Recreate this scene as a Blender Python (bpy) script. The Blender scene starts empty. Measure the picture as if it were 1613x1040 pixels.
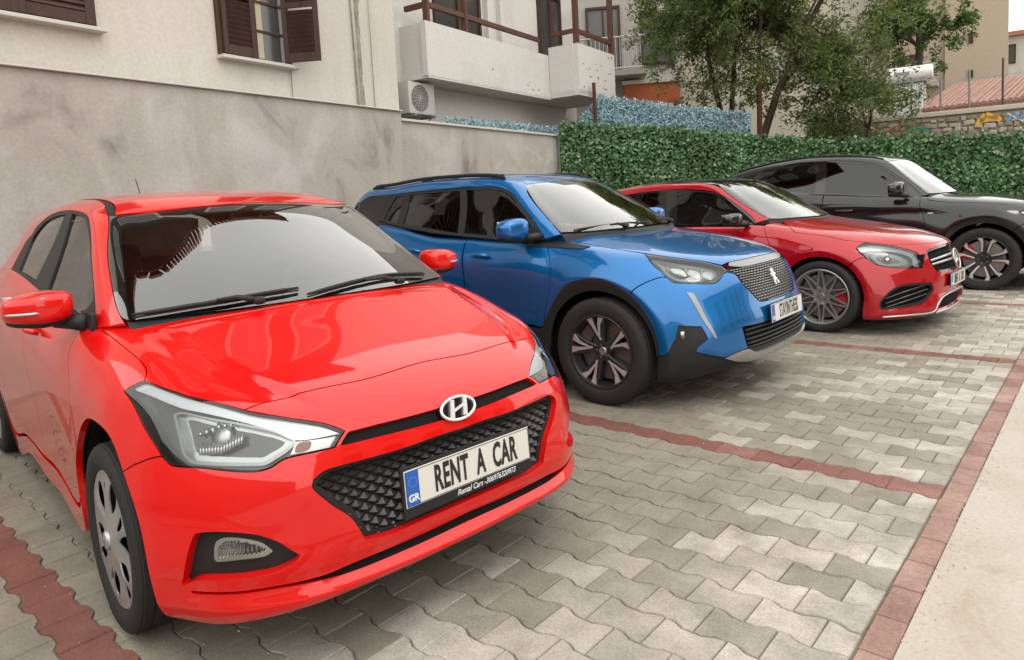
import bpy, bmesh, math, random
import numpy as np
from mathutils import Vector, Matrix
from mathutils.geometry import delaunay_2d_cdt

SC = bpy.context.scene
COL = SC.collection
R = math.radians
random.seed(7)
RNG = np.random.default_rng(7)

# ------------------------------------------------------------------ camera
CAM_H = 1.3216
def make_camera():
    yaw, pitch, roll = R(131.69459), R(5.19777), R(-3.07561)
    d = Vector((math.cos(yaw) * math.cos(pitch), math.sin(yaw) * math.cos(pitch), -math.sin(pitch)))
    r = d.cross(Vector((0, 0, 1))).normalized()
    u = r.cross(d)
    r2 = math.cos(roll) * r + math.sin(roll) * u
    u2 = -math.sin(roll) * r + math.cos(roll) * u
    cd = bpy.data.cameras.new('camera')
    cd.sensor_width = 36.0
    cd.lens = 1084.008 / 1613 * 36.0
    cd.shift_y = -(520 - 417.06) / 1613
    cd.clip_start, cd.clip_end = 0.05, 2000
    c = bpy.data.objects.new('camera', cd)
    c.matrix_world = Matrix(((r2.x, u2.x, -d.x, 0), (r2.y, u2.y, -d.y, 0), (r2.z, u2.z, -d.z, CAM_H), (0, 0, 0, 1)))
    COL.objects.link(c)
    SC.camera = c
make_camera()

# ------------------------------------------------------------------ sky, sun, exposure
SUN_EL, SUN_AZ = R(58), R(-20)          # azimuth: world direction the light comes from, measured from +X towards +Y
w = bpy.data.worlds.new('World')
SC.world = w
w.use_nodes = True
nt = w.node_tree
bg = nt.nodes['Background']
sky = nt.nodes.new('ShaderNodeTexSky')
sky.sky_type = 'NISHITA'
sky.sun_disc = False
sky.sun_elevation = SUN_EL
sky.sun_rotation = math.pi / 2 - SUN_AZ
sky.dust_density = 6.0
sky.air_density = 1.0
hsv = nt.nodes.new('ShaderNodeHueSaturation')
hsv.inputs['Saturation'].default_value = 0.12
nt.links.new(sky.outputs[0], hsv.inputs['Color'])
# overcast: an even cloud layer over most of the clear-sky colour
cl = nt.nodes.new('ShaderNodeMix'); cl.data_type = 'RGBA'; cl.inputs[0].default_value = 0.8
cl.inputs[7].default_value = (20.4, 20.2, 19.2, 1)
nt.links.new(hsv.outputs[0], cl.inputs[6])
nt.links.new(cl.outputs[2], bg.inputs['Color'])
bg.inputs['Strength'].default_value = 0.15
sl = bpy.data.lights.new('sun', 'SUN')
sl.energy = 0.5
sl.angle = R(14)
sl.color = (1.0, 0.96, 0.9)
so = bpy.data.objects.new('sun', sl)
sd = Vector((math.cos(SUN_AZ) * math.cos(SUN_EL), math.sin(SUN_AZ) * math.cos(SUN_EL), math.sin(SUN_EL)))
so.rotation_euler = sd.to_track_quat('Z', 'Y').to_euler()
so.location = (0, 0, 20)
COL.objects.link(so)
SC.view_settings.view_transform = 'Standard'
SC.view_settings.look = 'None'
SC.view_settings.exposure = -0.18
SC.view_settings.gamma = 1.0

# ------------------------------------------------------------------ helpers
MATS = {}
def mat(name, col=(.5, .5, .5), rough=.5, metal=0., coat=0., emis=None, spec=.5, trans=0., ior=1.5):
    if name in MATS: return MATS[name]
    m = bpy.data.materials.new(name); m.use_nodes = True
    b = m.node_tree.nodes['Principled BSDF']
    b.inputs['Base Color'].default_value = (*col, 1)
    b.inputs['Roughness'].default_value = rough
    b.inputs['Metallic'].default_value = metal
    b.inputs['Coat Weight'].default_value = coat
    b.inputs['Coat Roughness'].default_value = .02
    b.inputs['Specular IOR Level'].default_value = spec
    b.inputs['Transmission Weight'].default_value = trans
    b.inputs['IOR'].default_value = ior
    MATS[name] = m
    return m

def nodes(m):
    nt = m.node_tree
    return nt, nt.nodes, nt.links, nt.nodes['Principled BSDF']

def put(name, me, m=None, parent=None):
    o = bpy.data.objects.new(name, me)
    COL.objects.link(o)
    if m is not None and len(me.materials) == 0: me.materials.append(m)
    if parent is not None: o.parent = parent
    return o

def tag(o, label=None, cat=None, group=None, kind=None):
    if label: o['label'] = label
    if cat: o['category'] = cat
    if group: o['group'] = group
    if kind: o['kind'] = kind
    return o

def empty(name, loc=(0, 0, 0), rz=0.):
    o = bpy.data.objects.new(name, None)
    o.location = loc; o.rotation_euler = (0, 0, rz); o.empty_display_size = .2
    COL.objects.link(o)
    return o

def copy_tree(o, parent=None):
    c = o.copy(); COL.objects.link(c); c.parent = parent
    for ch in list(o.children): copy_tree(ch, c)
    return c

def pydata(name, v, f, smooth=True):
    me = bpy.data.meshes.new(name)
    me.from_pydata([tuple(map(float, p)) for p in v], [], [tuple(map(int, q)) for q in f])
    if smooth: me.shade_smooth()
    me.update()
    return me

class MB:
    """collects simple solids into one mesh"""
    def __init__(s): s.v = []; s.f = []
    def add(s, v, f):
        o = len(s.v); s.v += [tuple(p) for p in v]; s.f += [tuple(i + o for i in q) for q in f]; return s
    def box(s, c, d, rot=None, bev=0):
        x, y, z = (k / 2 for k in d)
        if bev > 0:
            return s.rbox(c, d, bev, rot)
        p = [Vector((a * x, b * y, e * z)) for a in (-1, 1) for b in (-1, 1) for e in (-1, 1)]
        if rot is not None: p = [rot @ q for q in p]
        c = Vector(c)
        return s.add([q + c for q in p], [(0, 1, 3, 2), (4, 6, 7, 5), (0, 4, 5, 1), (2, 3, 7, 6), (0, 2, 6, 4), (1, 5, 7, 3)])
    def rbox(s, c, d, b, rot=None):
        bm = bmesh.new(); bmesh.ops.create_cube(bm, size=1)
        for q in bm.verts: q.co = Vector((q.co.x * d[0], q.co.y * d[1], q.co.z * d[2]))
        bmesh.ops.bevel(bm, geom=bm.edges[:], offset=min(b, min(d) * .45), segments=2, affect='EDGES', profile=.6)
        c = Vector(c); bm.verts.index_update()
        v = [((rot @ q.co) if rot is not None else q.co) + c for q in bm.verts]
        f = [[q.index for q in t.verts] for t in bm.faces]
        bm.free()
        return s.add(v, f)
    def tube(s, pts, r, n=8, cap=True):
        pts = [Vector(p) for p in pts]
        rr = r if isinstance(r, (list, tuple, np.ndarray)) else [r] * len(pts)
        v = []; f = []; prev = None
        for i, p in enumerate(pts):
            t = (pts[min(i + 1, len(pts) - 1)] - pts[max(i - 1, 0)]).normalized()
            if prev is None:
                a = t.cross(Vector((0, 0, 1)))
                if a.length < .1: a = t.cross(Vector((1, 0, 0)))
            else: a = prev - t * prev.dot(t)
            a.normalize(); prev = a; b = t.cross(a)
            for k in range(n):
                q = 2 * math.pi * k / n
                v.append(p + rr[i] * (math.cos(q) * a + math.sin(q) * b))
        for i in range(len(pts) - 1):
            for k in range(n):
                f.append((i * n + k, i * n + (k + 1) % n, (i + 1) * n + (k + 1) % n, (i + 1) * n + k))
        if cap: f += [tuple(range(n))[::-1], tuple((len(pts) - 1) * n + k for k in range(n))]
        return s.add(v, f)
    def prism(s, poly, axis, a, b):
        """2-D polygon extruded along axis (0 x,1 y,2 z) from a to b"""
        o = [k for k in range(3) if k != axis]; n = len(poly); v = []
        for e in (a, b):
            for p in poly:
                q = [0, 0, 0]; q[axis] = e; q[o[0]] = p[0]; q[o[1]] = p[1]; v.append(q)
        f = [tuple(range(n)), tuple(range(2 * n - 1, n - 1, -1))]
        f += [(k, k + n, (k + 1) % n + n, (k + 1) % n) for k in range(n)]
        return s.add(v, f)
    def lathe(s, prof, n=32, closed=False):
        """profile (r, y) turned about the y axis"""
        m = len(prof); v = []; f = []
        for k in range(n):
            a = 2 * math.pi * k / n
            for r, y in prof: v.append((r * math.cos(a), y, r * math.sin(a)))
        for k in range(n):
            for j in range(m if closed else m - 1):
                j2 = (j + 1) % m; k2 = (k + 1) % n
                f.append((k * m + j, k * m + j2, k2 * m + j2, k2 * m + j))
        return s.add(v, f)
    def mesh(s, name, smooth=False, angle=None, m=None):
        me = bpy.data.meshes.new(name); me.from_pydata(s.v, [], s.f)
        bm = bmesh.new(); bm.from_mesh(me); bmesh.ops.recalc_face_normals(bm, faces=bm.faces[:]); bm.to_mesh(me); bm.free()
        if smooth or angle: me.shade_smooth()
        if angle: me.set_sharp_from_angle(angle=R(angle))
        if m is not None: me.materials.append(m)
        me.update()
        return me
    def build(s, name, m, parent=None, smooth=False, angle=None):
        return put(name, s.mesh(name, smooth, angle, m), None, parent)

# ---- spline surfaces --------------------------------------------------------------
def spl_D(t):
    n = len(t); h = np.diff(t); A = np.zeros((n, n)); B = np.zeros((n, n))
    A[0, 0] = A[-1, -1] = 1
    for i in range(1, n - 1):
        A[i, i - 1] = h[i - 1]; A[i, i] = 2 * (h[i - 1] + h[i]); A[i, i + 1] = h[i]
        B[i, i - 1] = 6 / h[i - 1]; B[i, i] = -6 / h[i - 1] - 6 / h[i]; B[i, i + 1] = 6 / h[i]
    return np.linalg.solve(A, B)
def spl_B(t, D, x):
    x = np.asarray(x, float); n = len(t)
    i = np.clip(np.searchsorted(t, x, 'right') - 1, 0, n - 2)
    h = t[i + 1] - t[i]; a = (t[i + 1] - x) / h; b = 1 - a
    M = np.zeros((len(x), n)); k = np.arange(len(x))
    M[k, i] += a; M[k, i + 1] += b
    M += (h * h / 6)[:, None] * ((a ** 3 - a)[:, None] * D[i] + (b ** 3 - b)[:, None] * D[i + 1])
    return M
def sstep(a, b, x):
    t = np.clip((x - a) / (b - a), 0, 1); return t * t * (3 - 2 * t)
class Loft:
    """grid of control rows (each from the centre plane outwards), natural cubic in both directions, mirrored at y = 0"""
    def __init__(s, rows, vidx=None):
        P = np.array(rows, float); s.nr, s.nc = P.shape[:2]
        vi = np.arange(s.nc) if vidx is None else np.array(vidx, float)
        s.vi = np.concatenate([-vi[:0:-1], vi]); s.vm = vi[-1]
        E = np.concatenate([P[:, :0:-1] * np.array([1, -1, 1]), P], 1)
        s.P = E
        s.tu = np.concatenate([[0], np.cumsum(np.linalg.norm(np.diff(P, axis=0), axis=2).mean(1))])
        tv = np.concatenate([[0], np.cumsum(np.linalg.norm(np.diff(P, axis=1), axis=2).mean(0))])
        s.tv = np.concatenate([-tv[:0:-1], tv])
        s.Du, s.Dv = spl_D(s.tu), spl_D(s.tv)
        s.sg = 1.; s.relief = None
        q = np.array([(a, b) for a in np.linspace(.5, s.nr - 1.5, 9) for b in (1.5, 3.5)])
        k = s.k(q); c = s.pk(k) - np.array([P[..., 0].mean(), 0, P[..., 2].min()])
        if ((s.nk(k) * c).sum(1) > 0).mean() < .5: s.sg = -1.
    def k(s, uv):
        uv = np.asarray(uv, float)
        return np.stack([np.interp(uv[:, 0], np.arange(s.nr), s.tu), np.interp(uv[:, 1], s.vi, s.tv)], 1)
    def pk(s, kk):
        P = np.einsum('ma,abk,mb->mk', spl_B(s.tu, s.Du, kk[:, 0]), s.P, spl_B(s.tv, s.Dv, kk[:, 1]), optimize=True)
        if s.relief is not None: P[:, 2] += s.relief(np.interp(kk[:, 0], s.tu, np.arange(s.nr)), np.abs(np.interp(kk[:, 1], s.tv, s.vi)))
        return P
    def p(s, uv): return s.pk(s.k(uv))
    def nk(s, kk, e=1e-3):
        du = s.pk(kk + [e, 0]) - s.pk(kk - [e, 0]); dv = s.pk(kk + [0, e]) - s.pk(kk - [0, e])
        n = np.cross(dv, du) * s.sg; n /= np.linalg.norm(n, axis=1)[:, None] + 1e-12
        return n
    def n(s, uv): return s.nk(s.k(uv))

GLASSV = [0, 1, 2, 2.7, 3, 4, 5, 6, 7]
def glazed(rows):
    """evenly curved glass and roof between the centre line and column 3, with one more column just inside the edge"""
    out = []
    for i, r_ in enumerate(rows):
        a, e = np.array(r_[0]), np.array(r_[3]); q = []
        for j, t in ((1, r_[1][1] / e[1]), (2, r_[2][1] / e[1]), (2.7, .90)):
            c = a + (e - a) * t * t; c[1] = e[1] * t
            if i > 3 and j != 2.7: c = np.array(r_[int(j)])
            elif i > 3:
                c2 = np.array(r_[2]); k = (c[1] - c2[1]) / (e[1] - c2[1]); c = c2 + (e - c2) * k; c[2] += .004
            q.append(tuple(c))
        out.append([r_[0]] + q + list(r_[3:]))
    return out

def crv(pts, step=.12, closed=True):
    """smooth closed curve through 2-D points; a point given twice in a row is a corner"""
    P = [tuple(map(float, q)) for q in pts]; n0 = len(P)
    Q = []; C = []
    i = 0
    while i < n0:
        if i + 1 < n0 and P[i] == P[i + 1]: Q.append(P[i]); C.append(True); i += 2
        else: Q.append(P[i]); C.append(False); i += 1
    Q = np.array(Q); n = len(Q); out = []
    rng = n if closed else n - 1
    for i in range(rng):
        p1, p2 = Q[i], Q[(i + 1) % n]
        p0 = Q[(i - 1) % n] if not C[i] and (closed or i > 0) else p1
        p3 = Q[(i + 2) % n] if not C[(i + 1) % n] and (closed or i + 2 < n) else p2
        if C[i] and C[(i + 1) % n]: m = 1
        else: m = 6
        for t in np.arange(m) / m:
            d1 = np.linalg.norm(p2 - p1) + 1e-9
            m1 = (p2 - p0) / 2; m2 = (p3 - p1) / 2
            for q in (m1, m2):
                l = np.linalg.norm(q)
                if l > d1: q *= d1 / l
            out.append((2 * t**3 - 3 * t**2 + 1) * p1 + (t**3 - 2 * t**2 + t) * m1 + (-2 * t**3 + 3 * t**2) * p2 + (t**3 - t**2) * m2)
    if not closed: out.append(Q[-1])
    return np.array(out)

def densify(K, h, closed=True):
    out = []; n = len(K)
    for i in range(n if closed else n - 1):
        a, b = K[i], K[(i + 1) % n]
        m = max(1, int(math.ceil(np.linalg.norm(b - a) / h)))
        for j in range(m): out.append(a + (b - a) * j / m)
    if not closed: out.append(K[-1])
    return np.array(out)

def inside(poly, q):
    x, y = q[:, 0][:, None], q[:, 1][:, None]
    x0, y0 = poly[:, 0][None], poly[:, 1][None]; x1, y1 = np.roll(poly[:, 0], -1)[None], np.roll(poly[:, 1], -1)[None]
    c = ((y0 > y) != (y1 > y)) & (x < (x1 - x0) * (y - y0) / (y1 - y0 + 1e-15) + x0)
    return c.sum(1) % 2 == 1

def edge_dist(poly, q):
    a = poly; b = np.roll(poly, -1, 0); d = b - a
    t = np.clip(((q[:, None] - a[None]) * d[None]).sum(2) / ((d * d).sum(1)[None] + 1e-15), 0, 1)
    return np.linalg.norm(q[:, None] - (a[None] + t[..., None] * d[None]), axis=2).min(1)

def inset(K, d):
    """move a closed polygon inwards by d"""
    a = np.roll(K, 1, 0); b = np.roll(K, -1, 0)
    t = b - a; t /= np.linalg.norm(t, axis=1)[:, None] + 1e-12
    n = np.stack([-t[:, 1], t[:, 0]], 1)
    area = (K[:, 0] * np.roll(K[:, 1], -1) - np.roll(K[:, 0], -1) * K[:, 1]).sum()
    return K + n * d * (1 if area > 0 else -1)

def trimmed(poly, holes=(), h=.03, bh=None):
    """2-D triangulation of a polygon with holes -> points, tris, boundary loops (index lists)"""
    bh = bh or h * .7
    loops = [densify(np.array(poly), bh)] + [densify(np.array(q), bh) for q in holes]
    lo, hi = loops[0].min(0), loops[0].max(0)
    gx = np.arange(lo[0], hi[0] + h, h); gy = np.arange(lo[1], hi[1] + h, h * .87)
    G = np.array([(x + (h / 2 if j % 2 else 0), y) for j, y in enumerate(gy) for x in gx])
    ok = inside(loops[0], G)
    for q in loops[1:]: ok &= ~inside(q, G)
    G = G[ok]
    if len(G):
        for q in loops: G = G[edge_dist(q, G) > h * .45] if len(G) else G
    V = np.concatenate(loops + [G]) if len(G) else np.concatenate(loops)
    E = []; o = 0; L = []
    for q in loops:
        n = len(q); L.append(list(range(o, o + n))); E += [(o + i, o + (i + 1) % n) for i in range(n)]; o += n
    v2, e2, f2, ov, oe, of = delaunay_2d_cdt([Vector(q) for q in V], E, [], 0, 1e-7)
    v2 = np.array([tuple(q) for q in v2]); T = np.array([t for t in f2 if len(t) == 3])
    c = v2[T].mean(1); ok = inside(loops[0], c)
    for q in loops[1:]: ok &= ~inside(q, c)
    T = T[ok]
    back = {}
    for i, l in enumerate(ov):
        for k in l: back[k] = i
    L = [[back.get(k, k) for k in l] for l in L]
    return v2, T, L

def panel(name, loft, poly, m, parent=None, holes=(), side=1, h=.03, off=0., thick=.012, gap=.0, hole_thick=None, half=False, uvk=False, bh=None, bulge=0., raw=False):
    """trimmed piece of a loft. poly in (row, column) units. half: poly covers the y>0 half and is mirrored."""
    def prep(q, g):
        q = np.asarray(q, float)
        k = q if uvk else loft.k(densify(q, .15))
        return inset(k, g) if g else k
    if half:
        q = np.asarray(poly, float); poly = np.concatenate([q, (q * [1, -1])[::-1]])
    K = prep(poly, gap); HK = [prep(q, -gap) for q in holes]
    v, T, L = trimmed(K, HK, h, bh)
    n = loft.nk(v); P = loft.pk(v)
    o = off
    if bulge:
        dd = np.minimum(edge_dist(K, v), bulge[1]) / bulge[1]
        o = off + bulge[0] * (1 - (1 - dd) ** 2)
        P = P + n * o[:, None]
    else: P = P + n * o
    # orientation
    a, b, c = P[T[:, 0]], P[T[:, 1]], P[T[:, 2]]
    fl = (np.cross(b - a, c - a) * n[T].mean(1)).sum(1) < 0
    T[fl] = T[fl][:, ::-1]
    V = [P]; N = [n]; F = T.tolist(); base = len(P)
    for li, l in enumerate(L):
        th = thick if li == 0 or hole_thick is None else hole_thick
        if th <= 0: continue
        q = P[l]; nn = n[l]; t = np.roll(q, -1, 0) - np.roll(q, 1, 0)
        out = np.cross(t, nn); out /= np.linalg.norm(out, axis=1)[:, None] + 1e-12
        # outward in the plane: away from surface
        cen = v[l]; k = len(l)
        ar = (cen[:, 0] * np.roll(cen[:, 1], -1) - np.roll(cen[:, 0], -1) * cen[:, 1]).sum()
        V += [q, q - nn * th]; 
        vote = 0.
        for i in range(0, k, max(1, k // 12)):
            tri = T[(T == l[i]).any(1)]
            if len(tri): vote += np.sign(((P[tri].mean((0, 1)) - q[i]) * out[i]).sum())
        if vote > 0: out = -out
        N += [out, out]
        for i in range(k):
            j = (i + 1) % k
            A, B, C_, D_ = base + i, base + j, base + k + j, base + k + i
            e1 = q[j] - q[i]; nrm = np.cross(e1, -nn[i])
            F.append([A, B, C_, D_] if (nrm * out[i]).sum() > 0 else [A, D_, C_, B])
        base += 2 * k
    V = np.concatenate(V); N = np.concatenate(N)
    if side < 0:
        V = V * [1, -1, 1]; N = N * [1, -1, 1]; F = [f[::-1] for f in F]
    if raw: return V, N, F
    me = bpy.data.meshes.new(name)
    me.from_pydata(V.tolist(), [], F)
    me.shade_smooth()
    me.normals_split_custom_set_from_vertices(N.tolist())
    me.materials.append(m)
    return put(name, me, None, parent)

# ------------------------------------------------------------------ car materials and shared car pieces
def paint(name, col, flake=0., rough=.28):
    m = mat(name, col, rough, 0, 1.0)
    nt, N, L, b = nodes(m)
    b.inputs['Coat IOR'].default_value = 1.52
    b.inputs['Specular IOR Level'].default_value = .08
    if flake:
        b.inputs['Metallic'].default_value = flake
        no = N.new('ShaderNodeTexNoise'); no.inputs['Scale'].default_value = 900; no.inputs['Detail'].default_value = 1
        bp = N.new('ShaderNodeBump'); bp.inputs['Strength'].default_value = .08; bp.inputs['Distance'].default_value = .001
        L.new(no.outputs[0], bp.inputs['Height']); L.new(bp.outputs[0], b.inputs['Normal'])
    return m
def glass(name, tint=(.6, .66, .64), k=1.7):
    if name in MATS: return MATS[name]
    m = bpy.data.materials.new(name); m.use_nodes = True
    nt = m.node_tree; N, L = nt.nodes, nt.links
    N.remove(N['Principled BSDF']); out = N['Material Output']
    t = N.new('ShaderNodeBsdfTransparent'); t.inputs[0].default_value = (*tint, 1)
    g = N.new('ShaderNodeBsdfGlossy'); g.inputs['Roughness'].default_value = .0
    f = N.new('ShaderNodeFresnel'); f.inputs['IOR'].default_value = 1.52
    mu = N.new('ShaderNodeMath'); mu.operation = 'MULTIPLY'; mu.use_clamp = True; mu.inputs[1].default_value = k
    mx = N.new('ShaderNodeMixShader')
    L.new(f.outputs[0], mu.inputs[0]); L.new(mu.outputs[0], mx.inputs[0]); L.new(t.outputs[0], mx.inputs[1]); L.new(g.outputs[0], mx.inputs[2])
    L.new(mx.outputs[0], out.inputs['Surface'])
    MATS[name] = m
    return m
M_BLACKTRIM = mat('black_trim', (.016, .016, .016), .5, spec=.3)
M_GLOSSBLACK = mat('gloss_black', (.008, .008, .009), .08, 0, .6)
M_RUBBER = mat('tyre_rubber', (.022, .021, .020), .75, spec=.3)
M_DARK = mat('underbody', (.012, .012, .012), .9, spec=.1)
M_CHROME = mat('chrome', (.82, .82, .84), .12, 1)
M_SATIN = mat('satin_silver', (.46, .46, .46), .35, .9)
M_SILVER = mat('wheel_silver', (.42, .42, .42), .38, .7)
M_MACHINED = mat('machined_alloy', (.74, .72, .72), .3, .75)
M_WHEELBLACK = mat('wheel_black', (.025, .025, .027), .3, .2)
M_GUN = mat('wheel_gunmetal', (.44, .43, .42), .32, .8)
M_DISC = mat('brake_steel', (.25, .24, .23), .4, .9)
M_REDCAL = mat('caliper_red', (.45, .01, .02), .35, 0, .5)
M_LENS = glass('lamp_lens', (.93, .95, .95), 1.3)
M_WS = glass('windscreen_glass', (.55, .60, .55), 2.9)
M_SG = glass('side_glass', (.38, .42, .40), 1.5)
M_PG = glass('privacy_glass', (.05, .052, .055), 1.6)
M_CABIN = mat('cabin_plastic', (.035, .034, .034), .6)
M_SEAT = mat('seat_cloth', (.05, .05, .052), .85)
M_LINER = mat('headliner', (.30, .29, .27), .9)
M_AMBER = mat('amber_lens', (.26, .09, .04), .25)
M_LAMPIN = mat('lamp_housing', (.16, .165, .16), .3, .35)
M_LAMPDK = mat('lamp_dark', (.05, .052, .05), .25, .2)
M_DRL = mat('daylight_strip', (.62, .64, .66), .25, .3)
M_DRLG = mat('daylight_blade', (.30, .30, .29), .3, .3)
M_LAMPCH = mat('lamp_metal', (.30, .30, .29), .2, .9)
M_PLATE = mat('plate_white', (.62, .60, .56), .35)
M_PLATEBLUE = mat('plate_blue', (.012, .10, .42), .35)
M_INK = mat('plate_ink', (.012, .012, .012), .45)
M_WHITEINK = mat('white_ink', (.7, .7, .7), .5)

def full_poly(L): return [(0, 0)]

def supell(c, r, e=.6, e2=.6, nu=28, nv=20, cut=None):
    """superellipsoid; returns verts, faces"""
    v = []; f = []
    sp = lambda t, k: math.copysign(abs(t) ** k, t)
    for i in range(nv + 1):
        a = -math.pi / 2 + math.pi * i / nv
        for j in range(nu):
            b = 2 * math.pi * j / nu
            v.append((c[0] + r[0] * sp(math.cos(a), e) * sp(math.cos(b), e2), c[1] + r[1] * sp(math.cos(a), e) * sp(math.sin(b), e2), c[2] + r[2] * sp(math.sin(a), e)))
    for i in range(nv):
        for j in range(nu): f.append((i * nu + j, i * nu + (j + 1) % nu, (i + 1) * nu + (j + 1) % nu, (i + 1) * nu + j))
    return v, f

# ---- wheels: axle along y, outer face looks towards -y -------------------------------------------------
def tyre_mesh(rt, rr, w, name='tyre'):
    h = w / 2; prof = []
    s = rt - rr
    P = [(rr - .004, -h * .80), (rr + s * .12, -h * .93), (rr + s * .35, -h * 1.0), (rr + s * .6, -h * .99), (rr + s * .80, -h * .95), (rr + s * .92, -h * .86)]
    tread = []
    g = .0065
    ys = np.linspace(-h * .80, h * .80, 6)
    for i in range(5):
        a, b = ys[i], ys[i + 1]; e = (b - a) * .1
        tread += [(rt - g, a), (rt - .0015 if i in (0, 4) else rt, a + e), (rt - .0015 if i in (0, 4) else rt, b - e), (rt - g, b)]
    prof = P + tread + [(r_, -y) for r_, y in P[::-1]]
    m = len(prof); n = 108; v = []; f = []
    for k in range(n):
        a = 2 * math.pi * k / n
        for j, (r_, y) in enumerate(prof):
            q = r_
            if 5 <= j < m - 5 and k % 3 == 0 and r_ > rt - .003: q -= .004
            v.append((q * math.cos(a), y, q * math.sin(a)))
    for k in range(n):
        k2 = (k + 1) % n
        for j in range(m - 1): f.append((k * m + j, k * m + j + 1, k2 * m + j + 1, k2 * m + j))
    mb = MB(); mb.add(v, f)
    # raised bead ring and lettering blocks on the outer wall
    yy = -h * 1.002
    for a0, n_ in ((.4, 9), (2.5, 7), (4.4, 8)):
        for k in range(n_):
            a = a0 + k * .085; r0, r1 = rr + s * .48, rr + s * .66
            q = []
            for (r_, da) in ((r0, .0), (r0, .05), (r1, .05), (r1, .0)): q.append((r_ * math.cos(a + da), yy, r_ * math.sin(a + da)))
            q2 = [(x, yy + .004, z) for x, _, z in q]
            mb.add(q + q2, [(0, 1, 2, 3), (0, 4, 5, 1), (1, 5, 6, 2), (2, 6, 7, 3), (3, 7, 4, 0)])
    return mb.mesh(name, angle=35, m=M_RUBBER)

def bar(mb, pts, ws, yf, t, bev=.25, crown=0.):
    """spoke: polyline pts in the wheel plane, widths, front face depth function yf(r), thickness t"""
    pts = [np.array(q, float) for q in pts]; n = len(pts); v = []
    for i, q in enumerate(pts):
        tg = pts[min(i + 1, n - 1)] - pts[max(i - 1, 0)]; tg /= np.linalg.norm(tg); nn = np.array([-tg[1], tg[0]])
        r_ = np.linalg.norm(q); y = yf(r_); w_ = ws[i] / 2
        for s_, dy in ((-1, t), (-1, .004 + crown), (-1 + bev, 0), (1 - bev, 0), (1, .004 + crown), (1, t)):
            e = q + nn * w_ * s_
            v.append((e[0], y + dy, e[1]))
    f = []
    for i in range(n - 1):
        for k in range(5): f.append((i * 6 + k, i * 6 + k + 1, i * 6 + 7 + k, i * 6 + 6 + k))
    f += [tuple(range(6)), tuple((n - 1) * 6 + k for k in range(6))[::-1]]
    mb.add(v, f)

def pol(r_, a): return (r_ * math.cos(a), r_ * math.sin(a))

def rim_barrel(mb, rr, w, lip=.012):
    h = w / 2
    mb.lathe([(rr + .002, -h * .82), (rr + .001, -h * .88), (rr - .003, -h * .90), (rr - lip, -h * .87), (rr - lip - .004, -h * .80), (rr - .030, -h * .45), (rr - .034, h * .8), (rr - .002, h * .86), (rr, h * .9)], 72)

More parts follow.
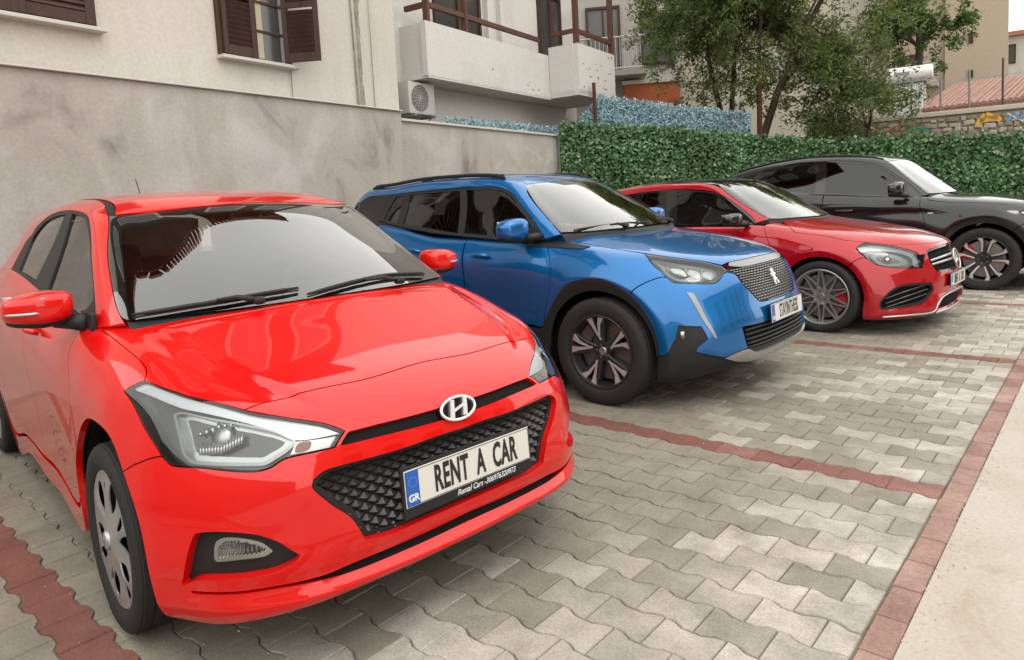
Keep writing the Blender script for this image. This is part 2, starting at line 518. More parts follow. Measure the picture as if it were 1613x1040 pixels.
def wheel(kind, rt, rr, w, car, loc, left):
    """kind selects the spoke pattern; mesh 'wheel' with tyre, centre cap, brake parts as sub-parts"""
    key = 'wheel_' + kind
    if key not in WHEELS:
        h = w / 2; parts = []
        mb = MB(); face = MB()
        yo = -h * .84
        if kind == 'hubcap':
            # moulded silver cover: dished disc with six pairs of curved openings
            yf = lambda r_: yo + .002 + .020 * (1 - (r_ / rr) ** 2) * -1 + .012 * math.exp(-((r_ - rr * .55) / (rr * .3)) ** 2)
            circ = np.array([pol(rr * 1.0, a) for a in np.linspace(0, 2 * math.pi, 96, endpoint=False)])
            holes = []
            for k in range(6):
                a0 = 2 * math.pi * k / 6 + .3
                big = [(.42, -.12), (.56, -.24), (.74, -.30), (.87, -.27), (.91, -.12), (.87, .03), (.72, .05), (.54, .0)]
                sm = [(.46, .27), (.58, .20), (.74, .19), (.84, .26), (.82, .38), (.68, .42), (.54, .38)]
                for q in (big, sm): holes.append(crv([pol(rr * r_, a0 + t) for r_, t in q]))
            v, T, L = trimmed(circ, holes, .016, .012)
            P = np.array([(x, yf(math.hypot(x, z)), z) for x, z in v])
            # raised ribs between the openings
            for i, (x, z) in enumerate(v):
                r_ = math.hypot(x, z) / rr; a = math.atan2(z, x)
                P[i, 1] -= .012 * max(0, math.cos(6 * (a - .3) - .4 - 1.2 * r_)) * math.exp(-((r_ - .65) / .25) ** 2)
                if r_ > .95: P[i, 1] -= .004
            F = [tuple(t) for t in T]; V = [tuple(q) for q in P]; o = len(V)
            for l in L:
                k = len(l); V += [tuple(P[i]) for i in l] + [(P[i][0], P[i][1] + .004, P[i][2]) for i in l]
                for i in range(k): F.append((o + i, o + (i + 1) % k, o + k + (i + 1) % k, o + k + i))
                o += 2 * k
            mb.add(V, F); mm = M_SILVER
            dk = MB(); dk.lathe([(.0, yo + .018), (rr * .97, yo + .020), (rr * .97, yo + .06), (0, yo + .06)], 48)
            parts.append(('backing_disc', dk.mesh('backing_disc', m=M_DARK)))
            cap = MB(); cap.lathe([(0, yo - .026), (.026, yo - .025), (.031, yo - .020), (.032, yo - .012)], 32)
            parts.append(('centre_cap', cap.mesh('centre_cap', angle=40, m=M_SILVER)))
            e = MB()
            for s_ in (-1, 1): e.box((s_ * .009, yo - .0275, 0), (.005, .003, .024))
            e.box((0, yo - .0275, 0), (.016, .003, .005))
            parts.append(('emblem', e.mesh('emblem', m=M_CHROME)))
        else:
            rim_barrel(mb, rr, w)
            yf = lambda r_: yo + .004 + .030 * (1 - min(1, r_ / rr)) ** 1.3
            mm = {'turbine': M_WHEELBLACK, 'cross': M_GUN, 'vspoke': M_WHEELBLACK}[kind]
            hub = {'turbine': .062, 'cross': .07, 'vspoke': .07}[kind]
            mb.lathe([(0, yf(0) + .002), (hub * .8, yf(0) + .002), (hub, yf(hub) + .008), (hub, yf(hub) + .05), (0, yf(hub) + .06)], 40)
            ro = rr - .008
            if kind == 'turbine':       # ten blades in five pairs, cut faces bright
                for k in range(5):
                    a = 2 * math.pi * k / 5 + .28
                    for s_, sw in ((0, 0), (1, .40)):
                        A = [pol(hub * .75, a + sw * .5), pol(rr * .45, a + sw * .75 + .04), pol(rr * .72, a + sw * .95 + .02), pol(ro, a + sw - .02)]
                        bar(mb, A, [.035, .038, .048, .062], lambda r_: yf(r_) + .003, .045)
                        d = -1 if s_ == 0 else 1
                        def shift(q, r_, e): return pol(r_, math.atan2(q[1], q[0]) + e / r_ * d)
                        Bq = [shift(A[0], hub * 1.2, -.012), shift(A[1], rr * .45, -.010), shift(A[2], rr * .74, -.010), shift(A[3], ro - .002, .0)]
                        bar(face, Bq, [.010, .012, .022, .046], lambda r_: yf(r_) + .000, .012, bev=.08)
                lip = MB()
                lip.lathe([(rr - .002, yo - .0035), (rr - .009, yo - .004), (rr - .010, yo + .004)], 72)
                parts.append(('machined_lip', lip.mesh('machined_lip', smooth=True, m=M_MACHINED)))
            elif kind == 'cross':       # crossing thin spokes
                for k in range(10):
                    a = 2 * math.pi * k / 10
                    for s_ in (-1, 1):
                        p0, p1 = np.array(pol(hub * .85, a - s_ * .30)), np.array(pol(ro, a + s_ * .285))
                        bar(mb, [tuple(p0 + (p1 - p0) * t) for t in (0, .33, .66, 1)], [.016, .0135, .013, .017], yf, .035, bev=.3)
                    for s_ in (-1, 1):
                        pass
            else:                        # five two-tone V spokes
                for k in range(5):
                    a = 2 * math.pi * k / 5 + .15
                    for s_ in (-1, 1):
                        A = [pol(hub * .9, a + s_ * .25), pol(rr * .55, a + s_ * .17), pol(rr * .78, a + s_ * .17), pol(ro, a + s_ * .27)]
                        bar(mb, A, [.045, .040, .036, .040], lambda r_: yf(r_) + .003, .05)
                        B_ = [pol(hub * 1.25, a + s_ * .33), pol(rr * .55, a + s_ * .24), pol(rr * .78, a + s_ * .22), pol(ro - .003, a + s_ * .30)]
                        bar(face, B_, [.016, .020, .026, .052], lambda r_: yf(r_) + .0, .012, bev=.08)
                lip = MB()
                lip.lathe([(rr - .002, yo - .0035), (rr - .010, yo - .004), (rr - .011, yo + .004)], 72)
                parts.append(('machined_lip', lip.mesh('machined_lip', smooth=True, m=M_MACHINED)))
            if face.v: parts.append(('machined_face', face.mesh('machined_face', m=M_MACHINED)))
            cap = MB(); cap.lathe([(0, yf(0) - .006), (.024, yf(0) - .005), (.028, yf(0) - .001), (.029, yf(0) + .004)], 28)
            parts.append(('centre_cap', cap.mesh('centre_cap', angle=40, m=M_SATIN if kind != 'vspoke' else M_WHEELBLACK)))
            nut = MB()
            for k in range(5):
                q = pol(hub * .66, 2 * math.pi * k / 5 + .6); c = MB()
                nut.lathe([(0, 0), (.008, 0), (.009, .004), (.009, .02)], 6)
                nv = 6 * 4
                for i in range(len(nut.v) - nv, len(nut.v)):
                    x, y, z = nut.v[i]; nut.v[i] = (x + q[0], y + yf(hub * .66) + .001, z + q[1])
            parts.append(('wheel_bolt', nut.mesh('wheel_bolt', m=M_DISC)))
            dr = rr * .80
            dsc = MB(); dsc.lathe([(.06, yo + .075), (dr, yo + .075), (dr, yo + .10), (.06, yo + .10)], 48)
            parts.append(('brake_disc', dsc.mesh('brake_disc', m=M_DISC)))
            cal = MB(); a0 = {'turbine': 2.6, 'cross': -.1, 'vspoke': 2.7}[kind]; cv = []; n_ = 10; sp = .95
            for i in range(n_ + 1):
                a = a0 - sp / 2 + sp * i / n_
                for r_, y in ((dr * .62, yo + .055), (dr * 1.05, yo + .055), (dr * 1.05, yo + .12), (dr * .62, yo + .12)): cv.append((r_ * math.cos(a), y, r_ * math.sin(a)))
            cf = [(i * 4 + k, i * 4 + (k + 1) % 4, i * 4 + 4 + (k + 1) % 4, i * 4 + 4 + k) for i in range(n_) for k in range(4)] + [(0, 1, 2, 3), (n_ * 4 + 3, n_ * 4 + 2, n_ * 4 + 1, n_ * 4)]
            cal.add(cv, cf)
            parts.append(('brake_caliper', cal.mesh('brake_caliper', m=M_DISC if kind == 'turbine' else M_REDCAL)))
            bk = MB(); bk.lathe([(0, h * .4), (rr * .97, h * .4)], 40); parts.append(('wheel_back', bk.mesh('wheel_back', m=M_DARK)))
        WHEELS[key] = (mb.mesh('wheel', angle=35, m=mm), [('tyre', tyre_mesh(rt, rr, w))] + parts)
    me, parts = WHEELS[key]
    o = put('wheel', me, None, car)
    o.location = (loc[0], loc[1], rt)
    a = random.uniform(0, 6.28) if left else 0
    o.rotation_euler = (0, 0, math.pi if left else 0)
    if len(loc) > 2: o.rotation_euler = (0, loc[2], o.rotation_euler[2])
    for n_, pm in parts: put(n_, pm, None, o)
    return o
WHEELS = {}

def text_mesh(txt, size, depth, m, sx=1., bold=0., shear=0., name='lettering', align='CENTER', spacing=1.):
    cu = bpy.data.curves.new('t', 'FONT'); cu.body = txt; cu.size = size; cu.extrude = depth; cu.align_x = align; cu.align_y = 'CENTER'
    cu.offset = bold; cu.shear = shear; cu.space_character = spacing; cu.resolution_u = 3
    o = bpy.data.objects.new('t', cu); COL.objects.link(o)
    dg = bpy.context.evaluated_depsgraph_get(); me = bpy.data.meshes.new_from_object(o.evaluated_get(dg))
    bpy.data.objects.remove(o); bpy.data.curves.remove(cu)
    me.name = name; me.materials.clear(); me.materials.append(m)
    for v in me.vertices: v.co.x *= sx
    return me

def frontpiece(o, x, y, z, tilt=0., yaw=0.):
    """orient a mesh made in its XY plane (x right as read, y up, z out) on a car front facing +x"""
    m4 = Matrix.Translation((x, y, z)) @ Matrix.Rotation(yaw, 4, 'Z') @ Matrix.Rotation(-tilt, 4, 'Y') @ Matrix(((0, 0, 1, 0), (1, 0, 0, 0), (0, 1, 0, 0), (0, 0, 0, 1)))
    o.matrix_local = m4
    return m4

def number_plate(car, txt, x, z, tilt=0., sub=None, sx=.62, size=.105, y=0., frame=True, bold=.0022):
    W, H = .52, .112
    mb = MB()
    if frame: mb.rbox((0, -.012, -.006), (W + .016, H + .045, .012), .004)
    else: mb.rbox((0, 0, -.004), (W + .006, H + .006, .008), .003)
    fr = mb.build('plate_frame', M_BLACKTRIM, car); fm = frontpiece(fr, x, y, z, tilt)
    fr.name = 'plate_holder'
    pm = MB(); pm.rbox((.0, 0, .0025), (W, H, .004), .0018); pl = pm.build('number_plate', M_PLATE, car)
    pl.matrix_local = fm
    bm_ = MB(); bm_.rbox((-W / 2 + .027, 0, .0052), (.046, H - .006, .002), .0008); put('country_band', bm_.mesh('country_band', m=M_PLATEBLUE), None, pl)
    rim = MB(); e = .003
    for s_ in (-1, 1):
        rim.box((0, s_ * (H / 2 - .0035), .0053), (W - .006, .0016, .0012)); rim.box((s_ * (W / 2 - .003), 0, .0053), (.0014, H - .008, .0012))
    put('border_line', rim.mesh('border_line', m=M_INK), None, pl)
    t = put('plate_lettering', text_mesh(txt, size, .0006, M_INK, sx, bold, name='plate_lettering', spacing=1.07), None, pl); t.location = (.022, -.002, .0056)
    g = put('country_code', text_mesh('GR', .030, .0004, M_WHITEINK, .95, .001, name='country_code'), None, pl); g.location = (-W / 2 + .027, -.030, .0066)
    st = MB()
    for k in range(12):
        a = k * math.pi / 6; st.box((-W / 2 + .027 + .014 * math.cos(a), .018 + .014 * math.sin(a), .0066), (.0032, .0032, .0008))
    put('star_ring', st.mesh('star_ring', m=mat('plate_star', (.10, .25, .55), .4)), None, pl)
    if sub:
        s_ = put('holder_lettering', text_mesh(sub, .026, .0004, M_WHITEINK, .86, .0002, .35, name='holder_lettering'), None, fr); s_.location = (.06, -H / 2 - .0165, .0008)
    return fr

def seats(car, x, ym, z0, hgt, n=2):
    for s_ in (-1, 1):
        mb = MB()
        mb.rbox((x, s_ * ym, z0), (.50, .48, .16), .05)
        rot = Matrix.Rotation(R(-14), 3, 'Y')
        mb.rbox((x - .28, s_ * ym, z0 + hgt * .5), (.15, .46, hgt), .05, rot)
        mb.rbox((x - .40, s_ * ym, z0 + hgt + .12), (.09, .25, .17), .04, rot)
        mb.build('front_seat', M_SEAT, car, smooth=True)
    mb = MB(); mb.rbox((x - .85, 0, z0 + .02), (.48, 1.15, .16), .05); mb.rbox((x - 1.10, 0, z0 + hgt * .45), (.15, 1.15, hgt * .9), .05, Matrix.Rotation(R(-18), 3, 'Y'))
    for y in (-.38, 0, .38): mb.rbox((x - 1.2, y, z0 + hgt + .03), (.08, .22, .13), .03)
    mb.build('rear_seat', M_SEAT, car, smooth=True)

def steering_wheel(car, x, y, z, tilt=25):
    mb = MB(); P = []
    rot = Matrix.Rotation(R(-tilt), 3, 'Y')
    for k in range(33):
        a = 2 * math.pi * k / 32; P.append(Vector((x, y, z)) + rot @ Vector((0, .18 * math.cos(a), .18 * math.sin(a))))
    mb.tube(P, .016, 8, False)
    mb.rbox((x + .02, y, z), (.05, .15, .10), .03, rot)
    for a in (-.2, math.pi + .2, -math.pi / 2): mb.box(Vector((x, y, z)) + rot @ Vector((0, .12 * math.cos(a), .12 * math.sin(a))), (.02, .13 if abs(math.cos(a)) > .5 else .03, .03 if abs(math.cos(a)) > .5 else .12), rot)
    mb.build('steering_wheel', M_CABIN, car, smooth=True)

def arch_liner(car, x, r_, y0, y1):
    for s_ in (-1, 1):
        v = []; f = []; n = 20
        for i in range(n + 1):
            a = R(-8) + R(196) * i / n
            for y in (y0, y1): v.append((x + r_ * math.cos(a), s_ * y, .31 + r_ * math.sin(a)))
        f = [(2 * i, 2 * i + 1, 2 * i + 3, 2 * i + 2) for i in range(n)]
        mb = MB(); mb.add(v, f)
        w_ = [(x + r_ * math.cos(R(-8) + R(196) * i / n), s_ * y0, .31 + r_ * math.sin(R(-8) + R(196) * i / n)) for i in range(n + 1)]
        mb.add(w_, [tuple(range(n + 1))])
        mb.build('wheel_arch_liner', M_DARK, car)

def wiper(car, pts, name='wiper', blade=None):
    """pts: pivot, elbow, blade start, blade end (on the glass), car coordinates"""
    piv, elb, b0, b1 = [Vector(q) for q in pts]
    mb = MB(); mb.tube([piv, piv.lerp(elb, .5) + Vector((0, 0, .012)), elb], [.012, .010, .006], 6)
    mb.rbox(piv, (.04, .04, .03), .012)
    n = 8; P = [b0.lerp(b1, i / n) + Vector((0, 0, .010 * math.sin(math.pi * i / n))) for i in range(n + 1)]
    if blade is not None: P = [Vector(q) for q in blade]; n = len(P) - 1
    mb.tube(P, [.005] + [.008] * (n - 1) + [.005], 6)
    mb.tube([q - Vector((0, 0, .010)) for q in P], .0035, 5)
    return mb.build(name, M_BLACKTRIM, car, smooth=True)

# ------------------------------------------------------------------ surface materials
def ramp(N, pts, interp='LINEAR'):
    r_ = N.new('ShaderNodeValToRGB'); e = r_.color_ramp.elements; r_.color_ramp.interpolation = interp
    while len(e) > 1: e.remove(e[-1])
    e[0].position, e[0].color = pts[0][0], (*pts[0][1], 1)
    for p_, c in pts[1:]:
        q = e.new(p_); q.color = (*c, 1)
    return r_
def noise(N, L, src, scale, detail=4, rough=.55, dist=0.):
    n = N.new('ShaderNodeTexNoise'); n.inputs['Scale'].default_value = scale; n.inputs['Detail'].default_value = detail; n.inputs['Roughness'].default_value = rough; n.inputs['Distortion'].default_value = dist
    L.new(src, n.inputs['Vector']); return n
def mixc(N, L, f, a, b, mode='MIX'):
    m = N.new('ShaderNodeMix'); m.data_type = 'RGBA'; m.blend_type = mode
    for s_, q in ((0, f), (6, a), (7, b)):
        if isinstance(q, (int, float)): m.inputs[s_].default_value = q
        elif isinstance(q, tuple): m.inputs[s_].default_value = (*q, 1)
        else: L.new(q, m.inputs[s_])
    return m.outputs[2]
def mth(N, L, op, a, b=None, clamp=False):
    m = N.new('ShaderNodeMath'); m.operation = op; m.use_clamp = clamp
    for i, q in enumerate((a, b)):
        if q is None: continue
        if isinstance(q, (int, float)): m.inputs[i].default_value = q
        else: L.new(q, m.inputs[i])
    return m.outputs[0]
def bump(N, L, b, hgt, strength=.3, dist=.01):
    q = N.new('ShaderNodeBump'); q.inputs['Strength'].default_value = strength; q.inputs['Distance'].default_value = dist
    L.new(hgt, q.inputs['Height']); L.new(q.outputs[0], b.inputs['Normal'])

def surface(name, cols, scale=3., rough=.85, fine=60., bstr=.25, stretch=None, spots=None, spec=.3, span=(.30, .70), streak=0.):
    """mottled wall or slab: colours over a large noise, fine grain and relief"""
    m = mat(name, cols[0], rough, spec=spec); nt, N, L, b = nodes(m)
    g = N.new('ShaderNodeNewGeometry'); src = g.outputs['Position']
    if stretch:
        mp = N.new('ShaderNodeMapping'); mp.inputs['Scale'].default_value = stretch; L.new(src, mp.inputs[0]); s2 = mp.outputs[0]
    else: s2 = src
    n1 = noise(N, L, s2, scale, 6, .6, .6); n2 = noise(N, L, src, fine, 3, .6); n3 = noise(N, L, src, scale * .35, 3)
    k = len(cols); r_ = ramp(N, [(span[0] + (span[1] - span[0]) * i / max(1, k - 1), c) for i, c in enumerate(cols)])
    v = mth(N, L, 'ADD', mth(N, L, 'MULTIPLY', n1.outputs[0], .7), mth(N, L, 'MULTIPLY', n3.outputs[0], .3))
    L.new(v, r_.inputs[0])
    gr = mth(N, L, 'ADD', mth(N, L, 'MULTIPLY', n2.outputs[0], .35), .82)
    if streak:      # rain run-off marks
        mp = N.new('ShaderNodeMapping'); mp.inputs['Scale'].default_value = (2.0, 2.0, .2); L.new(src, mp.inputs[0]); ns = noise(N, L, mp.outputs[0], 1.0, 5, .65)
        q = N.new('ShaderNodeMapRange'); q.inputs[1].default_value = .50; q.inputs[2].default_value = .72; q.inputs[3].default_value = 1; q.inputs[4].default_value = 1 - streak; L.new(ns.outputs[0], q.inputs[0]); gr = mth(N, L, 'MULTIPLY', gr, q.outputs[0])
    mm = N.new('ShaderNodeVectorMath'); mm.operation = 'SCALE'; L.new(r_.outputs[0], mm.inputs[0]); L.new(gr, mm.inputs[3])
    L.new(mm.outputs[0], b.inputs['Base Color'])
    bump(N, L, b, mth(N, L, 'ADD', n2.outputs[0], mth(N, L, 'MULTIPLY', n1.outputs[0], 1.5)), bstr, .012)
    return m

def paver_mat(name, dark, mid, pale, palebias):
    m = mat(name, mid, .85, spec=.25); nt, N, L, b = nodes(m)
    g = N.new('ShaderNodeNewGeometry'); src = g.outputs['Position']
    oi = N.new('ShaderNodeObjectInfo'); at = N.new('ShaderNodeAttribute'); at.attribute_name = 'rnd'
    rnd = mth(N, L, 'FRACT', mth(N, L, 'ADD', oi.outputs['Random'], at.outputs['Fac']))
    n1 = noise(N, L, src, .55, 3, .5); n2 = noise(N, L, src, 7, 4, .65); n3 = noise(N, L, src, 110, 3, .7); n4 = noise(N, L, src, 2.2, 4, .6)
    base = mixc(N, L, mth(N, L, 'MULTIPLY', n4.outputs[0], 1.0, True), dark, mid)
    base = mixc(N, L, mth(N, L, 'MULTIPLY', rnd, .35), base, mid)
    f = mth(N, L, 'ADD', mth(N, L, 'MULTIPLY', n1.outputs[0], 1.25), mth(N, L, 'MULTIPLY', rnd, .34))
    sx_ = N.new('ShaderNodeSeparateXYZ'); L.new(src, sx_.inputs[0])
    dust = N.new('ShaderNodeMapRange'); dust.inputs[1].default_value = -2.6; dust.inputs[2].default_value = -.7; dust.inputs[3].default_value = -.16; dust.inputs[4].default_value = .30; L.new(sx_.outputs[0], dust.inputs[0])   # dust carried in from the concrete apron
    f = mth(N, L, 'ADD', mth(N, L, 'ADD', f, palebias), dust.outputs[0])
    mr = N.new('ShaderNodeMapRange'); mr.inputs[1].default_value = .86; mr.inputs[2].default_value = 1.14; L.new(f, mr.inputs[0])
    f2 = mth(N, L, 'MULTIPLY', mr.outputs[0], mth(N, L, 'ADD', mth(N, L, 'MULTIPLY', n2.outputs[0], .7), .45, True), True)
    c = mixc(N, L, f2, base, pale)
    n5 = noise(N, L, src, 1.4, 5, .65, .8); n6 = noise(N, L, src, 22, 4, .7)
    st = N.new('ShaderNodeMapRange'); st.inputs[1].default_value = .52; st.inputs[2].default_value = .68; st.inputs[3].default_value = 0; st.inputs[4].default_value = .55; L.new(n5.outputs[0], st.inputs[0])
    c = mixc(N, L, mth(N, L, 'MULTIPLY', st.outputs[0], mth(N, L, 'ADD', mth(N, L, 'MULTIPLY', n6.outputs[0], .9), .35), True), c, dark)
    gr = mth(N, L, 'ADD', mth(N, L, 'MULTIPLY', n3.outputs[0], 1.0), mth(N, L, 'ADD', mth(N, L, 'MULTIPLY', n2.outputs[0], .75), .13))
    mm = N.new('ShaderNodeVectorMath'); mm.operation = 'SCALE'; L.new(c, mm.inputs[0]); L.new(gr, mm.inputs[3]); L.new(mm.outputs[0], b.inputs['Base Color'])
    bump(N, L, b, mth(N, L, 'ADD', n3.outputs[0], n2.outputs[0]), .35, .006)
    return m
M_PAVE = paver_mat('paver_grey', (.155, .138, .108), (.265, .238, .192), (.43, .39, .345), -.03)
M_PAVERED = paver_mat('paver_red', (.14, .058, .045), (.205, .088, .070), (.29, .165, .14), -.06)
M_KERB = paver_mat('kerb_red', (.165, .085, .066), (.235, .13, .105), (.32, .21, .18), .04)
M_CONC = surface('concrete_pale', [(.27, .215, .155), (.385, .335, .28), (.415, .365, .315), (.44, .39, .34)], 1.3, .9, 60, .45, span=(.36, .62))
M_BED = surface('joint_sand', [(.07, .06, .045), (.15, .13, .10), (.21, .19, .15)], 4, .95, 80, .5)
M_EARTH = surface('earth', [(.12, .10, .07), (.20, .17, .12)], 2, .95, 40, .6)

# ------------------------------------------------------------------ ground, apron, paving
XB0, XB1 = -.545, -.452          # brick edging strip between paving and concrete
def slab(name, x0, x1, y0, y1, z, m, dz=.2):
    mb = MB(); mb.box(((x0 + x1) / 2, (y0 + y1) / 2, z - dz / 2), (x1 - x0, y1 - y0, dz))
    return tag(mb.build(name, m), kind='structure')
slab('ground', -300, 300, -300, 300, -.06, M_EARTH, .3)
slab('concrete_apron', XB1, 16, -14, 40, .0, M_CONC, .15)
bed = slab('paving', -9.5, XB1 + .001, -5, 16, -.0062, M_BED, .1)

PX, PY, Y0 = .2, .14, .61
def bone(x0, x1):
    """plan of one interlocking block from x0 to x1 about its centre (wide ends, narrow waist)"""
    def w_(x):
        t = abs(((x + .1) % .2) - .1); return .0615 if t < .034 else (.0785 if t > .066 else .0615 + .017 * (t - .034) / .032)
    xs = sorted({x0, x1} | {q for q in (-.066, -.034, .034, .066) if x0 < q < x1})
    return [(x, -w_(x)) for x in xs] + [(x, w_(x)) for x in xs[::-1]]
def block_mesh(poly, bev=.004, g=.0012, deep=.010):
    K = np.array(poly); o = inset(K, g); i_ = inset(K, g + bev); n = len(K)
    V = [(x, y, 0.) for x, y in i_] + [(x, y, -.0035) for x, y in inset(K, g + bev * .35)] + [(x, y, -deep) for x, y in o]
    F = [tuple(range(n))] + [(r_ * n + (k + 1) % n, r_ * n + k, (r_ + 1) * n + k, (r_ + 1) * n + (k + 1) % n) for r_ in (0, 1) for k in range(n)]
    return V, F
FULL = block_mesh(bone(-.1, .1))
HALF = block_mesh(bone(-.1, .0))
cells = []
CARS = [(-2.352, 1.555, -4.907, -3.15, .6, .80), (-2.458, 4.426, -.397, -3.3, .65, .80), (-1.977, 7.278, -2.862, -3.3, .7, .8), (-1.2, 10.49, 0, -3.5, .7, .85)]
for k in range(-26, 98):
    y = Y0 + PY * k
    off = 0. if k % 2 else .1
    x = XB0 - .002
    # cut block at the edging, then whole ones
    if off: cells.append((x - .0 + .1 - .1, y, k, 1)); x -= .1
    i = 0
    while x > -9.3:
        cells.append((x - .1, y, k, 0)); x -= .2
cd_ = SC.camera.matrix_world.inverted()
def in_frame(x, y):
    q = cd_ @ Vector((x, y, 0)); 
    if q.z > -.3: return None
    f = 1084.008; px = 806.5 + f * q.x / -q.z; py = 417.06 - f * q.y / -q.z
    return (px, py) if -60 < px < 1673 and -60 < py < 1120 else None
def under_car(x, y):
    for cx_, cy_, a, xa, xb, hy in CARS:
        c, s_ = math.cos(R(a)), math.sin(R(a)); dx, dy = x - cx_, y - cy_; lx, ly = c * dx + s_ * dy, -s_ * dx + c * dy
        if xa < lx < xb and abs(ly) < hy: return True
    return False
vis = [(math.hypot(c[0], c[1]), c) for c in cells if in_frame(c[0], c[1]) and not under_car(c[0], c[1])]
vis.sort(); near = {id(c) for _, c in vis[:292]}
def cell_geo(c): return HALF if c[3] else FULL
meshes = {}
for red in (0, 1):
    for hf in (0, 1):
        v, f = HALF if hf else FULL
        me = pydata('paving_block', v, f, False); me.materials.append(M_PAVERED if red else M_PAVE); meshes[red, hf] = me
rv = random.Random(3)
SV = {0: ([], [], []), 1: ([], [], [])}
for c in cells:
    x, y, k, hf = c
    red = 1 if k % 19 == 0 else 0
    dz = rv.gauss(0, .0010); rx, ry = rv.gauss(0, .005), rv.gauss(0, .005); px_ = x if not hf else x
    if id(c) in near:
        o = put('paving_block', meshes[red, hf], None, bed); o.location = (x, y, dz); o.rotation_euler = (rx, ry, rv.gauss(0, .008))
    else:
        v, f = HALF if hf else FULL; V, F, A = SV[red]; b = len(V)
        V += [(x + p[0], y + p[1], p[2] + dz + p[1] * rx - p[0] * ry) for p in v]; F += [tuple(i + b for i in q) for q in f]; A += [rv.random()] * len(f)
for red in (0, 1):
    V, F, A = SV[red]; me = pydata('paving_blocks', V, F, False); me.materials.append(M_PAVERED if red else M_PAVE)
    at = me.attributes.new('rnd', 'FLOAT', 'FACE'); at.data.foreach_set('value', A)
    tag(put('paving_block_field', me, None, bed), kind='stuff')
# edging bricks
ed = slab('kerb_strip', XB0, XB1, -5, 16, -.012, M_BED, .06)
v, f = block_mesh([(-.0455, -.1), (.0455, -.1), (.0455, .1), (-.0455, .1)], .005, .0012, .02); kb = pydata('edging_brick', v, f, False); kb.materials.append(M_KERB)
y = -4.9
while y < 15.9:
    o = put('edging_brick', kb, None, ed); o.location = ((XB0 + XB1) / 2 + rv.gauss(0, .0015), y, .004 + rv.gauss(0, .001)); o.rotation_euler = (rv.gauss(0, .006), rv.gauss(0, .01), rv.gauss(0, .006)); y += .2
# loose grit along the edging and on the concrete
gv = []; gf = []
for i in range(2600):
    if i < 900: x = XB1 + abs(rv.gauss(0, .05)) - .03; y = rv.uniform(-1, 9)
    else: x = rv.uniform(-3.4, 3.5); y = rv.uniform(.2, 9)
    s_ = rv.uniform(.0015, .0045) * (1.5 if rv.random() < .06 else 1); b = len(gv); z = .002 if x > XB1 else .0005
    a = rv.uniform(0, 3)
    for dx, dy, dz in ((1, 0, 0), (-.5, .8, 0), (-.5, -.8, 0), (0, 0, .9)): gv.append((x + s_ * (dx * math.cos(a) - dy * math.sin(a)), y + s_ * (dx * math.sin(a) + dy * math.cos(a)), z + s_ * dz))
    gf += [(b, b + 1, b + 3), (b + 1, b + 2, b + 3), (b + 2, b, b + 3)]
tag(put('loose_grit', pydata('loose_grit', gv, gf, False), surface('grit', [(.18, .15, .11), (.5, .44, .36), (.6, .55, .48)], 40, .9, 90, .1)), 'fine pale grit scattered along the brick edging', 'grit', kind='stuff')

# ------------------------------------------------------------------ boundary wall and house behind it (both turned 8 degrees against the bays)
TH = R(8)
WO = Vector((-6.4, 1.5, 0))
def wp(s, d, z): return WO + Vector((-math.sin(TH), math.cos(TH), 0)) * s - Vector((math.cos(TH), math.sin(TH), 0)) * d + Vector((0, 0, z))
def wroot(name, s, d=0, z=0):
    o = empty(name, wp(s, d, z), TH); return o
def wbox(mb, s0, s1, d0, d1, z0, z1, org=0., bev=0):
    """box in wall coordinates relative to a root at s=org: local x = towards the cars (-d), y = s"""
    mb.box((-(d0 + d1) / 2, (s0 + s1) / 2 - org, (z0 + z1) / 2), (abs(d1 - d0), s1 - s0, z1 - z0), bev=bev); return mb

M_RENDER = surface('wall_render', [(.20, .178, .155), (.30, .27, .24), (.365, .335, .305), (.37, .34, .295), (.40, .37, .34), (.435, .405, .375), (.46, .43, .40)], 1.3, .92, 34, .22, (1, 1, .8), span=(.35, .64), streak=.11)
M_PLASTER = surface('plaster_cream', [(.43, .395, .34), (.50, .465, .41), (.52, .485, .44), (.49, .45, .37)], .5, .9, 30, .12, (1, 1, .4), streak=.09)
M_WHITEPL = surface('plaster_white', [(.44, .42, .385), (.55, .525, .49), (.57, .55, .52)], .8, .9, 30, .15)
M_CREAM2 = surface('plaster_far', [(.40, .36, .29), (.47, .43, .36)], .3, .9, 20, .1)
M_BEIGE = surface('plaster_beige', [(.36, .29, .225), (.40, .33, .26)], .25, .9, 20, .08)
M_WOOD = surface('wood_dark_brown', [(.030, .015, .011), (.052, .026, .018), (.065, .03, .02)], 8, .55, 60, .2, (1, 1, .2))
M_WOODR = surface('wood_red_brown', [(.075, .03, .02), (.12, .05, .033)], 6, .6, 60, .2)
M_RUST = surface('rusty_steel', [(.07, .025, .018), (.13, .04, .028)], 6, .8, 60, .3)
M_STONE = mat('sill_stone', (.50, .47, .43), .7)
M_PANE = glass('house_pane', (.10, .11, .11), 1.5)
M_IRON = mat('grey_iron', (.22, .22, .22), .5, .3)
M_TILE = surface('roof_tile_red', [(.28, .10, .06), (.40, .17, .11), (.45, .21, .15)], 4, .85, 40, .3)

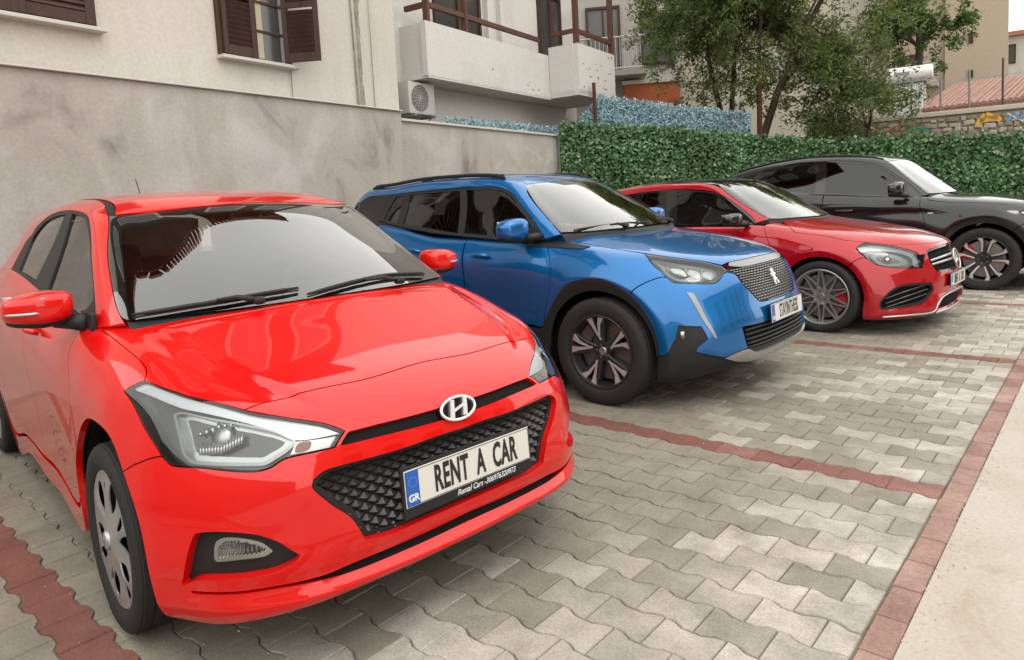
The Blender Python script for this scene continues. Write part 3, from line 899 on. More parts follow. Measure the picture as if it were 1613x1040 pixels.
def wall_piece(name, s0, s1, top, label, d0=0., th=.22, cap=.05):
    r_ = wroot(name, s0, d0); tag(r_, label, 'wall')
    n = 26; v = []; f = []      # hand-rendered face, slightly uneven
    rr = random.Random(5); g = {}
    for i in range(n + 1):
        for j in range(13):
            g[i, j] = len(v); e = 0 if j in (0, 12) else rr.gauss(0, .004)
            v.append((e, (s1 - s0) * i / n, top * j / 12))
    for i in range(n):
        for j in range(12): f.append((g[i, j], g[i + 1, j], g[i + 1, j + 1], g[i, j + 1]))
    mb = MB(); mb.add(v, f); mb.box((-th / 2 - .008, (s1 - s0) / 2, top / 2), (th, s1 - s0, top)); put('wall', mb.mesh('wall', angle=50, m=M_RENDER), None, r_)
    mb = MB(); mb.rbox((-th / 2 + .012, (s1 - s0) / 2, top + cap / 2), (th + .05, s1 - s0 + .004, cap), .008); mb.build('coping', M_STONE, r_)
    return r_
wall_piece('boundary_wall', -12, 4.42, 2.56, 'tall grey rendered wall behind the red hatchback and blue crossover', cap=.018)
wall_piece('low_wall', 4.44, 8.62, 2.45, 'lower grey rendered wall continuing to the green hedge', .06, cap=.035)

# --- house
FD = .35
hs = wroot('plaster_house', 0, FD); tag(hs, 'cream plastered house with brown shutters above the grey wall', 'house')
mb = MB(); mb.box((-3.5, 1.14, 4.2), (7, 7.28, 8.4)); put('wall', mb.mesh('wall', m=M_PLASTER), None, hs)     # s -11.98 .. 4.78
# crumbling corner strip with pipe
mb = MB(); rr = random.Random(9)
for i in range(34):
    z = 2.3 + i * .15; mb.box((.004 + rr.uniform(0, .004), 4.07 + rr.gauss(0, .008), z + .075), (.012, .10 + rr.gauss(0, .02), .152))
put('cracked_joint', mb.mesh('cracked_joint', m=surface('bare_render', [(.17, .14, .11), (.38, .33, .28)], 9, .95, 60, .6)), None, hs)
mb = MB(); mb.tube([(.03, 4.02, 2.3), (.03, 4.0, 4), (.03, 4.0, 7)], .018, 6); mb.tube([(.02, 4.30, 2.5), (.02, 4.31, 7)], .006, 5); mb.build('downpipe', M_STONE, hs, smooth=True)
def slats(mb, x, y0, y1, z0, z1, pitch=.052, depth=.022):
    n = int((z1 - z0) / pitch)
    for i in range(n):
        z = z0 + (i + .5) * pitch; mb.box((x, (y0 + y1) / 2, z), (depth, y1 - y0, pitch * .95), Matrix.Rotation(R(28), 3, 'Y'))
def shutter(parent, w_, h_, loc, rot):
    """louvred leaf hinged at its y=0 edge"""
    fr = MB(); t = .036
    for y in (0.0275, w_ - .0275): fr.rbox((0, y, h_ / 2), (t, .055, h_), .004)
    for z in (.05, h_ / 2, h_ - .05): fr.rbox((0, w_ / 2, z), (t - .004, w_ - .11, .10 if z != h_ / 2 else .06), .004)
    o = fr.build('shutter', M_WOOD, parent); o.location = loc; o.rotation_euler = (0, 0, rot)
    sm = MB(); slats(sm, 0, .055, w_ - .055, .10, h_ / 2 - .03); slats(sm, 0, .055, w_ - .055, h_ / 2 + .03, h_ - .10); put('louvre_slats', sm.mesh('louvre_slats', m=M_WOOD), None, o)
    return o
def house_window(y0, y1, z0, h_, mode):
    """mode: closed shutters or left closed / right swung open"""
    w_ = y1 - y0
    mb = MB()
    for y in (y0 - .02, y1 + .02): mb.rbox((.012, y, z0 + h_ / 2), (.05, .05, h_ + .06), .004)
    mb.rbox((.012, (y0 + y1) / 2, z0 + h_ + .02), (.05, w_ + .1, .05), .004)
    o = mb.build('window', M_WOOD, hs)
    gl_ = MB(); gl_.box((.004, (y0 + y1) / 2, z0 + h_ / 2), (.006, w_, h_)); put('pane', gl_.mesh('pane', m=mat('room_dark', (.05, .048, .045), .15, spec=.8)), None, o)
    si = MB(); si.rbox((.05, (y0 + y1) / 2 + .02, z0 - .035), (.14, w_ + .16, .035), .006); put('sill', si.mesh('sill', m=M_STONE), None, o)
    mu = MB(); mu.box((.014, (y0 + y1) / 2, z0 + h_ / 2), (.02, .05, h_))
    for k in range(1, 4): mu.box((.014, (y0 + y1) / 2, z0 + h_ * k / 4), (.018, w_, .025))
    put('glazing_bar', mu.mesh('glazing_bar', m=M_WOOD), None, o)
    if mode == 'closed': shutter(hs, w_ / 2, h_, (.045, y0, z0 + .005), 0); q = shutter(hs, w_ / 2, h_, (.045, y1, z0 + .005), math.pi)
    else:
        shutter(hs, w_ * .48, h_, (.045, y0, z0 + .005), 0); q = shutter(hs, w_ * .50, h_, (.05, y1 - .06, z0 + .005), R(-62))
        cu = MB(); cu.box((.009, y0 + w_ * .56, z0 + h_ * .5), (.004, w_ * .14, h_ * .96)); put('curtain', cu.mesh('curtain', m=mat('curtain_cloth', (.42, .38, .26), .9)), None, o)
house_window(-.30, .83, 3.06, 1.25, 'closed')
house_window(2.12, 2.95, 3.01, 1.25, 'open')
mb = MB(); mb.tube([(.02, 2.98, 2.55), (.02, 2.98, 2.95)], .006, 5); mb.build('cable', M_IRON, hs)
# timber clad upper storey with pale window frames (mostly above the picture), made up to darken the reflections on the cars
ub = MB(); ub.box((.02, 1.14, 6.75), (.10, 7.3, 3.0)); uo = ub.build('added_upper_storey', surface('added_dark_cladding', [(.045, .03, .022), (.085, .06, .045)], 3, .7, 40, .3), hs)
for y in (-1.4, .4, 2.5, 4.0):
    q = MB(); q.box((.075, y, 6.45), (.03, .95, 1.4)); w_ = put('upper_window', q.mesh('upper_window', m=M_STONE), None, hs); q = MB(); q.box((.095, y, 6.45), (.012, .75, 1.2)); put('pane', q.mesh('pane', m=mat('room_dark', (.05, .048, .045), .15, spec=.8)), None, w_)
# roof with tile ends along the eave
mb = MB(); mb.add([(.75, -2.9, 8.30), (.75, 4.95, 8.30), (-7.6, 4.95, 9.98), (-7.6, -2.9, 9.98), (.75, -2.9, 8.42), (.75, 4.95, 8.42), (-7.6, 4.95, 10.10), (-7.6, -2.9, 10.10)], [(0, 1, 2, 3), (4, 5, 6, 7), (0, 1, 5, 4), (1, 2, 6, 5), (2, 3, 7, 6), (3, 0, 4, 7)]); ro = mb.build('roof', M_TILE, hs)
mb = MB()
for i in range(60): mb.tube([(.88, -2.85 + i * .131, 8.39), (-1.5, -2.85 + i * .131, 8.88)], .056, 8)
put('roof_tiles', mb.mesh('roof_tiles', angle=40, m=M_TILE), None, ro)

# --- set-back house part with the solid balcony
bh = wroot('balcony_house', 4.78, .90); tag(bh, 'white house with solid balcony and brown timber rails beside the cream house', 'house')
mb = MB(); mb.box((-4, 3.1, 4.6), (8, 6.2, 9.2)); put('wall', mb.mesh('wall', m=M_WHITEPL), None, bh)
# balcony parapets (local y = s-4.78, x = .90-d)
mb = MB(); mb.box((.50, 2.40, 3.585), (.10, 3.48, .77)); mb.box((.225, .76, 3.585), (.449, .10, .77)); put('balcony_parapet', mb.mesh('balcony_parapet', m=M_WHITEPL), None, bh)
mb = MB(); mb.box((.235, 2.43, 3.22), (.62, 3.50, .10)); put('balcony_slab', mb.mesh('balcony_slab', m=M_WHITEPL), None, bh)
mb = MB(); mb.box((1.10, 4.94, 3.66), (.10, 1.54, .90)); mb.box((.80, 4.20, 3.66), (.50, .10, .90)); mb.box((.5, 5.69, 3.66), (1.1, .10, .90)); put('corner_balcony_parapet', mb.mesh('corner_balcony_parapet', m=M_WHITEPL), None, bh)
mb = MB(); mb.box((.55, 4.94, 3.24), (1.2, 1.58, .10)); put('corner_balcony_slab', mb.mesh('corner_balcony_slab', m=M_WHITEPL), None, bh)
def rail(pts, r_=.035, name='timber_rail', m=None):
    for a, b in zip(pts[:-1], pts[1:]):
        q = MB(); a, b = Vector(a), Vector(b); L_ = (b - a).length; rot = Vector((1, 0, 0)).rotation_difference(b - a).to_matrix()
        q.rbox((a + b) / 2, (L_, r_ * 1.6, r_ * 2.2), .006, rot); q.build(name, m or M_WOODR, bh)
rail([(.50, .76, 4.22), (.50, 3.9, 4.22)]); rail([(.10, .76, 4.22), (.48, .76, 4.22)])
for y in (.76, 1.68): rail([(.50, y, 3.97), (.50, y, 5.6)], .04, 'timber_post')
rail([(1.10, 4.22, 4.34), (1.10, 5.68, 4.34)]); rail([(.6, 4.20, 4.34), (1.08, 4.20, 4.34)])
for y in (4.22, 5.68): rail([(1.10, y, 4.11), (1.10, y, 6.0)], .045, 'timber_post')
def bdoor(y0, y1, z0, z1, lab):
    q = MB()
    for y in (y0, y1, (y0 + y1) / 2): q.box((.02, y, (z0 + z1) / 2), (.05, .06, z1 - z0))
    for z in (z0 + .03, z1 - .03): q.box((.022, (y0 + y1) / 2, z), (.05, y1 - y0, .06))
    o = q.build(lab, M_WOOD, bh); g = MB(); g.box((.006, (y0 + y1) / 2, (z0 + z1) / 2), (.008, y1 - y0, z1 - z0)); put('pane', g.mesh('pane', m=mat('room_dark', (.05, .048, .045), .15, spec=.8)), None, o)
bdoor(1.55, 2.75, 3.3, 5.4, 'balcony_door'); bdoor(4.75, 5.6, 3.3, 5.4, 'corner_balcony_door')
mb = MB()
for y in (2.95, 3.35): mb.box((.05, y, 4.4), (.10, .10, 2.2))
put('pilaster', mb.mesh('pilaster', m=M_WHITEPL), None, bh)
rr = random.Random(21); mb = MB()
for i in range(26):     # flaking paint patches
    y = rr.choice([rr.uniform(4.25, 5.6), rr.uniform(2.2, 3.9)]); x = 1.152 if y > 4.1 else .552; z = rr.uniform(3.25, 4.05) if y > 4.1 else rr.uniform(3.22, 3.5)
    if y <= 4.1 and i % 3: continue
    w_, h_ = rr.uniform(.03, .10), rr.uniform(.015, .05); n = 7
    mb.add([(x, y + w_ * .5 * math.cos(k * 6.283 / n) * rr.uniform(.6, 1.2), z + h_ * .5 * math.sin(k * 6.283 / n) * rr.uniform(.6, 1.2)) for k in range(n)], [tuple(range(n))])
tag(put('flaked_paint', mb.mesh('flaked_paint', m=mat('flaked_render', (.16, .14, .12), .9)), None, bh), kind='stuff')
# air conditioner under the balcony
ac = wroot('air_conditioner', 5.52, .70, 2.66); tag(ac, 'white air conditioner outdoor unit under the solid balcony', 'air conditioner')
M_AC = mat('ac_white', (.42, .41, .385), .5)
mb = MB(); mb.rbox((0, 0, .24), (.28, .58, .46), .02); put('casing', mb.mesh('casing', angle=40, m=M_AC), None, ac)
mb = MB(); n = 28
for r_ in (.05, .085, .12, .155, .19): mb.tube([(.148, -.05 + r_ * math.cos(6.2832 * k / n), .24 + r_ * math.sin(6.2832 * k / n)) for k in range(n + 1)], .004, 4, False)
for k in range(8): a = math.pi * k / 8; mb.tube([(.150, -.05 - .195 * math.cos(a), .24 - .195 * math.sin(a)), (.150, -.05 + .195 * math.cos(a), .24 + .195 * math.sin(a))], .003, 4)
put('fan_guard', mb.mesh('fan_guard', m=mat('ac_grille', (.40, .39, .37), .5)), None, ac)
mb = MB(); n = 28; mb.add([(.1425, -.05 + .19 * math.cos(6.2832 * k / n), .24 + .19 * math.sin(6.2832 * k / n)) for k in range(n)], [tuple(range(n))]); put('fan_opening', mb.mesh('fan_opening', m=mat('ac_dark', (.10, .095, .09), .8)), None, ac)
mb = MB()
for y in (-.22, .22): mb = MB(); mb.box((-.02, y, -.015), (.42, .03, .03)); mb.tube([(-.22, y, -.25), (.12, y, -.02)], .01, 5); put('bracket', mb.mesh('bracket', m=M_IRON), None, ac)


# ------------------------------------------------------------------ leaf helpers
def leaf_mesh(name, C, Nn, size, asp, m, fold=.25, rs=None, spread=.7):
    """one folded leaf (4 triangles) at each centre C, roughly facing Nn"""
    rs = rs or RNG; n = len(C)
    a = Nn + rs.normal(0, spread, (n, 3)); a /= np.linalg.norm(a, axis=1)[:, None]
    t = rs.normal(0, 1, (n, 3)); t -= (t * a).sum(1)[:, None] * a; t /= np.linalg.norm(t, axis=1)[:, None]
    b = np.cross(a, t); s_ = (size * rs.uniform(.6, 1.35, n))[:, None]
    p0 = C - t * s_ * .5; p1 = C + b * s_ * asp * .5 + a * s_ * fold * .4; p2 = C + t * s_ * .5; p3 = C - b * s_ * asp * .5 + a * s_ * fold * .4
    V = np.stack([p0, p1, p2, p3], 1).reshape(-1, 3); i = np.arange(n)[:, None] * 4
    F = np.concatenate([i + [[0, 1, 2]], i + [[0, 2, 3]]], 1).reshape(-1, 3)
    me = bpy.data.meshes.new(name); me.vertices.add(len(V)); me.vertices.foreach_set('co', V.ravel())
    me.loops.add(F.size); me.loops.foreach_set('vertex_index', F.ravel()); me.polygons.add(len(F)); me.polygons.foreach_set('loop_start', np.arange(0, F.size, 3)); me.polygons.foreach_set('loop_total', np.full(len(F), 3))
    at = me.attributes.new('rnd', 'FLOAT', 'FACE'); at.data.foreach_set('value', np.repeat(rs.random(n), 2))
    me.update(); me.validate(); me.materials.append(m)
    return me
def leaf_mat(name, cols, rough=.5, trans=.25):
    m = mat(name, cols[0], rough, spec=.35); nt, N, L, b = nodes(m)
    at = N.new('ShaderNodeAttribute'); at.attribute_name = 'rnd'
    r_ = ramp(N, [(i / (len(cols) - 1), c) for i, c in enumerate(cols)]); L.new(at.outputs['Fac'], r_.inputs[0])
    g = N.new('ShaderNodeNewGeometry'); n1 = noise(N, L, g.outputs['Position'], 1.3, 2)
    mm = N.new('ShaderNodeVectorMath'); mm.operation = 'SCALE'; L.new(r_.outputs[0], mm.inputs[0]); L.new(mth(N, L, 'ADD', n1.outputs[0], .5), mm.inputs[3]); L.new(mm.outputs[0], b.inputs['Base Color'])
    tr = N.new('ShaderNodeBsdfTranslucent'); L.new(mm.outputs[0], tr.inputs[0]); mx = N.new('ShaderNodeMixShader'); mx.inputs[0].default_value = trans
    L.new(b.outputs[0], mx.inputs[1]); L.new(tr.outputs[0], mx.inputs[2]); L.new(mx.outputs[0], N['Material Output'].inputs['Surface'])
    return m
M_IVY = leaf_mat('ivy_leaf', [(.014, .05, .016), (.03, .10, .03), (.055, .15, .042), (.085, .18, .062), (.14, .23, .105), (.26, .33, .21)], .45, .12)
M_BLUELEAF = leaf_mat('blue_leaf', [(.08, .20, .25), (.15, .32, .38), (.27, .43, .49), (.42, .54, .58), (.55, .62, .63)], .5, .2)
M_LEAF = leaf_mat('tree_leaf', [(.04, .07, .018), (.08, .125, .03), (.125, .175, .05), (.175, .215, .075), (.24, .24, .10)], .55, .45)
M_LEAF2 = leaf_mat('tree_leaf_bright', [(.025, .065, .012), (.05, .11, .02), (.08, .15, .03), (.11, .17, .05)], .55, .3)
M_BARK = surface('bark', [(.045, .03, .022), (.10, .07, .05)], 14, .9, 60, .8, (1, 1, .3))

# ------------------------------------------------------------------ leaf screens
def screen(name, label, cat_, P, m, n, size, z0, back, group=None, asp=.75, dep=.07, jz=.03):
    """P: list of (x, y, ztop) along the fence; leaves scattered over the strip"""
    r_ = empty(name, (P[0][0], P[0][1], 0)); tag(r_, label, cat_, group); o0 = np.array([P[0][0], P[0][1], 0])
    seg = [np.linalg.norm(np.array(b[:2]) - np.array(a[:2])) for a, b in zip(P[:-1], P[1:])]; tot = sum(seg); C = []; Nn = []
    mb = MB()
    for (a, b), l in zip(zip(P[:-1], P[1:]), seg):
        k = int(n * l / tot); t = RNG.random(k); h_ = RNG.random(k)
        zt = np.array(a[2] + (b[2] - a[2]) * t); zz = z0 + (zt + jz * RNG.normal(0, 1, k) - z0) * h_ ** .9
        x = a[0] + (b[0] - a[0]) * t; y = a[1] + (b[1] - a[1]) * t
        nx, ny = (b[1] - a[1]) / l, -(b[0] - a[0]) / l
        if nx * -a[0] + ny * -a[1] < 0: nx, ny = -nx, -ny
        d = RNG.uniform(0, dep, k) + .3 * dep * np.sin(zz * 5 + t * l * 4)
        C.append(np.stack([x + nx * d, y + ny * d, zz], 1) - o0); Nn.append(np.tile([nx, ny, .35], (k, 1)))
        A = [(a[0] - o0[0] - nx * .04, a[1] - o0[1] - ny * .04), (b[0] - o0[0] - nx * .04, b[1] - o0[1] - ny * .04)]
        mb.add([(*A[0], z0), (*A[1], z0), (*A[1], b[2] - .05), (*A[0], a[2] - .05), (A[0][0] - nx * .02, A[0][1] - ny * .02, z0), (A[1][0] - nx * .02, A[1][1] - ny * .02, z0), (A[1][0] - nx * .02, A[1][1] - ny * .02, b[2] - .05), (A[0][0] - nx * .02, A[0][1] - ny * .02, a[2] - .05)], [(0, 1, 2, 3), (7, 6, 5, 4), (3, 2, 6, 7), (0, 3, 7, 4), (1, 5, 6, 2)])
    put('backing_net', mb.mesh('backing_net', m=back), None, r_)
    o = put('foliage', leaf_mesh('foliage', np.concatenate(C), np.concatenate(Nn), size, asp, m, .3, None, .55), None, r_); tag(o, kind='stuff')
    return r_
HEDGE = [(-7.55, 9.95, 2.70), (-6.23, 11.41, 2.52), (-4.75, 12.53, 2.25), (-3.95, 12.86, 2.10), (-2.93, 12.87, 2.04), (-2.03, 12.86, 1.99), (-1.12, 12.85, 1.95), (1.5, 12.85, 1.90)]
screen('ivy_screen', 'dense dark green ivy leaf screen behind the black SUV', 'hedge', HEDGE, M_IVY, 44000, .066, .15, mat('net_green', (.008, .025, .010), .9))
screen('blue_leaf_screen', 'blue and white leaf screen standing above the green hedge', 'fence', [(-7.75, 10.60, 2.66), (-7.35, 10.97, 3.22), (-6.4, 12.0, 2.98), (-5.38, 13.14, 2.77)], M_BLUELEAF, 12000, .06, 2.0, mat('net_blue', (.12, .27, .33), .9), None, .4, .035, .018)
screen('blue_leaf_strip', 'low blue and white leaf strip along the top of the lower wall', 'fence', [tuple(wp(5.6, .25, 2.60)), tuple(wp(8.9, .25, 2.66))], M_BLUELEAF, 3000, .055, 2.3, mat('net_blue', (.12, .27, .33), .9), None, .4, .035, .018)
def post(x, y, z0, z1, label, m=M_RUST, w_=.05):
    r_ = empty('fence_post', (x, y, z0)); tag(r_, label, 'post')
    mb = MB(); mb.rbox((0, 0, (z1 - z0) / 2), (w_, w_, z1 - z0), .004); mb.build('post', m, r_); mb = MB(); mb.rbox((0, 0, z1 - z0 + .004), (w_ + .01, w_ + .01, .012), .003); mb.build('cap', m, r_)
post(-7.36, 10.80, 0, 3.42, 'rusty square post rising over the left end of the blue screen')
post(-5.27, 13.36, 0, 3.75, 'rusty square post at the right end of the blue screen by the leaning tree')
post(*wp(8.68, -.02, 0)[:2], 0, 2.44, 'dark rusty post where the lower wall meets the green hedge', M_RUST, .06)

# ------------------------------------------------------------------ trees
def tree(name, label, base, stems, leafm, nleaf, size, seed, group, crown_c, crown_r, zmin=0):
    """stems: list of polylines (offsets from base) with start radius; limbs and twigs grow from them into an ellipsoid crown"""
    rs = np.random.default_rng(seed); rd = random.Random(seed)
    r_ = empty(name, base); tag(r_, label, 'tree', group)
    tb = MB(); tips = []
    def grow(p, d, l, r0, depth):
        pts = [p]; q = p.copy(); dd = d.copy(); n = 4
        for i in range(n):
            dd = (dd + Vector((rd.gauss(0, .16), rd.gauss(0, .16), rd.gauss(0, .12) + .03))).normalized(); q = q + dd * l / n; pts.append(q.copy())
        tb.tube(pts, [r0 * (1 - .55 * i / n) for i in range(n + 1)], 6 if depth < 2 else 4, False)
        if depth >= 3 or r0 < .006:
            tips.append((pts[2], pts[-1])); return
        for k in range(3 if depth else 4):
            i = rd.choice([2, 3, 4]) if k else 4
            ax = Vector((rd.gauss(0, 1), rd.gauss(0, 1), rd.gauss(0, .6))); nd = (dd * .75 + ax.normalized() * .75).normalized()
            grow(pts[i], nd, l * rd.uniform(.55, .8), r0 * .5, depth + 1)
    for pl, r0 in stems:
        P = [Vector(q) for q in pl]; n = len(P)
        tb.tube(P, [r0 * (1 - .5 * i / (n - 1)) for i in range(n)], 10, False)
        for i in range(max(1, n // 2), n):
            for k in range(3 if i < n - 1 else 4):
                a = rd.uniform(0, 6.28); d = (P[i] - P[i - 1]).normalized() * .5 + Vector((math.cos(a), math.sin(a), rd.uniform(-.1, .7)))
                grow(P[i], d.normalized(), rd.uniform(.8, 1.5) * crown_r[0] * .45, r0 * .42, 1)
    put('trunk', tb.mesh('trunk', smooth=True, m=M_BARK), None, r_)
    # leaf sprays at twig tips plus extra sprays through the crown
    C = []; per = 26; k = int(nleaf / per); T = np.array([[tuple(a), tuple(b)] for a, b in tips]) if tips else np.zeros((0, 2, 3))
    cc = np.array(crown_c); cr = np.array(crown_r)
    for i in range(k):
        if len(T) and rs.random() < .72:
            a, b = T[rs.integers(len(T))]; c = a + (b - a) * rs.random() + rs.normal(0, .10, 3)
        else:
            v = rs.normal(0, 1, 3); v /= np.linalg.norm(v); c = cc + v * cr * rs.uniform(.45, 1.0) ** .6
        ax = rs.normal(0, 1, 3); ax[2] = ax[2] * .4 - .5; ax /= np.linalg.norm(ax); l = rs.uniform(.22, .42)
        t = np.linspace(0, 1, per); jit = rs.normal(0, 1, (per, 3)); jit -= (jit @ ax)[:, None] * ax
        C.append(c + ax * (t * l)[:, None] + jit * .055 + [0, 0, -.05] * (t ** 2)[:, None])
    C = np.concatenate(C); C = C[C[:, 2] + base[2] > zmin]
    o = put('crown', leaf_mesh('crown', C, np.tile([0, 0, 1.], (len(C), 1)), size, .38, leafm, .2, rs, .9), None, r_); tag(o, kind='stuff')
    return r_
tree('acacia_tree', 'slender two stemmed tree behind the blue leaf screen', (-6.8, 15.04, 0), [([(0, 0, 0), (-.02, 0, 3.0), (-.28, -.05, 4.3), (-.35, -.1, 5.6)], .075), ([(.12, 0, 0), (.16, .1, 3.0), (.24, .2, 4.4), (.6, .4, 6.0)], .065)], M_LEAF, 46000, .09, 3, 'trees behind the hedge', (.0, -.1, 5.0), (2.0, 1.8, 1.9), 2.6)
tree('leaning_tree', 'larger tree with a leaning dark trunk right of the blue leaf screen', (-5.66, 14.43, 0), [([(0, 0, 0), (.02, 0, 2.4), (.30, .1, 3.3), (.62, .22, 4.1), (1.2, .4, 5.2)], .095), ([(-.05, 0, 0), (-.06, 0, 2.6), (-.05, 0, 3.9), (.1, -.1, 5.4)], .06)], M_LEAF, 56000, .09, 8, 'trees behind the hedge', (.9, .0, 4.7), (2.3, 1.9, 2.0), 2.3)
tree('shrub_tree', 'low leafy tree with drooping sprays beside the stone wall', (-3.9, 15.0, 0), [([(0, 0, 0), (.05, 0, 1.6), (.1, .1, 2.4)], .06)], M_LEAF, 9000, .085, 12, 'trees behind the hedge', (-.2, 0, 2.6), (1.3, 1.0, .9), 1.8)
tree('brown_tipped_tree', 'tall tree with browning leaves in front of the beige tower', (-5.0, 25.4, 0), [([(0, 0, 0), (0, 0, 3.5), (.1, 0, 5.5), (.1, .1, 7.4)], .16)], M_LEAF2, 15000, .15, 17, 'trees behind the hedge', (.3, 0, 6.6), (1.5, 1.4, 2.4), 4.2)

# ------------------------------------------------------------------ far buildings
def block(name, label, origin, rz, w_, dep, h_, m, wins, roof=None, cat_='building', winm=None, frame=None, balc=()):
    """box building; local x along the facade (0..w), facade at y=0 facing -y; wins: (x, z, w, h)"""
    r_ = empty(name, origin, rz); tag(r_, label, cat_)
    mb = MB(); mb.box((w_ / 2, dep / 2, h_ / 2), (w_, dep, h_)); put('wall', mb.mesh('wall', m=m), None, r_)
    fm = frame or M_WOOD
    for x, z, ww, hh in wins:
        q = MB()
        for xx in (x - ww / 2, x + ww / 2): q.box((xx, -.02, z), (.07, .08, hh + .07))
        for zz in (z - hh / 2, z + hh / 2): q.box((x, -.022, zz), (ww, .08, .07))
        q.box((x, -.015, z), (.05, .05, hh))
        o = q.build('window', fm, r_); g = MB(); g.box((x, -.006, z), (ww, .012, hh)); put('pane', g.mesh('pane', m=winm or mat('room_dark', (.05, .048, .045), .15, spec=.8)), None, o)
    for x0, x1, z, dp in balc:
        q = MB(); q.box(((x0 + x1) / 2, -dp / 2, z), (x1 - x0, dp, .14)); put('balcony_slab', q.mesh('balcony_slab', m=m), None, r_)
        q = MB()
        for zz in (z + .12, z + .95): q.tube([(x0 + .02, -.02, zz), (x0 + .02, -dp + .03, zz), (x1 - .02, -dp + .03, zz), (x1 - .02, -.02, zz)], .022, 5)
        for k in range(int((x1 - x0) / .11)): q.tube([(x0 + .05 + k * .11, -dp + .03, z + .07), (x0 + .05 + k * .11, -dp + .03, z + .95)], .009, 4)
        for k in range(int(dp / .11)): q.tube([(x0 + .02, -.05 - k * .11, z + .07), (x0 + .02, -.05 - k * .11, z + .95)], .009, 4)
        put('railing', q.mesh('railing', m=mat('railing_grey', (.42, .42, .41), .5, .3)), None, r_)
    if roof:
        q = MB(); q.box((w_ / 2, dep / 2 - .05, h_ + .1), (w_ + .4, dep + .5, .22)); put('roof_slab', q.mesh('roof_slab', m=roof), None, r_)
    return r_
# facade directions: the camera looks along roughly (-.5, .85); facades face the camera
block('grey_flats', 'grey block of flats with railed balcony behind the corner balcony', (-13.2, 15.6, 0), R(34), 4.6, 8, 13, surface('plaster_grey', [(.30, .28, .25), (.38, .36, .33)], .4, .9, 20, .1), [(2.45, 5.7, .9, 1.9), (3.9, 5.7, .8, 1.4)], balc=[(.4, 3.55, 4.66, 1.0)], winm=mat('room_grey', (.10, .10, .10), .3))
mb = MB(); oo = empty('orange_shop', (-10.25, 16.9, 0), R(34)); tag(oo, 'orange painted ground floor under the grey balcony', 'building'); mb.box((.55, .9, 2.2), (1.5, 1.6, 4.4)); put('wall', mb.mesh('wall', m=surface('plaster_orange', [(.36, .10, .045), (.42, .13, .06)], 1, .9, 20, .1)), None, oo); mb = MB(); mb.box((.55, .9, 4.45), (1.6, 1.7, .10)); put('cornice', mb.mesh('cornice', m=M_WHITEPL), None, oo)
block('cream_flats', 'pale cream block of flats behind the trees', (-14.0, 23.3, 0), R(21), 8.6, 8, 14, M_CREAM2, [(1.4, 8.6, 1.0, 1.2), (7.4, 8.4, 1.0, 1.2)], roof=M_CREAM2)
block('beige_tower', 'plain beige blank walled tower block on the right skyline', (-5.9, 35.5, 0), R(6), 2.25, 8, 14, M_BEIGE, [(.95, 7.2, .10, .35), (.95, 5.7, .10, .25)])
block('beige_annexe', 'wide beige flats with small balconies left of the blank tower', (-10.4, 35.2, 0), R(6), 4.48, 7, 13, M_BEIGE, [(3.2, 6.2, .9, 1.3), (1.7, 6.2, .9, 1.3), (3.2, 8.4, .9, 1.3)], balc=[(2.4, 4.3, 5.4, .9)])
block('far_white_house', 'small far white house with orange tiled edge at the right picture edge', (-5.6, 44.6, 0), R(4), 5.5, 6, 8.45, M_WHITEPL, [(1.0, 7.55, .6, .9), (2.35, 7.5, 1.0, 1.2)], roof=M_TILE)
# low tiled outbuilding
tl = empty('tiled_outbuilding', (-3.9, 20.7, 0), R(-2)); tag(tl, 'low outbuilding with red tiled roof beyond the stone wall', 'building')
mb = MB(); mb.box((2.6, 2.2, 1.52), (5.4, 4.2, 3.04)); put('wall', mb.mesh('wall', m=M_CREAM2), None, tl)
sl_ = MB(); sl_.add([(-.15, -.15, 3.10), (5.6, -.15, 3.10), (5.6, 4.2, 4.12), (-.15, 4.2, 4.12), (-.15, -.15, 3.02), (5.6, -.15, 3.02), (5.6, 4.2, 4.02), (-.15, 4.2, 4.02)], [(0, 1, 2, 3), (7, 6, 5, 4), (0, 4, 5, 1), (1, 5, 6, 2), (2, 6, 7, 3), (3, 7, 4, 0)]); rf = sl_.build('roof', M_TILE, tl)
tr_ = MB()
for i in range(44): tr_.tube([(-.08 + i * .13, -.22, 3.11 + .01 * (i % 2)), (-.08 + i * .13, 4.2, 4.14 + .01 * (i % 2))], .048, 6)
put('roof_tiles', tr_.mesh('roof_tiles', angle=40, m=surface('roof_tile_pale', [(.26, .13, .10), (.36, .20, .16), (.40, .25, .21)], 5, .9, 40, .3)), None, rf)
mb = MB(); mb.box((2.6, -.10, 2.94), (5.4, .06, .12)); put('eaves_beam', mb.mesh('eaves_beam', m=M_WHITEPL), None, tl)
# white corrugated shed and solar water heater
sh = empty('corrugated_shed', (-4.55, 20.45, 0), R(8)); tag(sh, 'white corrugated shed below the solar water tank', 'shed')
mb = MB(); v = []; f = []
for i in range(27): v += [(i * .026, -.012 if i % 2 else .012, 2.6), (i * .026, -.012 if i % 2 else .012, 3.82)]
for i in range(26): f.append((2 * i, 2 * i + 2, 2 * i + 3, 2 * i + 1))
mb.add(v, f); put('corrugated_sheet', mb.mesh('corrugated_sheet', m=mat('white_sheet', (.62, .62, .63), .5)), None, sh)
mb = MB(); mb.box((-.25, .55, 1.9), (1.9, 1.0, 3.75)); put('wall', mb.mesh('wall', m=M_CREAM2), None, sh)
mb = MB(); mb.rbox((.3, .5, 3.86), (.9, 1.1, .06), .01); put('shed_roof', mb.mesh('shed_roof', m=M_IRON), None, sh)
wh = empty('solar_water_heater', (-4.92, 21.45, 3.92), R(12)); tag(wh, 'white cylindrical solar water tank on the shed roof', 'water heater')
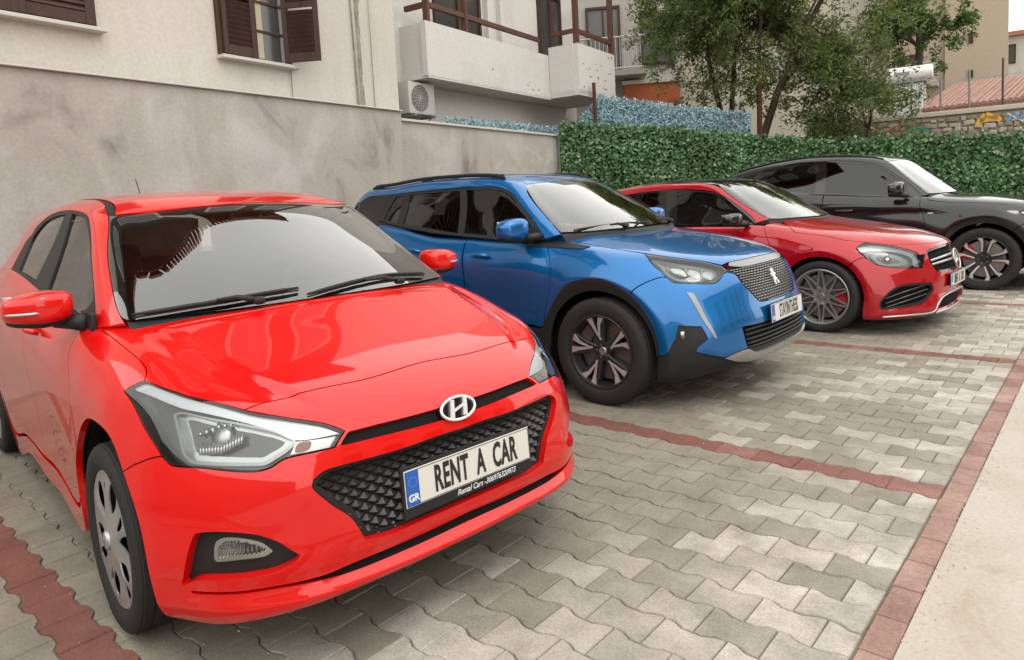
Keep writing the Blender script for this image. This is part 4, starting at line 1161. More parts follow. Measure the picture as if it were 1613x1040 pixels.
mb = MB(); mb.tube([(0, 0, .28), (.02, 0, .28), (1.06, 0, .28), (1.08, 0, .28)], [.15, .20, .20, .15], 24); put('tank', mb.mesh('tank', angle=50, m=mat('tank_white', (.68, .67, .64), .35)), None, wh)
mb = MB(); mb.box((.35, -.2, .28), (.36, .012, .09)); put('tank_label', mb.mesh('tank_label', m=mat('tank_print', (.20, .20, .20), .5)), None, wh)
mb = MB()
for x in (.15, .9): mb.tube([(x, -.2, -.15), (x, 0, .12)], .02, 5); mb.tube([(x, .25, -.15), (x, 0, .12)], .02, 5)
put('stand', mb.mesh('stand', m=M_IRON), None, wh)
# stone wall with painted graffiti shapes
sw = empty('stone_wall', (-5.2, 16.35, 0), R(8)); tag(sw, 'rough stone wall with faded graffiti beyond the hedge', 'wall')
mb = MB(); mb.box((3.2, .2, 1.3), (6.6, .30, 2.6)); put('wall', mb.mesh('wall', m=surface('mortar_old', [(.26, .22, .17), (.36, .31, .25)], 3, .95, 40, .6)), None, sw)
st = MB(); rr = random.Random(31); z = 1.90
sm = pydata
stones = []
while z < 2.54:
    x = .9 + rr.uniform(0, .1)
    while x < 4.6:
        l = rr.choice([rr.uniform(.07, .13), rr.uniform(.12, .24)]); h_ = rr.uniform(.05, .105); stones.append((x + l / 2, z + .045 + rr.gauss(0, .012), l, h_)); x += l + rr.uniform(.01, .05)
    z += .095
ms = []
for k in range(4):
    b = MB(); b.rbox((0, 0, 0), (1, 1, 1), .22); ms.append(b.mesh('stone', smooth=False, m=surface('stone_%d' % k, [[(.24, .19, .13), (.34, .28, .21)], [(.30, .26, .20), (.42, .37, .30)], [(.20, .16, .11), (.28, .22, .16)], [(.34, .30, .24), (.46, .41, .34)]][k], 5, .95, 40, .5)))
for x, z, l, h_ in stones:
    o = put('stone', ms[rr.randrange(4)], None, sw); o.location = (x, .05, z); o.scale = (l, .10, h_); o.rotation_euler = (0, rr.gauss(0, .12), 0)
mb = MB(); mb.rbox((3.2, .2, 2.66), (6.7, .42, .10), .02); put('coping', mb.mesh('coping', m=surface('coping_render', [(.42, .37, .29), (.52, .47, .39)], 2, .9, 30, .3)), None, sw)
GC = {'red': (.40, .06, .06), 'green': (.03, .22, .12), 'yellow': (.60, .33, .05), 'blue': (.12, .25, .42), 'white': (.6, .58, .55), 'pink': (.5, .25, .25)}
def spray(cname, strokes, wd=.03):
    q = MB()
    for s_ in strokes:
        for a, b in zip(s_[:-1], s_[1:]):
            a, b = Vector((a[0], 0, a[1])), Vector((b[0], 0, b[1])); n_ = (b - a).normalized().cross(Vector((0, 1, 0))) * wd / 2
            q.add([(p.x, -.004, p.z - .06) for p in (a - n_, b - n_, b + n_, a + n_)], [(0, 1, 2, 3)])
    put('graffiti', q.mesh('graffiti', m=mat('spray_' + cname, GC[cname], .7)), None, sw)
cz = 2.50
spray('red', [[(.9, 2.36), (1.0, 2.52), (1.1, 2.40), (1.25, 2.54), (1.3, 2.38)], [(1.35, 2.40), (1.6, 2.56), (1.7, 2.40), (1.95, 2.55)]])
spray('green', [[(1.75, 2.40), (1.95, 2.48), (2.2, 2.38)], [(1.8, 2.44), (2.1, 2.44)]], .07)
spray('yellow', [[(3.0, 2.40), (3.15, 2.62), (3.4, 2.48)], [(3.05, 2.50), (3.35, 2.54)]], .10)
spray('blue', [[(3.5, 2.42), (3.6, 2.60), (3.7, 2.46), (3.82, 2.63), (3.9, 2.45), (4.1, 2.61), (4.2, 2.45)]], .05)
spray('white', [[(3.5, 2.60), (3.75, 2.42), (4.0, 2.62)], [(1.1, 2.57), (1.5, 2.37)]], .03)
# wire mesh fence above the stone wall
mf = empty('mesh_fence', (-4.1, 17.55, 2.55), R(6)); tag(mf, 'wire mesh fence on dark posts above the stone wall', 'fence')
for x, t in ((.55, 1.05), (1.10, .95), (1.62, 1.05), (2.2, 1.2), (3.3, 1.2)):
    mb = MB(); mb.tube([(x, 0, -.4), (x, 0, t)], .022, 6); mb.build('post', M_IRON if x != 2.2 else mat('post_dark', (.05, .045, .04), .6), mf)
mb = MB()
for k in range(40):
    x = .5 + k * .08; mb.tube([(x, 0, .05), (x + .8, 0, .85)], .0028, 3, False); mb.tube([(x, 0, .85), (x + .8, 0, .05)], .0028, 3, False)
mb.tube([(.5, 0, .86), (4.5, 0, .86)], .005, 4); mb.build('wire_mesh', mat('wire_grey', (.3, .3, .29), .5, .5), mf)

# ------------------------------------------------------------------ the other side of the lot (behind and left of the camera), seen only in paint and glass
block('street_house', 'ochre house across the street', (9.5, 14, 0), R(-84), 16, 6, 6.5, M_BEIGE, [(2 + 2.6 * k, 2.0, 1.1, 1.5) for k in range(5)] + [(2 + 2.6 * k, 5.0, 1.1, 1.4) for k in range(5)], roof=M_TILE)
sd_ = empty('side_wall', (-9, -5.6, 0)); tag(sd_, 'plain rendered wall along the left side of the lot', 'wall'); mb = MB(); mb.box((9, 0, 1.25), (18, .25, 2.5)); put('wall', mb.mesh('wall', m=M_RENDER), None, sd_); mb = MB(); mb.box((9, 0, 2.54), (18.1, .32, .07)); put('coping', mb.mesh('coping', m=M_STONE), None, sd_)

# ------------------------------------------------------------------ red hatchback (front left of picture): body surfaces, x forward from front axle
HB_BODY = [
 # rear bumper up and over, rows run from the centre plane to the rear wheel arch / sill
 [(-3.17,0,.24),(-3.165,.28,.24),(-3.15,.5,.24),(-3.10,.64,.24),(-3.05,.73,.24),(-3.01,.775,.24),(-2.985,.80,.24),(-2.965,.82,.24),(-2.95,.832,.245),(-2.94,.838,.25)],
 [(-3.21,0,.45),(-3.205,.28,.45),(-3.18,.5,.45),(-3.13,.65,.45),(-3.08,.74,.45),(-3.04,.785,.45),(-3.005,.815,.44),(-2.975,.835,.43),(-2.955,.845,.42),(-2.94,.85,.41)],
 [(-3.20,0,.68),(-3.195,.28,.68),(-3.165,.5,.68),(-3.11,.65,.68),(-3.05,.74,.68),(-3.0,.79,.66),(-2.955,.82,.63),(-2.92,.84,.60),(-2.90,.852,.57),(-2.885,.857,.545)],
 [(-3.16,0,.90),(-3.155,.28,.90),(-3.12,.5,.90),(-3.06,.64,.90),(-2.97,.73,.90),(-2.90,.79,.86),(-2.84,.83,.80),(-2.80,.85,.74),(-2.78,.86,.69),(-2.77,.863,.645)],
 [(-3.08,0,1.08),(-3.06,.28,1.08),(-3.02,.5,1.08),(-2.95,.62,1.07),(-2.85,.72,1.05),(-2.73,.80,.97),(-2.67,.84,.88),(-2.64,.86,.80),(-2.62,.866,.74),(-2.61,.868,.69)],
 [(-2.6,0,1.08),(-2.6,.28,1.08),(-2.58,.5,1.08),(-2.53,.66,1.10),(-2.46,.745,1.09),(-2.40,.81,1.0),(-2.36,.85,.90),(-2.33,.867,.80),(-2.31,.87,.70),(-2.295,.87,.58)],
 [(-2.25,0,1.08),(-2.25,.28,1.08),(-2.24,.5,1.08),(-2.22,.68,1.10),(-2.2,.76,1.09),(-2.18,.815,1.0),(-2.17,.852,.90),(-2.165,.867,.76),(-2.16,.86,.50),(-2.16,.83,.19)],
 [(-1.7,0,1.06),(-1.7,.28,1.06),(-1.7,.5,1.06),(-1.7,.70,1.08),(-1.7,.768,1.065),(-1.7,.818,.99),(-1.7,.852,.90),(-1.7,.866,.76),(-1.7,.848,.47),(-1.7,.83,.19)],
 [(-1.2,0,1.03),(-1.2,.28,1.03),(-1.2,.5,1.03),(-1.2,.70,1.04),(-1.2,.77,1.025),(-1.2,.818,.96),(-1.2,.852,.88),(-1.2,.866,.75),(-1.2,.842,.47),(-1.2,.832,.19)],
 [(-.8,0,1.02),(-.8,.28,1.02),(-.8,.5,1.01),(-.8,.70,1.0),(-.8,.768,.985),(-.8,.815,.935),(-.8,.85,.87),(-.8,.864,.745),(-.8,.845,.48),(-.8,.835,.19)],
 [(-.45,0,1.02),(-.45,.28,1.015),(-.46,.5,1.0),(-.48,.69,.98),(-.48,.755,.967),(-.48,.80,.935),(-.475,.838,.88),(-.465,.857,.76),(-.445,.857,.50),(-.42,.845,.20)],
 [(-.2,0,1.01),(-.205,.28,1.0),(-.22,.5,.985),(-.25,.66,.967),(-.275,.735,.955),(-.305,.785,.93),(-.33,.827,.88),(-.35,.85,.79),(-.36,.86,.64),(-.372,.862,.42)],
 [(0,0,.975),(-.005,.28,.967),(-.025,.5,.952),(-.06,.64,.94),(-.095,.72,.932),(-.135,.775,.912),(-.175,.818,.868),(-.21,.845,.80),(-.235,.858,.71),(-.255,.863,.60)],
 [(.2,0,.91),(.195,.28,.903),(.175,.5,.895),(.135,.63,.893),(.085,.71,.89),(.03,.765,.876),(-.03,.81,.842),(-.075,.838,.79),(-.10,.852,.74),(-.118,.859,.685)],
 [(.42,0,.838),(.412,.28,.835),(.378,.5,.835),(.32,.62,.838),(.25,.70,.84),(.175,.76,.832),(.11,.805,.805),(.06,.832,.772),(.03,.848,.735),(.012,.857,.697)],
 [(.60,0,.775),(.587,.27,.774),(.54,.48,.782),(.465,.60,.795),(.375,.685,.805),(.29,.745,.80),(.215,.79,.78),(.155,.82,.75),(.125,.84,.718),(.105,.853,.685)],
 [(.705,0,.722),(.69,.26,.722),(.645,.455,.732),(.57,.58,.748),(.475,.665,.762),(.385,.73,.758),(.31,.78,.738),(.245,.812,.708),(.205,.834,.675),(.178,.85,.645)],
 [(.752,0,.665),(.738,.255,.665),(.70,.45,.672),(.635,.57,.682),(.55,.66,.69),(.455,.73,.688),(.375,.782,.672),(.315,.815,.645),(.275,.836,.61),(.25,.85,.58)],
 [(.778,0,.575),(.766,.25,.575),(.733,.45,.578),(.685,.575,.58),(.605,.672,.58),(.52,.742,.578),(.44,.79,.568),(.38,.822,.55),(.345,.84,.53),(.322,.85,.515)],
 [(.79,0,.45),(.778,.25,.45),(.748,.45,.45),(.70,.58,.45),(.63,.68,.45),(.555,.748,.448),(.485,.793,.442),(.425,.825,.435),(.39,.84,.428),(.372,.848,.42)],
 [(.785,0,.33),(.775,.25,.33),(.748,.45,.33),(.705,.58,.33),(.637,.68,.33),(.56,.75,.33),(.49,.793,.328),(.437,.822,.325),(.407,.838,.322),(.39,.845,.32)],
 [(.776,0,.295),(.768,.25,.295),(.746,.45,.294),(.702,.58,.292),(.634,.68,.288),(.557,.748,.284),(.487,.79,.28),(.435,.817,.278),(.408,.832,.276),(.392,.84,.275)],
 [(.803,0,.268),(.793,.25,.267),(.765,.45,.263),(.714,.58,.252),(.642,.68,.246),(.562,.744,.24),(.49,.784,.236),(.436,.81,.233),(.407,.825,.231),(.391,.832,.23)],
 [(.785,0,.243),(.777,.25,.242),(.751,.45,.236),(.70,.572,.222),(.628,.664,.205),(.545,.726,.191),(.476,.764,.188),(.426,.79,.188),(.400,.805,.189),(.385,.813,.19)],
]
HB_TOP = [
 [(0.0,0,.985),(-.02,.28,.985),(-.08,.5,.982),(-.176,.685,.975),(-.24,.735,.965),(-.29,.752,.958),(-.34,.762,.952),(-.40,.77,.945)],
 [(-.23,0,1.125),(-.25,.28,1.122),(-.30,.48,1.115),(-.385,.645,1.107),(-.45,.70,1.085),(-.475,.725,1.045),(-.495,.748,1.005),(-.52,.768,.955)],
 [(-.47,0,1.265),(-.485,.27,1.262),(-.53,.46,1.252),(-.595,.602,1.237),(-.655,.66,1.21),(-.668,.695,1.14),(-.68,.73,1.06),(-.69,.768,.97)],
 [(-.70,0,1.384),(-.71,.26,1.382),(-.745,.44,1.372),(-.80,.56,1.354),(-.855,.618,1.327),(-.865,.665,1.22),(-.87,.715,1.10),(-.875,.768,.99)],
 [(-.95,0,1.437),(-.955,.26,1.433),(-.97,.44,1.42),(-1.0,.555,1.398),(-1.03,.612,1.367),(-1.045,.655,1.27),(-1.055,.708,1.145),(-1.06,.77,1.012)],
 [(-1.4,0,1.474),(-1.4,.26,1.468),(-1.4,.44,1.455),(-1.4,.55,1.43),(-1.4,.608,1.398),(-1.4,.652,1.30),(-1.4,.704,1.18),(-1.4,.77,1.04)],
 [(-1.9,0,1.47),(-1.9,.26,1.465),(-1.9,.44,1.45),(-1.9,.545,1.425),(-1.9,.60,1.39),(-1.9,.645,1.30),(-1.9,.695,1.20),(-1.9,.762,1.075)],
 [(-2.4,0,1.44),(-2.4,.26,1.435),(-2.4,.43,1.42),(-2.4,.53,1.398),(-2.4,.585,1.365),(-2.4,.63,1.29),(-2.4,.68,1.20),(-2.4,.745,1.095)],
 [(-2.85,0,1.40),(-2.85,.25,1.395),(-2.83,.41,1.38),(-2.8,.50,1.36),(-2.77,.552,1.33),(-2.75,.60,1.265),(-2.73,.65,1.19),(-2.71,.72,1.10)],
 [(-3.05,0,1.09),(-3.04,.25,1.09),(-3.01,.42,1.09),(-2.98,.52,1.09),(-2.95,.58,1.09),(-2.93,.62,1.09),(-2.91,.65,1.085),(-2.89,.70,1.08)],
]


def rear_rows(axle, ro, hy, rt, zt):
    """rows 0-6 (tail) scaled from the hatchback: rear axle x, rear overhang, half width, tyre radius, belt height"""
    A = np.array(HB_BODY[:7]); B = A.copy()
    B[..., 0] = axle + (A[..., 0] + 2.57) * np.where(A[..., 0] < -2.57, ro / .645, 1.05)
    B[..., 1] = A[..., 1] * hy / .87
    B[..., 2] = rt + (A[..., 2] - .308) * (zt - rt) / (1.08 - .308)
    return [[tuple(q) for q in r_] for r_ in B]
def row(x, pts): return [(x, y, z) for y, z in pts]

# ---- blue crossover
CR_BODY = rear_rows(-2.605, .82, .885, .345, 1.16) + [
 row(-1.7, [(0,1.06),(.28,1.06),(.5,1.07),(.715,1.10),(.79,1.085),(.835,1.02),(.868,.94),(.882,.80),(.868,.40),(.86,.20)]),
 row(-1.2, [(0,1.05),(.28,1.05),(.5,1.06),(.72,1.075),(.79,1.055),(.833,.995),(.865,.92),(.88,.78),(.866,.40),(.86,.20)]),
 row(-.85, [(0,1.07),(.28,1.07),(.5,1.07),(.72,1.06),(.788,1.04),(.83,.985),(.86,.91),(.878,.77),(.866,.40),(.862,.20)]),
 [(-.5,0,1.10),(-.5,.3,1.10),(-.52,.52,1.095),(-.55,.72,1.06),(-.55,.785,1.03),(-.55,.825,.98),(-.54,.855,.90),(-.53,.875,.75),(-.50,.872,.42),(-.44,.862,.20)],
 [(-.33,0,1.10),(-.335,.3,1.095),(-.36,.53,1.085),(-.38,.70,1.05),(-.39,.775,1.015),(-.40,.82,.96),(-.415,.855,.87),(-.43,.875,.72),(-.44,.882,.463),(-.382,.868,.447)],
 [(-.12,0,1.065),(-.125,.3,1.06),(-.14,.53,1.05),(-.16,.70,1.02),(-.19,.775,.995),(-.22,.825,.95),(-.25,.855,.88),(-.275,.876,.80),(-.292,.884,.694),(-.254,.87,.648)],
 [(.1,0,1.03),(.1,.3,1.025),(.08,.53,1.015),(.05,.70,.99),(.02,.775,.97),(-.02,.825,.935),(-.06,.857,.885),(-.09,.876,.84),(-.118,.884,.784),(-.102,.87,.727)],
 [(.32,0,.985),(.315,.3,.982),(.29,.52,.975),(.25,.67,.957),(.20,.75,.94),(.15,.805,.915),(.10,.845,.88),(.065,.87,.84),(.04,.882,.798),(.034,.868,.738)],
 [(.52,0,.945),(.51,.28,.943),(.48,.48,.935),(.43,.62,.918),(.37,.705,.895),(.305,.768,.873),(.25,.815,.845),(.205,.85,.81),(.17,.873,.767),(.148,.86,.711)],
 [(.672,0,.90),(.658,.27,.897),(.62,.45,.885),(.57,.575,.86),(.50,.665,.838),(.43,.735,.815),(.37,.788,.78),(.325,.83,.74),(.292,.858,.694),(.254,.85,.648)],
 [(.738,0,.83),(.728,.26,.828),(.69,.44,.822),(.635,.57,.80),(.565,.668,.775),(.50,.735,.745),(.45,.785,.70),(.41,.822,.65),(.382,.848,.593),(.331,.845,.56)],
 [(.785,0,.74),(.776,.25,.738),(.742,.43,.73),(.69,.565,.70),(.625,.665,.665),(.565,.735,.625),(.515,.785,.58),(.472,.82,.53),(.44,.842,.463),(.382,.842,.447)],
 [(.815,0,.64),(.806,.25,.638),(.775,.43,.632),(.725,.565,.61),(.66,.665,.575),(.598,.735,.53),(.545,.785,.475),(.497,.82,.41),(.458,.84,.345),(.397,.84,.345)],
 [(.845,0,.54),(.836,.25,.54),(.805,.43,.535),(.755,.565,.52),(.69,.665,.485),(.625,.735,.43),(.565,.782,.37),(.505,.815,.31),(.452,.834,.25),(.39,.836,.255)],
 [(.848,0,.43),(.84,.25,.43),(.81,.43,.425),(.765,.565,.415),(.70,.66,.385),(.63,.725,.335),(.565,.772,.285),(.50,.806,.24),(.445,.826,.215),(.385,.83,.215)],
 [(.845,0,.335),(.838,.25,.333),(.81,.43,.33),(.765,.555,.325),(.70,.64,.30),(.625,.70,.26),(.555,.75,.225),(.49,.785,.205),(.435,.81,.195),(.385,.82,.19)],
 [(.80,0,.265),(.795,.25,.262),(.765,.42,.258),(.715,.535,.25),(.65,.61,.235),(.58,.67,.21),(.52,.72,.195),(.465,.76,.185),(.42,.79,.18),(.38,.805,.18)],
]
CR_TOP = [
 [(-.10,0,1.10),(-.125,.3,1.10),(-.20,.55,1.10),(-.356,.742,1.09),(-.43,.782,1.07),(-.48,.79,1.06),(-.53,.795,1.05),(-.58,.80,1.04)],
 [(-.33,0,1.23),(-.35,.29,1.23),(-.41,.52,1.222),(-.54,.68,1.215),(-.62,.73,1.19),(-.64,.75,1.15),(-.66,.77,1.10),(-.68,.79,1.045)],
 [(-.57,0,1.355),(-.59,.28,1.353),(-.64,.48,1.345),(-.73,.605,1.335),(-.81,.66,1.31),(-.825,.70,1.23),(-.84,.745,1.14),(-.85,.79,1.055)],
 [(-.80,0,1.455),(-.81,.27,1.453),(-.855,.43,1.45),(-.923,.53,1.442),(-1.0,.595,1.415),(-1.01,.65,1.31),(-1.02,.715,1.19),(-1.03,.79,1.07)],
 [(-1.1,0,1.50),(-1.1,.27,1.498),(-1.12,.43,1.49),(-1.17,.535,1.475),(-1.22,.60,1.445),(-1.23,.65,1.34),(-1.24,.71,1.22),(-1.25,.79,1.085)],
 row(-1.6, [(0,1.525),(.27,1.522),(.43,1.512),(.535,1.495),(.60,1.46),(.648,1.36),(.705,1.25),(.785,1.11)]),
 row(-2.1, [(0,1.525),(.27,1.52),(.43,1.51),(.53,1.492),(.595,1.455),(.64,1.37),(.69,1.28),(.77,1.16)]),
 row(-2.5, [(0,1.50),(.27,1.497),(.43,1.487),(.52,1.47),(.578,1.43),(.62,1.36),(.67,1.28),(.75,1.185)]),
 [(-3.0,0,1.46),(-2.98,.27,1.457),(-2.94,.42,1.445),(-2.88,.505,1.425),(-2.83,.555,1.39),(-2.8,.595,1.32),(-2.78,.64,1.25),(-2.76,.72,1.19)],
 [(-3.25,0,1.16),(-3.24,.27,1.16),(-3.2,.42,1.16),(-3.14,.53,1.16),(-3.08,.59,1.16),(-3.04,.63,1.16),(-3.0,.665,1.16),(-2.95,.71,1.155)],
]
# ---- dark red compact with sport bumper
SP_BODY = rear_rows(-2.699, .75, .888, .324, 1.0) + [
 row(-1.75, [(0,.98),(.28,.98),(.5,.98),(.70,.985),(.775,.965),(.825,.91),(.86,.84),(.875,.72),(.855,.40),(.855,.17)]),
 row(-1.3, [(0,.98),(.28,.98),(.5,.98),(.70,.98),(.775,.96),(.825,.905),(.86,.84),(.874,.72),(.852,.40),(.855,.17)]),
 row(-.9, [(0,1.0),(.28,1.0),(.5,.99),(.70,.98),(.772,.958),(.822,.905),(.857,.845),(.873,.71),(.855,.40),(.857,.17)]),
 [(-.5,0,1.03),(-.5,.3,1.03),(-.54,.52,1.02),(-.6,.70,.99),(-.6,.77,.96),(-.6,.82,.91),(-.59,.855,.85),(-.57,.875,.70),(-.52,.868,.40),(-.44,.86,.17)],
 [(-.33,0,1.01),(-.335,.3,1.005),(-.36,.53,.99),(-.40,.70,.965),(-.41,.775,.935),(-.415,.825,.88),(-.415,.86,.80),(-.41,.88,.65),(-.396,.888,.43),(-.35,.885,.418)],
 [(-.12,0,.975),(-.125,.3,.97),(-.15,.53,.955),(-.18,.69,.93),(-.20,.77,.90),(-.23,.83,.85),(-.245,.865,.79),(-.258,.883,.71),(-.264,.888,.638),(-.233,.886,.601)],
 [(.1,0,.94),(.1,.3,.935),(.08,.52,.92),(.05,.67,.895),(.02,.755,.868),(-.03,.825,.825),(-.06,.862,.785),(-.085,.882,.745),(-.106,.888,.72),(-.094,.886,.674)],
 [(.32,0,.90),(.315,.29,.895),(.29,.5,.88),(.25,.63,.855),(.20,.72,.83),(.14,.80,.795),(.09,.845,.77),(.055,.872,.75),(.036,.882,.732),(.032,.88,.685)],
 [(.52,0,.86),(.51,.28,.855),(.48,.46,.84),(.43,.58,.815),(.365,.68,.79),(.30,.76,.765),(.245,.815,.742),(.20,.85,.72),(.167,.872,.698),(.147,.87,.655)],
 [(.69,0,.81),(.675,.25,.803),(.64,.40,.785),(.58,.52,.755),(.51,.63,.73),(.43,.72,.705),(.36,.785,.685),(.31,.83,.66),(.274,.858,.628),(.242,.858,.593)],
 [(.80,0,.755),(.785,.22,.745),(.745,.36,.72),(.68,.48,.69),(.61,.60,.662),(.52,.70,.635),(.445,.77,.608),(.385,.82,.578),(.348,.85,.541),(.307,.855,.516)],
 [(.85,0,.65),(.835,.22,.645),(.795,.36,.63),(.735,.48,.605),(.665,.60,.575),(.575,.705,.545),(.495,.775,.515),(.435,.82,.475),(.394,.85,.437),(.348,.855,.424)],
 [(.872,0,.54),(.858,.22,.538),(.82,.36,.53),(.765,.48,.51),(.70,.60,.48),(.61,.705,.45),(.525,.775,.415),(.46,.822,.37),(.41,.85,.324),(.362,.855,.324)],
 [(.878,0,.43),(.866,.22,.43),(.832,.36,.425),(.785,.48,.41),(.72,.60,.385),(.63,.705,.35),(.545,.775,.315),(.47,.82,.28),(.405,.848,.239),(.354,.852,.249)],
 [(.87,0,.33),(.86,.22,.33),(.835,.36,.325),(.79,.48,.31),(.725,.60,.29),(.64,.705,.265),(.555,.775,.24),(.475,.82,.215),(.40,.845,.19),(.35,.85,.20)],
 [(.885,0,.23),(.875,.22,.23),(.85,.36,.225),(.805,.49,.20),(.735,.60,.19),(.645,.70,.18),(.56,.77,.17),(.475,.815,.16),(.40,.84,.155),(.348,.845,.16)],
 [(.84,0,.165),(.83,.22,.165),(.80,.36,.16),(.755,.48,.15),(.69,.59,.145),(.61,.685,.14),(.53,.75,.138),(.455,.795,.137),(.395,.82,.137),(.345,.83,.14)],
]
SP_TOP = [
 [(-.28,0,1.02),(-.31,.28,1.02),(-.38,.5,1.02),(-.55,.69,1.02),(-.62,.735,1.0),(-.66,.75,.985),(-.70,.76,.975),(-.74,.77,.965)],
 [(-.52,0,1.14),(-.54,.28,1.138),(-.60,.48,1.132),(-.74,.645,1.125),(-.81,.69,1.105),(-.825,.715,1.06),(-.835,.74,1.02),(-.845,.77,.97)],
 [(-.76,0,1.25),(-.78,.27,1.248),(-.83,.46,1.242),(-.93,.60,1.232),(-1.0,.648,1.21),(-1.01,.685,1.13),(-1.02,.725,1.05),(-1.03,.77,.975)],
 [(-.98,0,1.345),(-.99,.26,1.343),(-1.04,.43,1.335),(-1.12,.55,1.325),(-1.19,.605,1.298),(-1.2,.655,1.19),(-1.21,.715,1.08),(-1.22,.77,.98)],
 [(-1.25,0,1.395),(-1.25,.26,1.393),(-1.28,.43,1.382),(-1.35,.545,1.362),(-1.41,.60,1.335),(-1.42,.65,1.22),(-1.43,.71,1.1),(-1.44,.772,.985)],
 row(-1.75, [(0,1.417),(.26,1.413),(.43,1.40),(.54,1.38),(.597,1.35),(.648,1.24),(.71,1.11),(.772,.995)]),
 row(-2.15, [(0,1.41),(.26,1.405),(.43,1.39),(.53,1.365),(.585,1.335),(.635,1.235),(.69,1.12),(.765,1.01)]),
 row(-2.6, [(0,1.37),(.26,1.365),(.42,1.35),(.51,1.325),(.56,1.29),(.61,1.21),(.66,1.12),(.745,1.03)]),
 row(-3.0, [(0,1.31),(.25,1.305),(.40,1.29),(.48,1.265),(.53,1.23),(.57,1.17),(.62,1.11),(.71,1.04)]),
 [(-3.25,0,1.0),(-3.24,.25,1.0),(-3.2,.40,1.0),(-3.16,.49,1.0),(-3.12,.55,1.0),(-3.08,.6,1.0),(-3.04,.64,1.0),(-3.0,.69,1.0)],
]
# ---- black coupe-roofed SUV
SV_BODY = rear_rows(-2.819, .985, .945, .365, 1.25) + [
 row(-1.9, [(0,1.18),(.28,1.18),(.5,1.18),(.75,1.215),(.83,1.20),(.918,1.05),(.916,.97),(.925,.84),(.915,.50),(.905,.25)]),
 row(-1.4, [(0,1.17),(.28,1.17),(.5,1.17),(.755,1.18),(.832,1.165),(.918,1.035),(.915,.96),(.925,.83),(.912,.50),(.905,.25)]),
 row(-1.0, [(0,1.17),(.28,1.17),(.5,1.17),(.757,1.155),(.828,1.135),(.916,1.02),(.913,.95),(.925,.82),(.915,.50),(.907,.25)]),
 [(-.5,0,1.17),(-.5,.3,1.17),(-.55,.55,1.16),(-.66,.75,1.13),(-.68,.825,1.105),(-.68,.912,1.005),(-.67,.91,.94),(-.65,.925,.81),(-.60,.92,.50),(-.52,.91,.25)],
 [(-.36,0,1.14),(-.365,.3,1.135),(-.39,.56,1.125),(-.44,.74,1.10),(-.46,.82,1.07),(-.47,.912,.985),(-.475,.918,.92),(-.48,.935,.78),(-.483,.945,.494),(-.406,.925,.474)],
 [(-.12,0,1.115),(-.125,.3,1.11),(-.15,.56,1.10),(-.19,.74,1.075),(-.22,.82,1.045),(-.25,.905,.97),(-.28,.922,.91),(-.30,.935,.85),(-.321,.945,.748),(-.27,.925,.687)],
 [(.1,0,1.09),(.1,.3,1.085),(.08,.56,1.075),(.05,.73,1.05),(.02,.81,1.025),(-.03,.89,.97),(-.06,.922,.93),(-.1,.935,.90),(-.129,.945,.848),(-.109,.925,.771)],
 [(.32,0,1.055),(.315,.3,1.05),(.29,.54,1.04),(.25,.71,1.02),(.20,.79,.998),(.14,.858,.965),(.10,.902,.935),(.065,.928,.90),(.044,.94,.863),(.037,.92,.783)],
 [(.52,0,1.01),(.51,.28,1.005),(.48,.5,.995),(.43,.66,.975),(.37,.755,.95),(.305,.83,.925),(.255,.88,.895),(.225,.912,.86),(.203,.93,.822),(.171,.91,.749)],
 [(.67,0,.95),(.66,.27,.945),(.62,.47,.93),(.56,.62,.905),(.50,.73,.87),(.445,.80,.835),(.40,.855,.80),(.365,.893,.77),(.335,.912,.737),(.281,.90,.677)],
 [(.755,0,.86),(.745,.26,.855),(.705,.45,.84),(.65,.60,.81),(.585,.71,.775),(.53,.785,.74),(.485,.84,.705),(.45,.878,.67),(.424,.90,.63),(.356,.89,.588)],
 [(.80,0,.74),(.79,.26,.735),(.755,.45,.72),(.70,.60,.695),(.64,.71,.66),(.585,.785,.625),(.54,.838,.585),(.505,.873,.545),(.481,.893,.503),(.404,.885,.481)],
 [(.83,0,.6),(.82,.26,.595),(.785,.45,.585),(.73,.60,.56),(.665,.71,.525),(.61,.785,.485),(.565,.835,.445),(.53,.868,.405),(.50,.888,.365),(.42,.88,.365)],
 [(.85,0,.47),(.84,.26,.47),(.805,.45,.46),(.75,.60,.44),(.685,.71,.41),(.625,.785,.375),(.575,.832,.335),(.535,.862,.295),(.49,.88,.265),(.41,.875,.27)],
 [(.85,0,.36),(.84,.26,.36),(.81,.45,.355),(.755,.60,.34),(.69,.70,.315),(.63,.775,.285),(.575,.822,.26),(.53,.85,.24),(.485,.868,.225),(.405,.865,.235)],
 [(.845,0,.28),(.835,.26,.28),(.805,.45,.275),(.75,.59,.265),(.685,.69,.25),(.62,.76,.235),(.565,.805,.222),(.52,.835,.212),(.478,.852,.205),(.40,.85,.215)],
 [(.79,0,.22),(.78,.26,.22),(.75,.44,.217),(.70,.57,.212),(.64,.66,.206),(.585,.725,.2),(.535,.77,.195),(.495,.80,.192),(.46,.82,.19),(.395,.83,.2)],
]
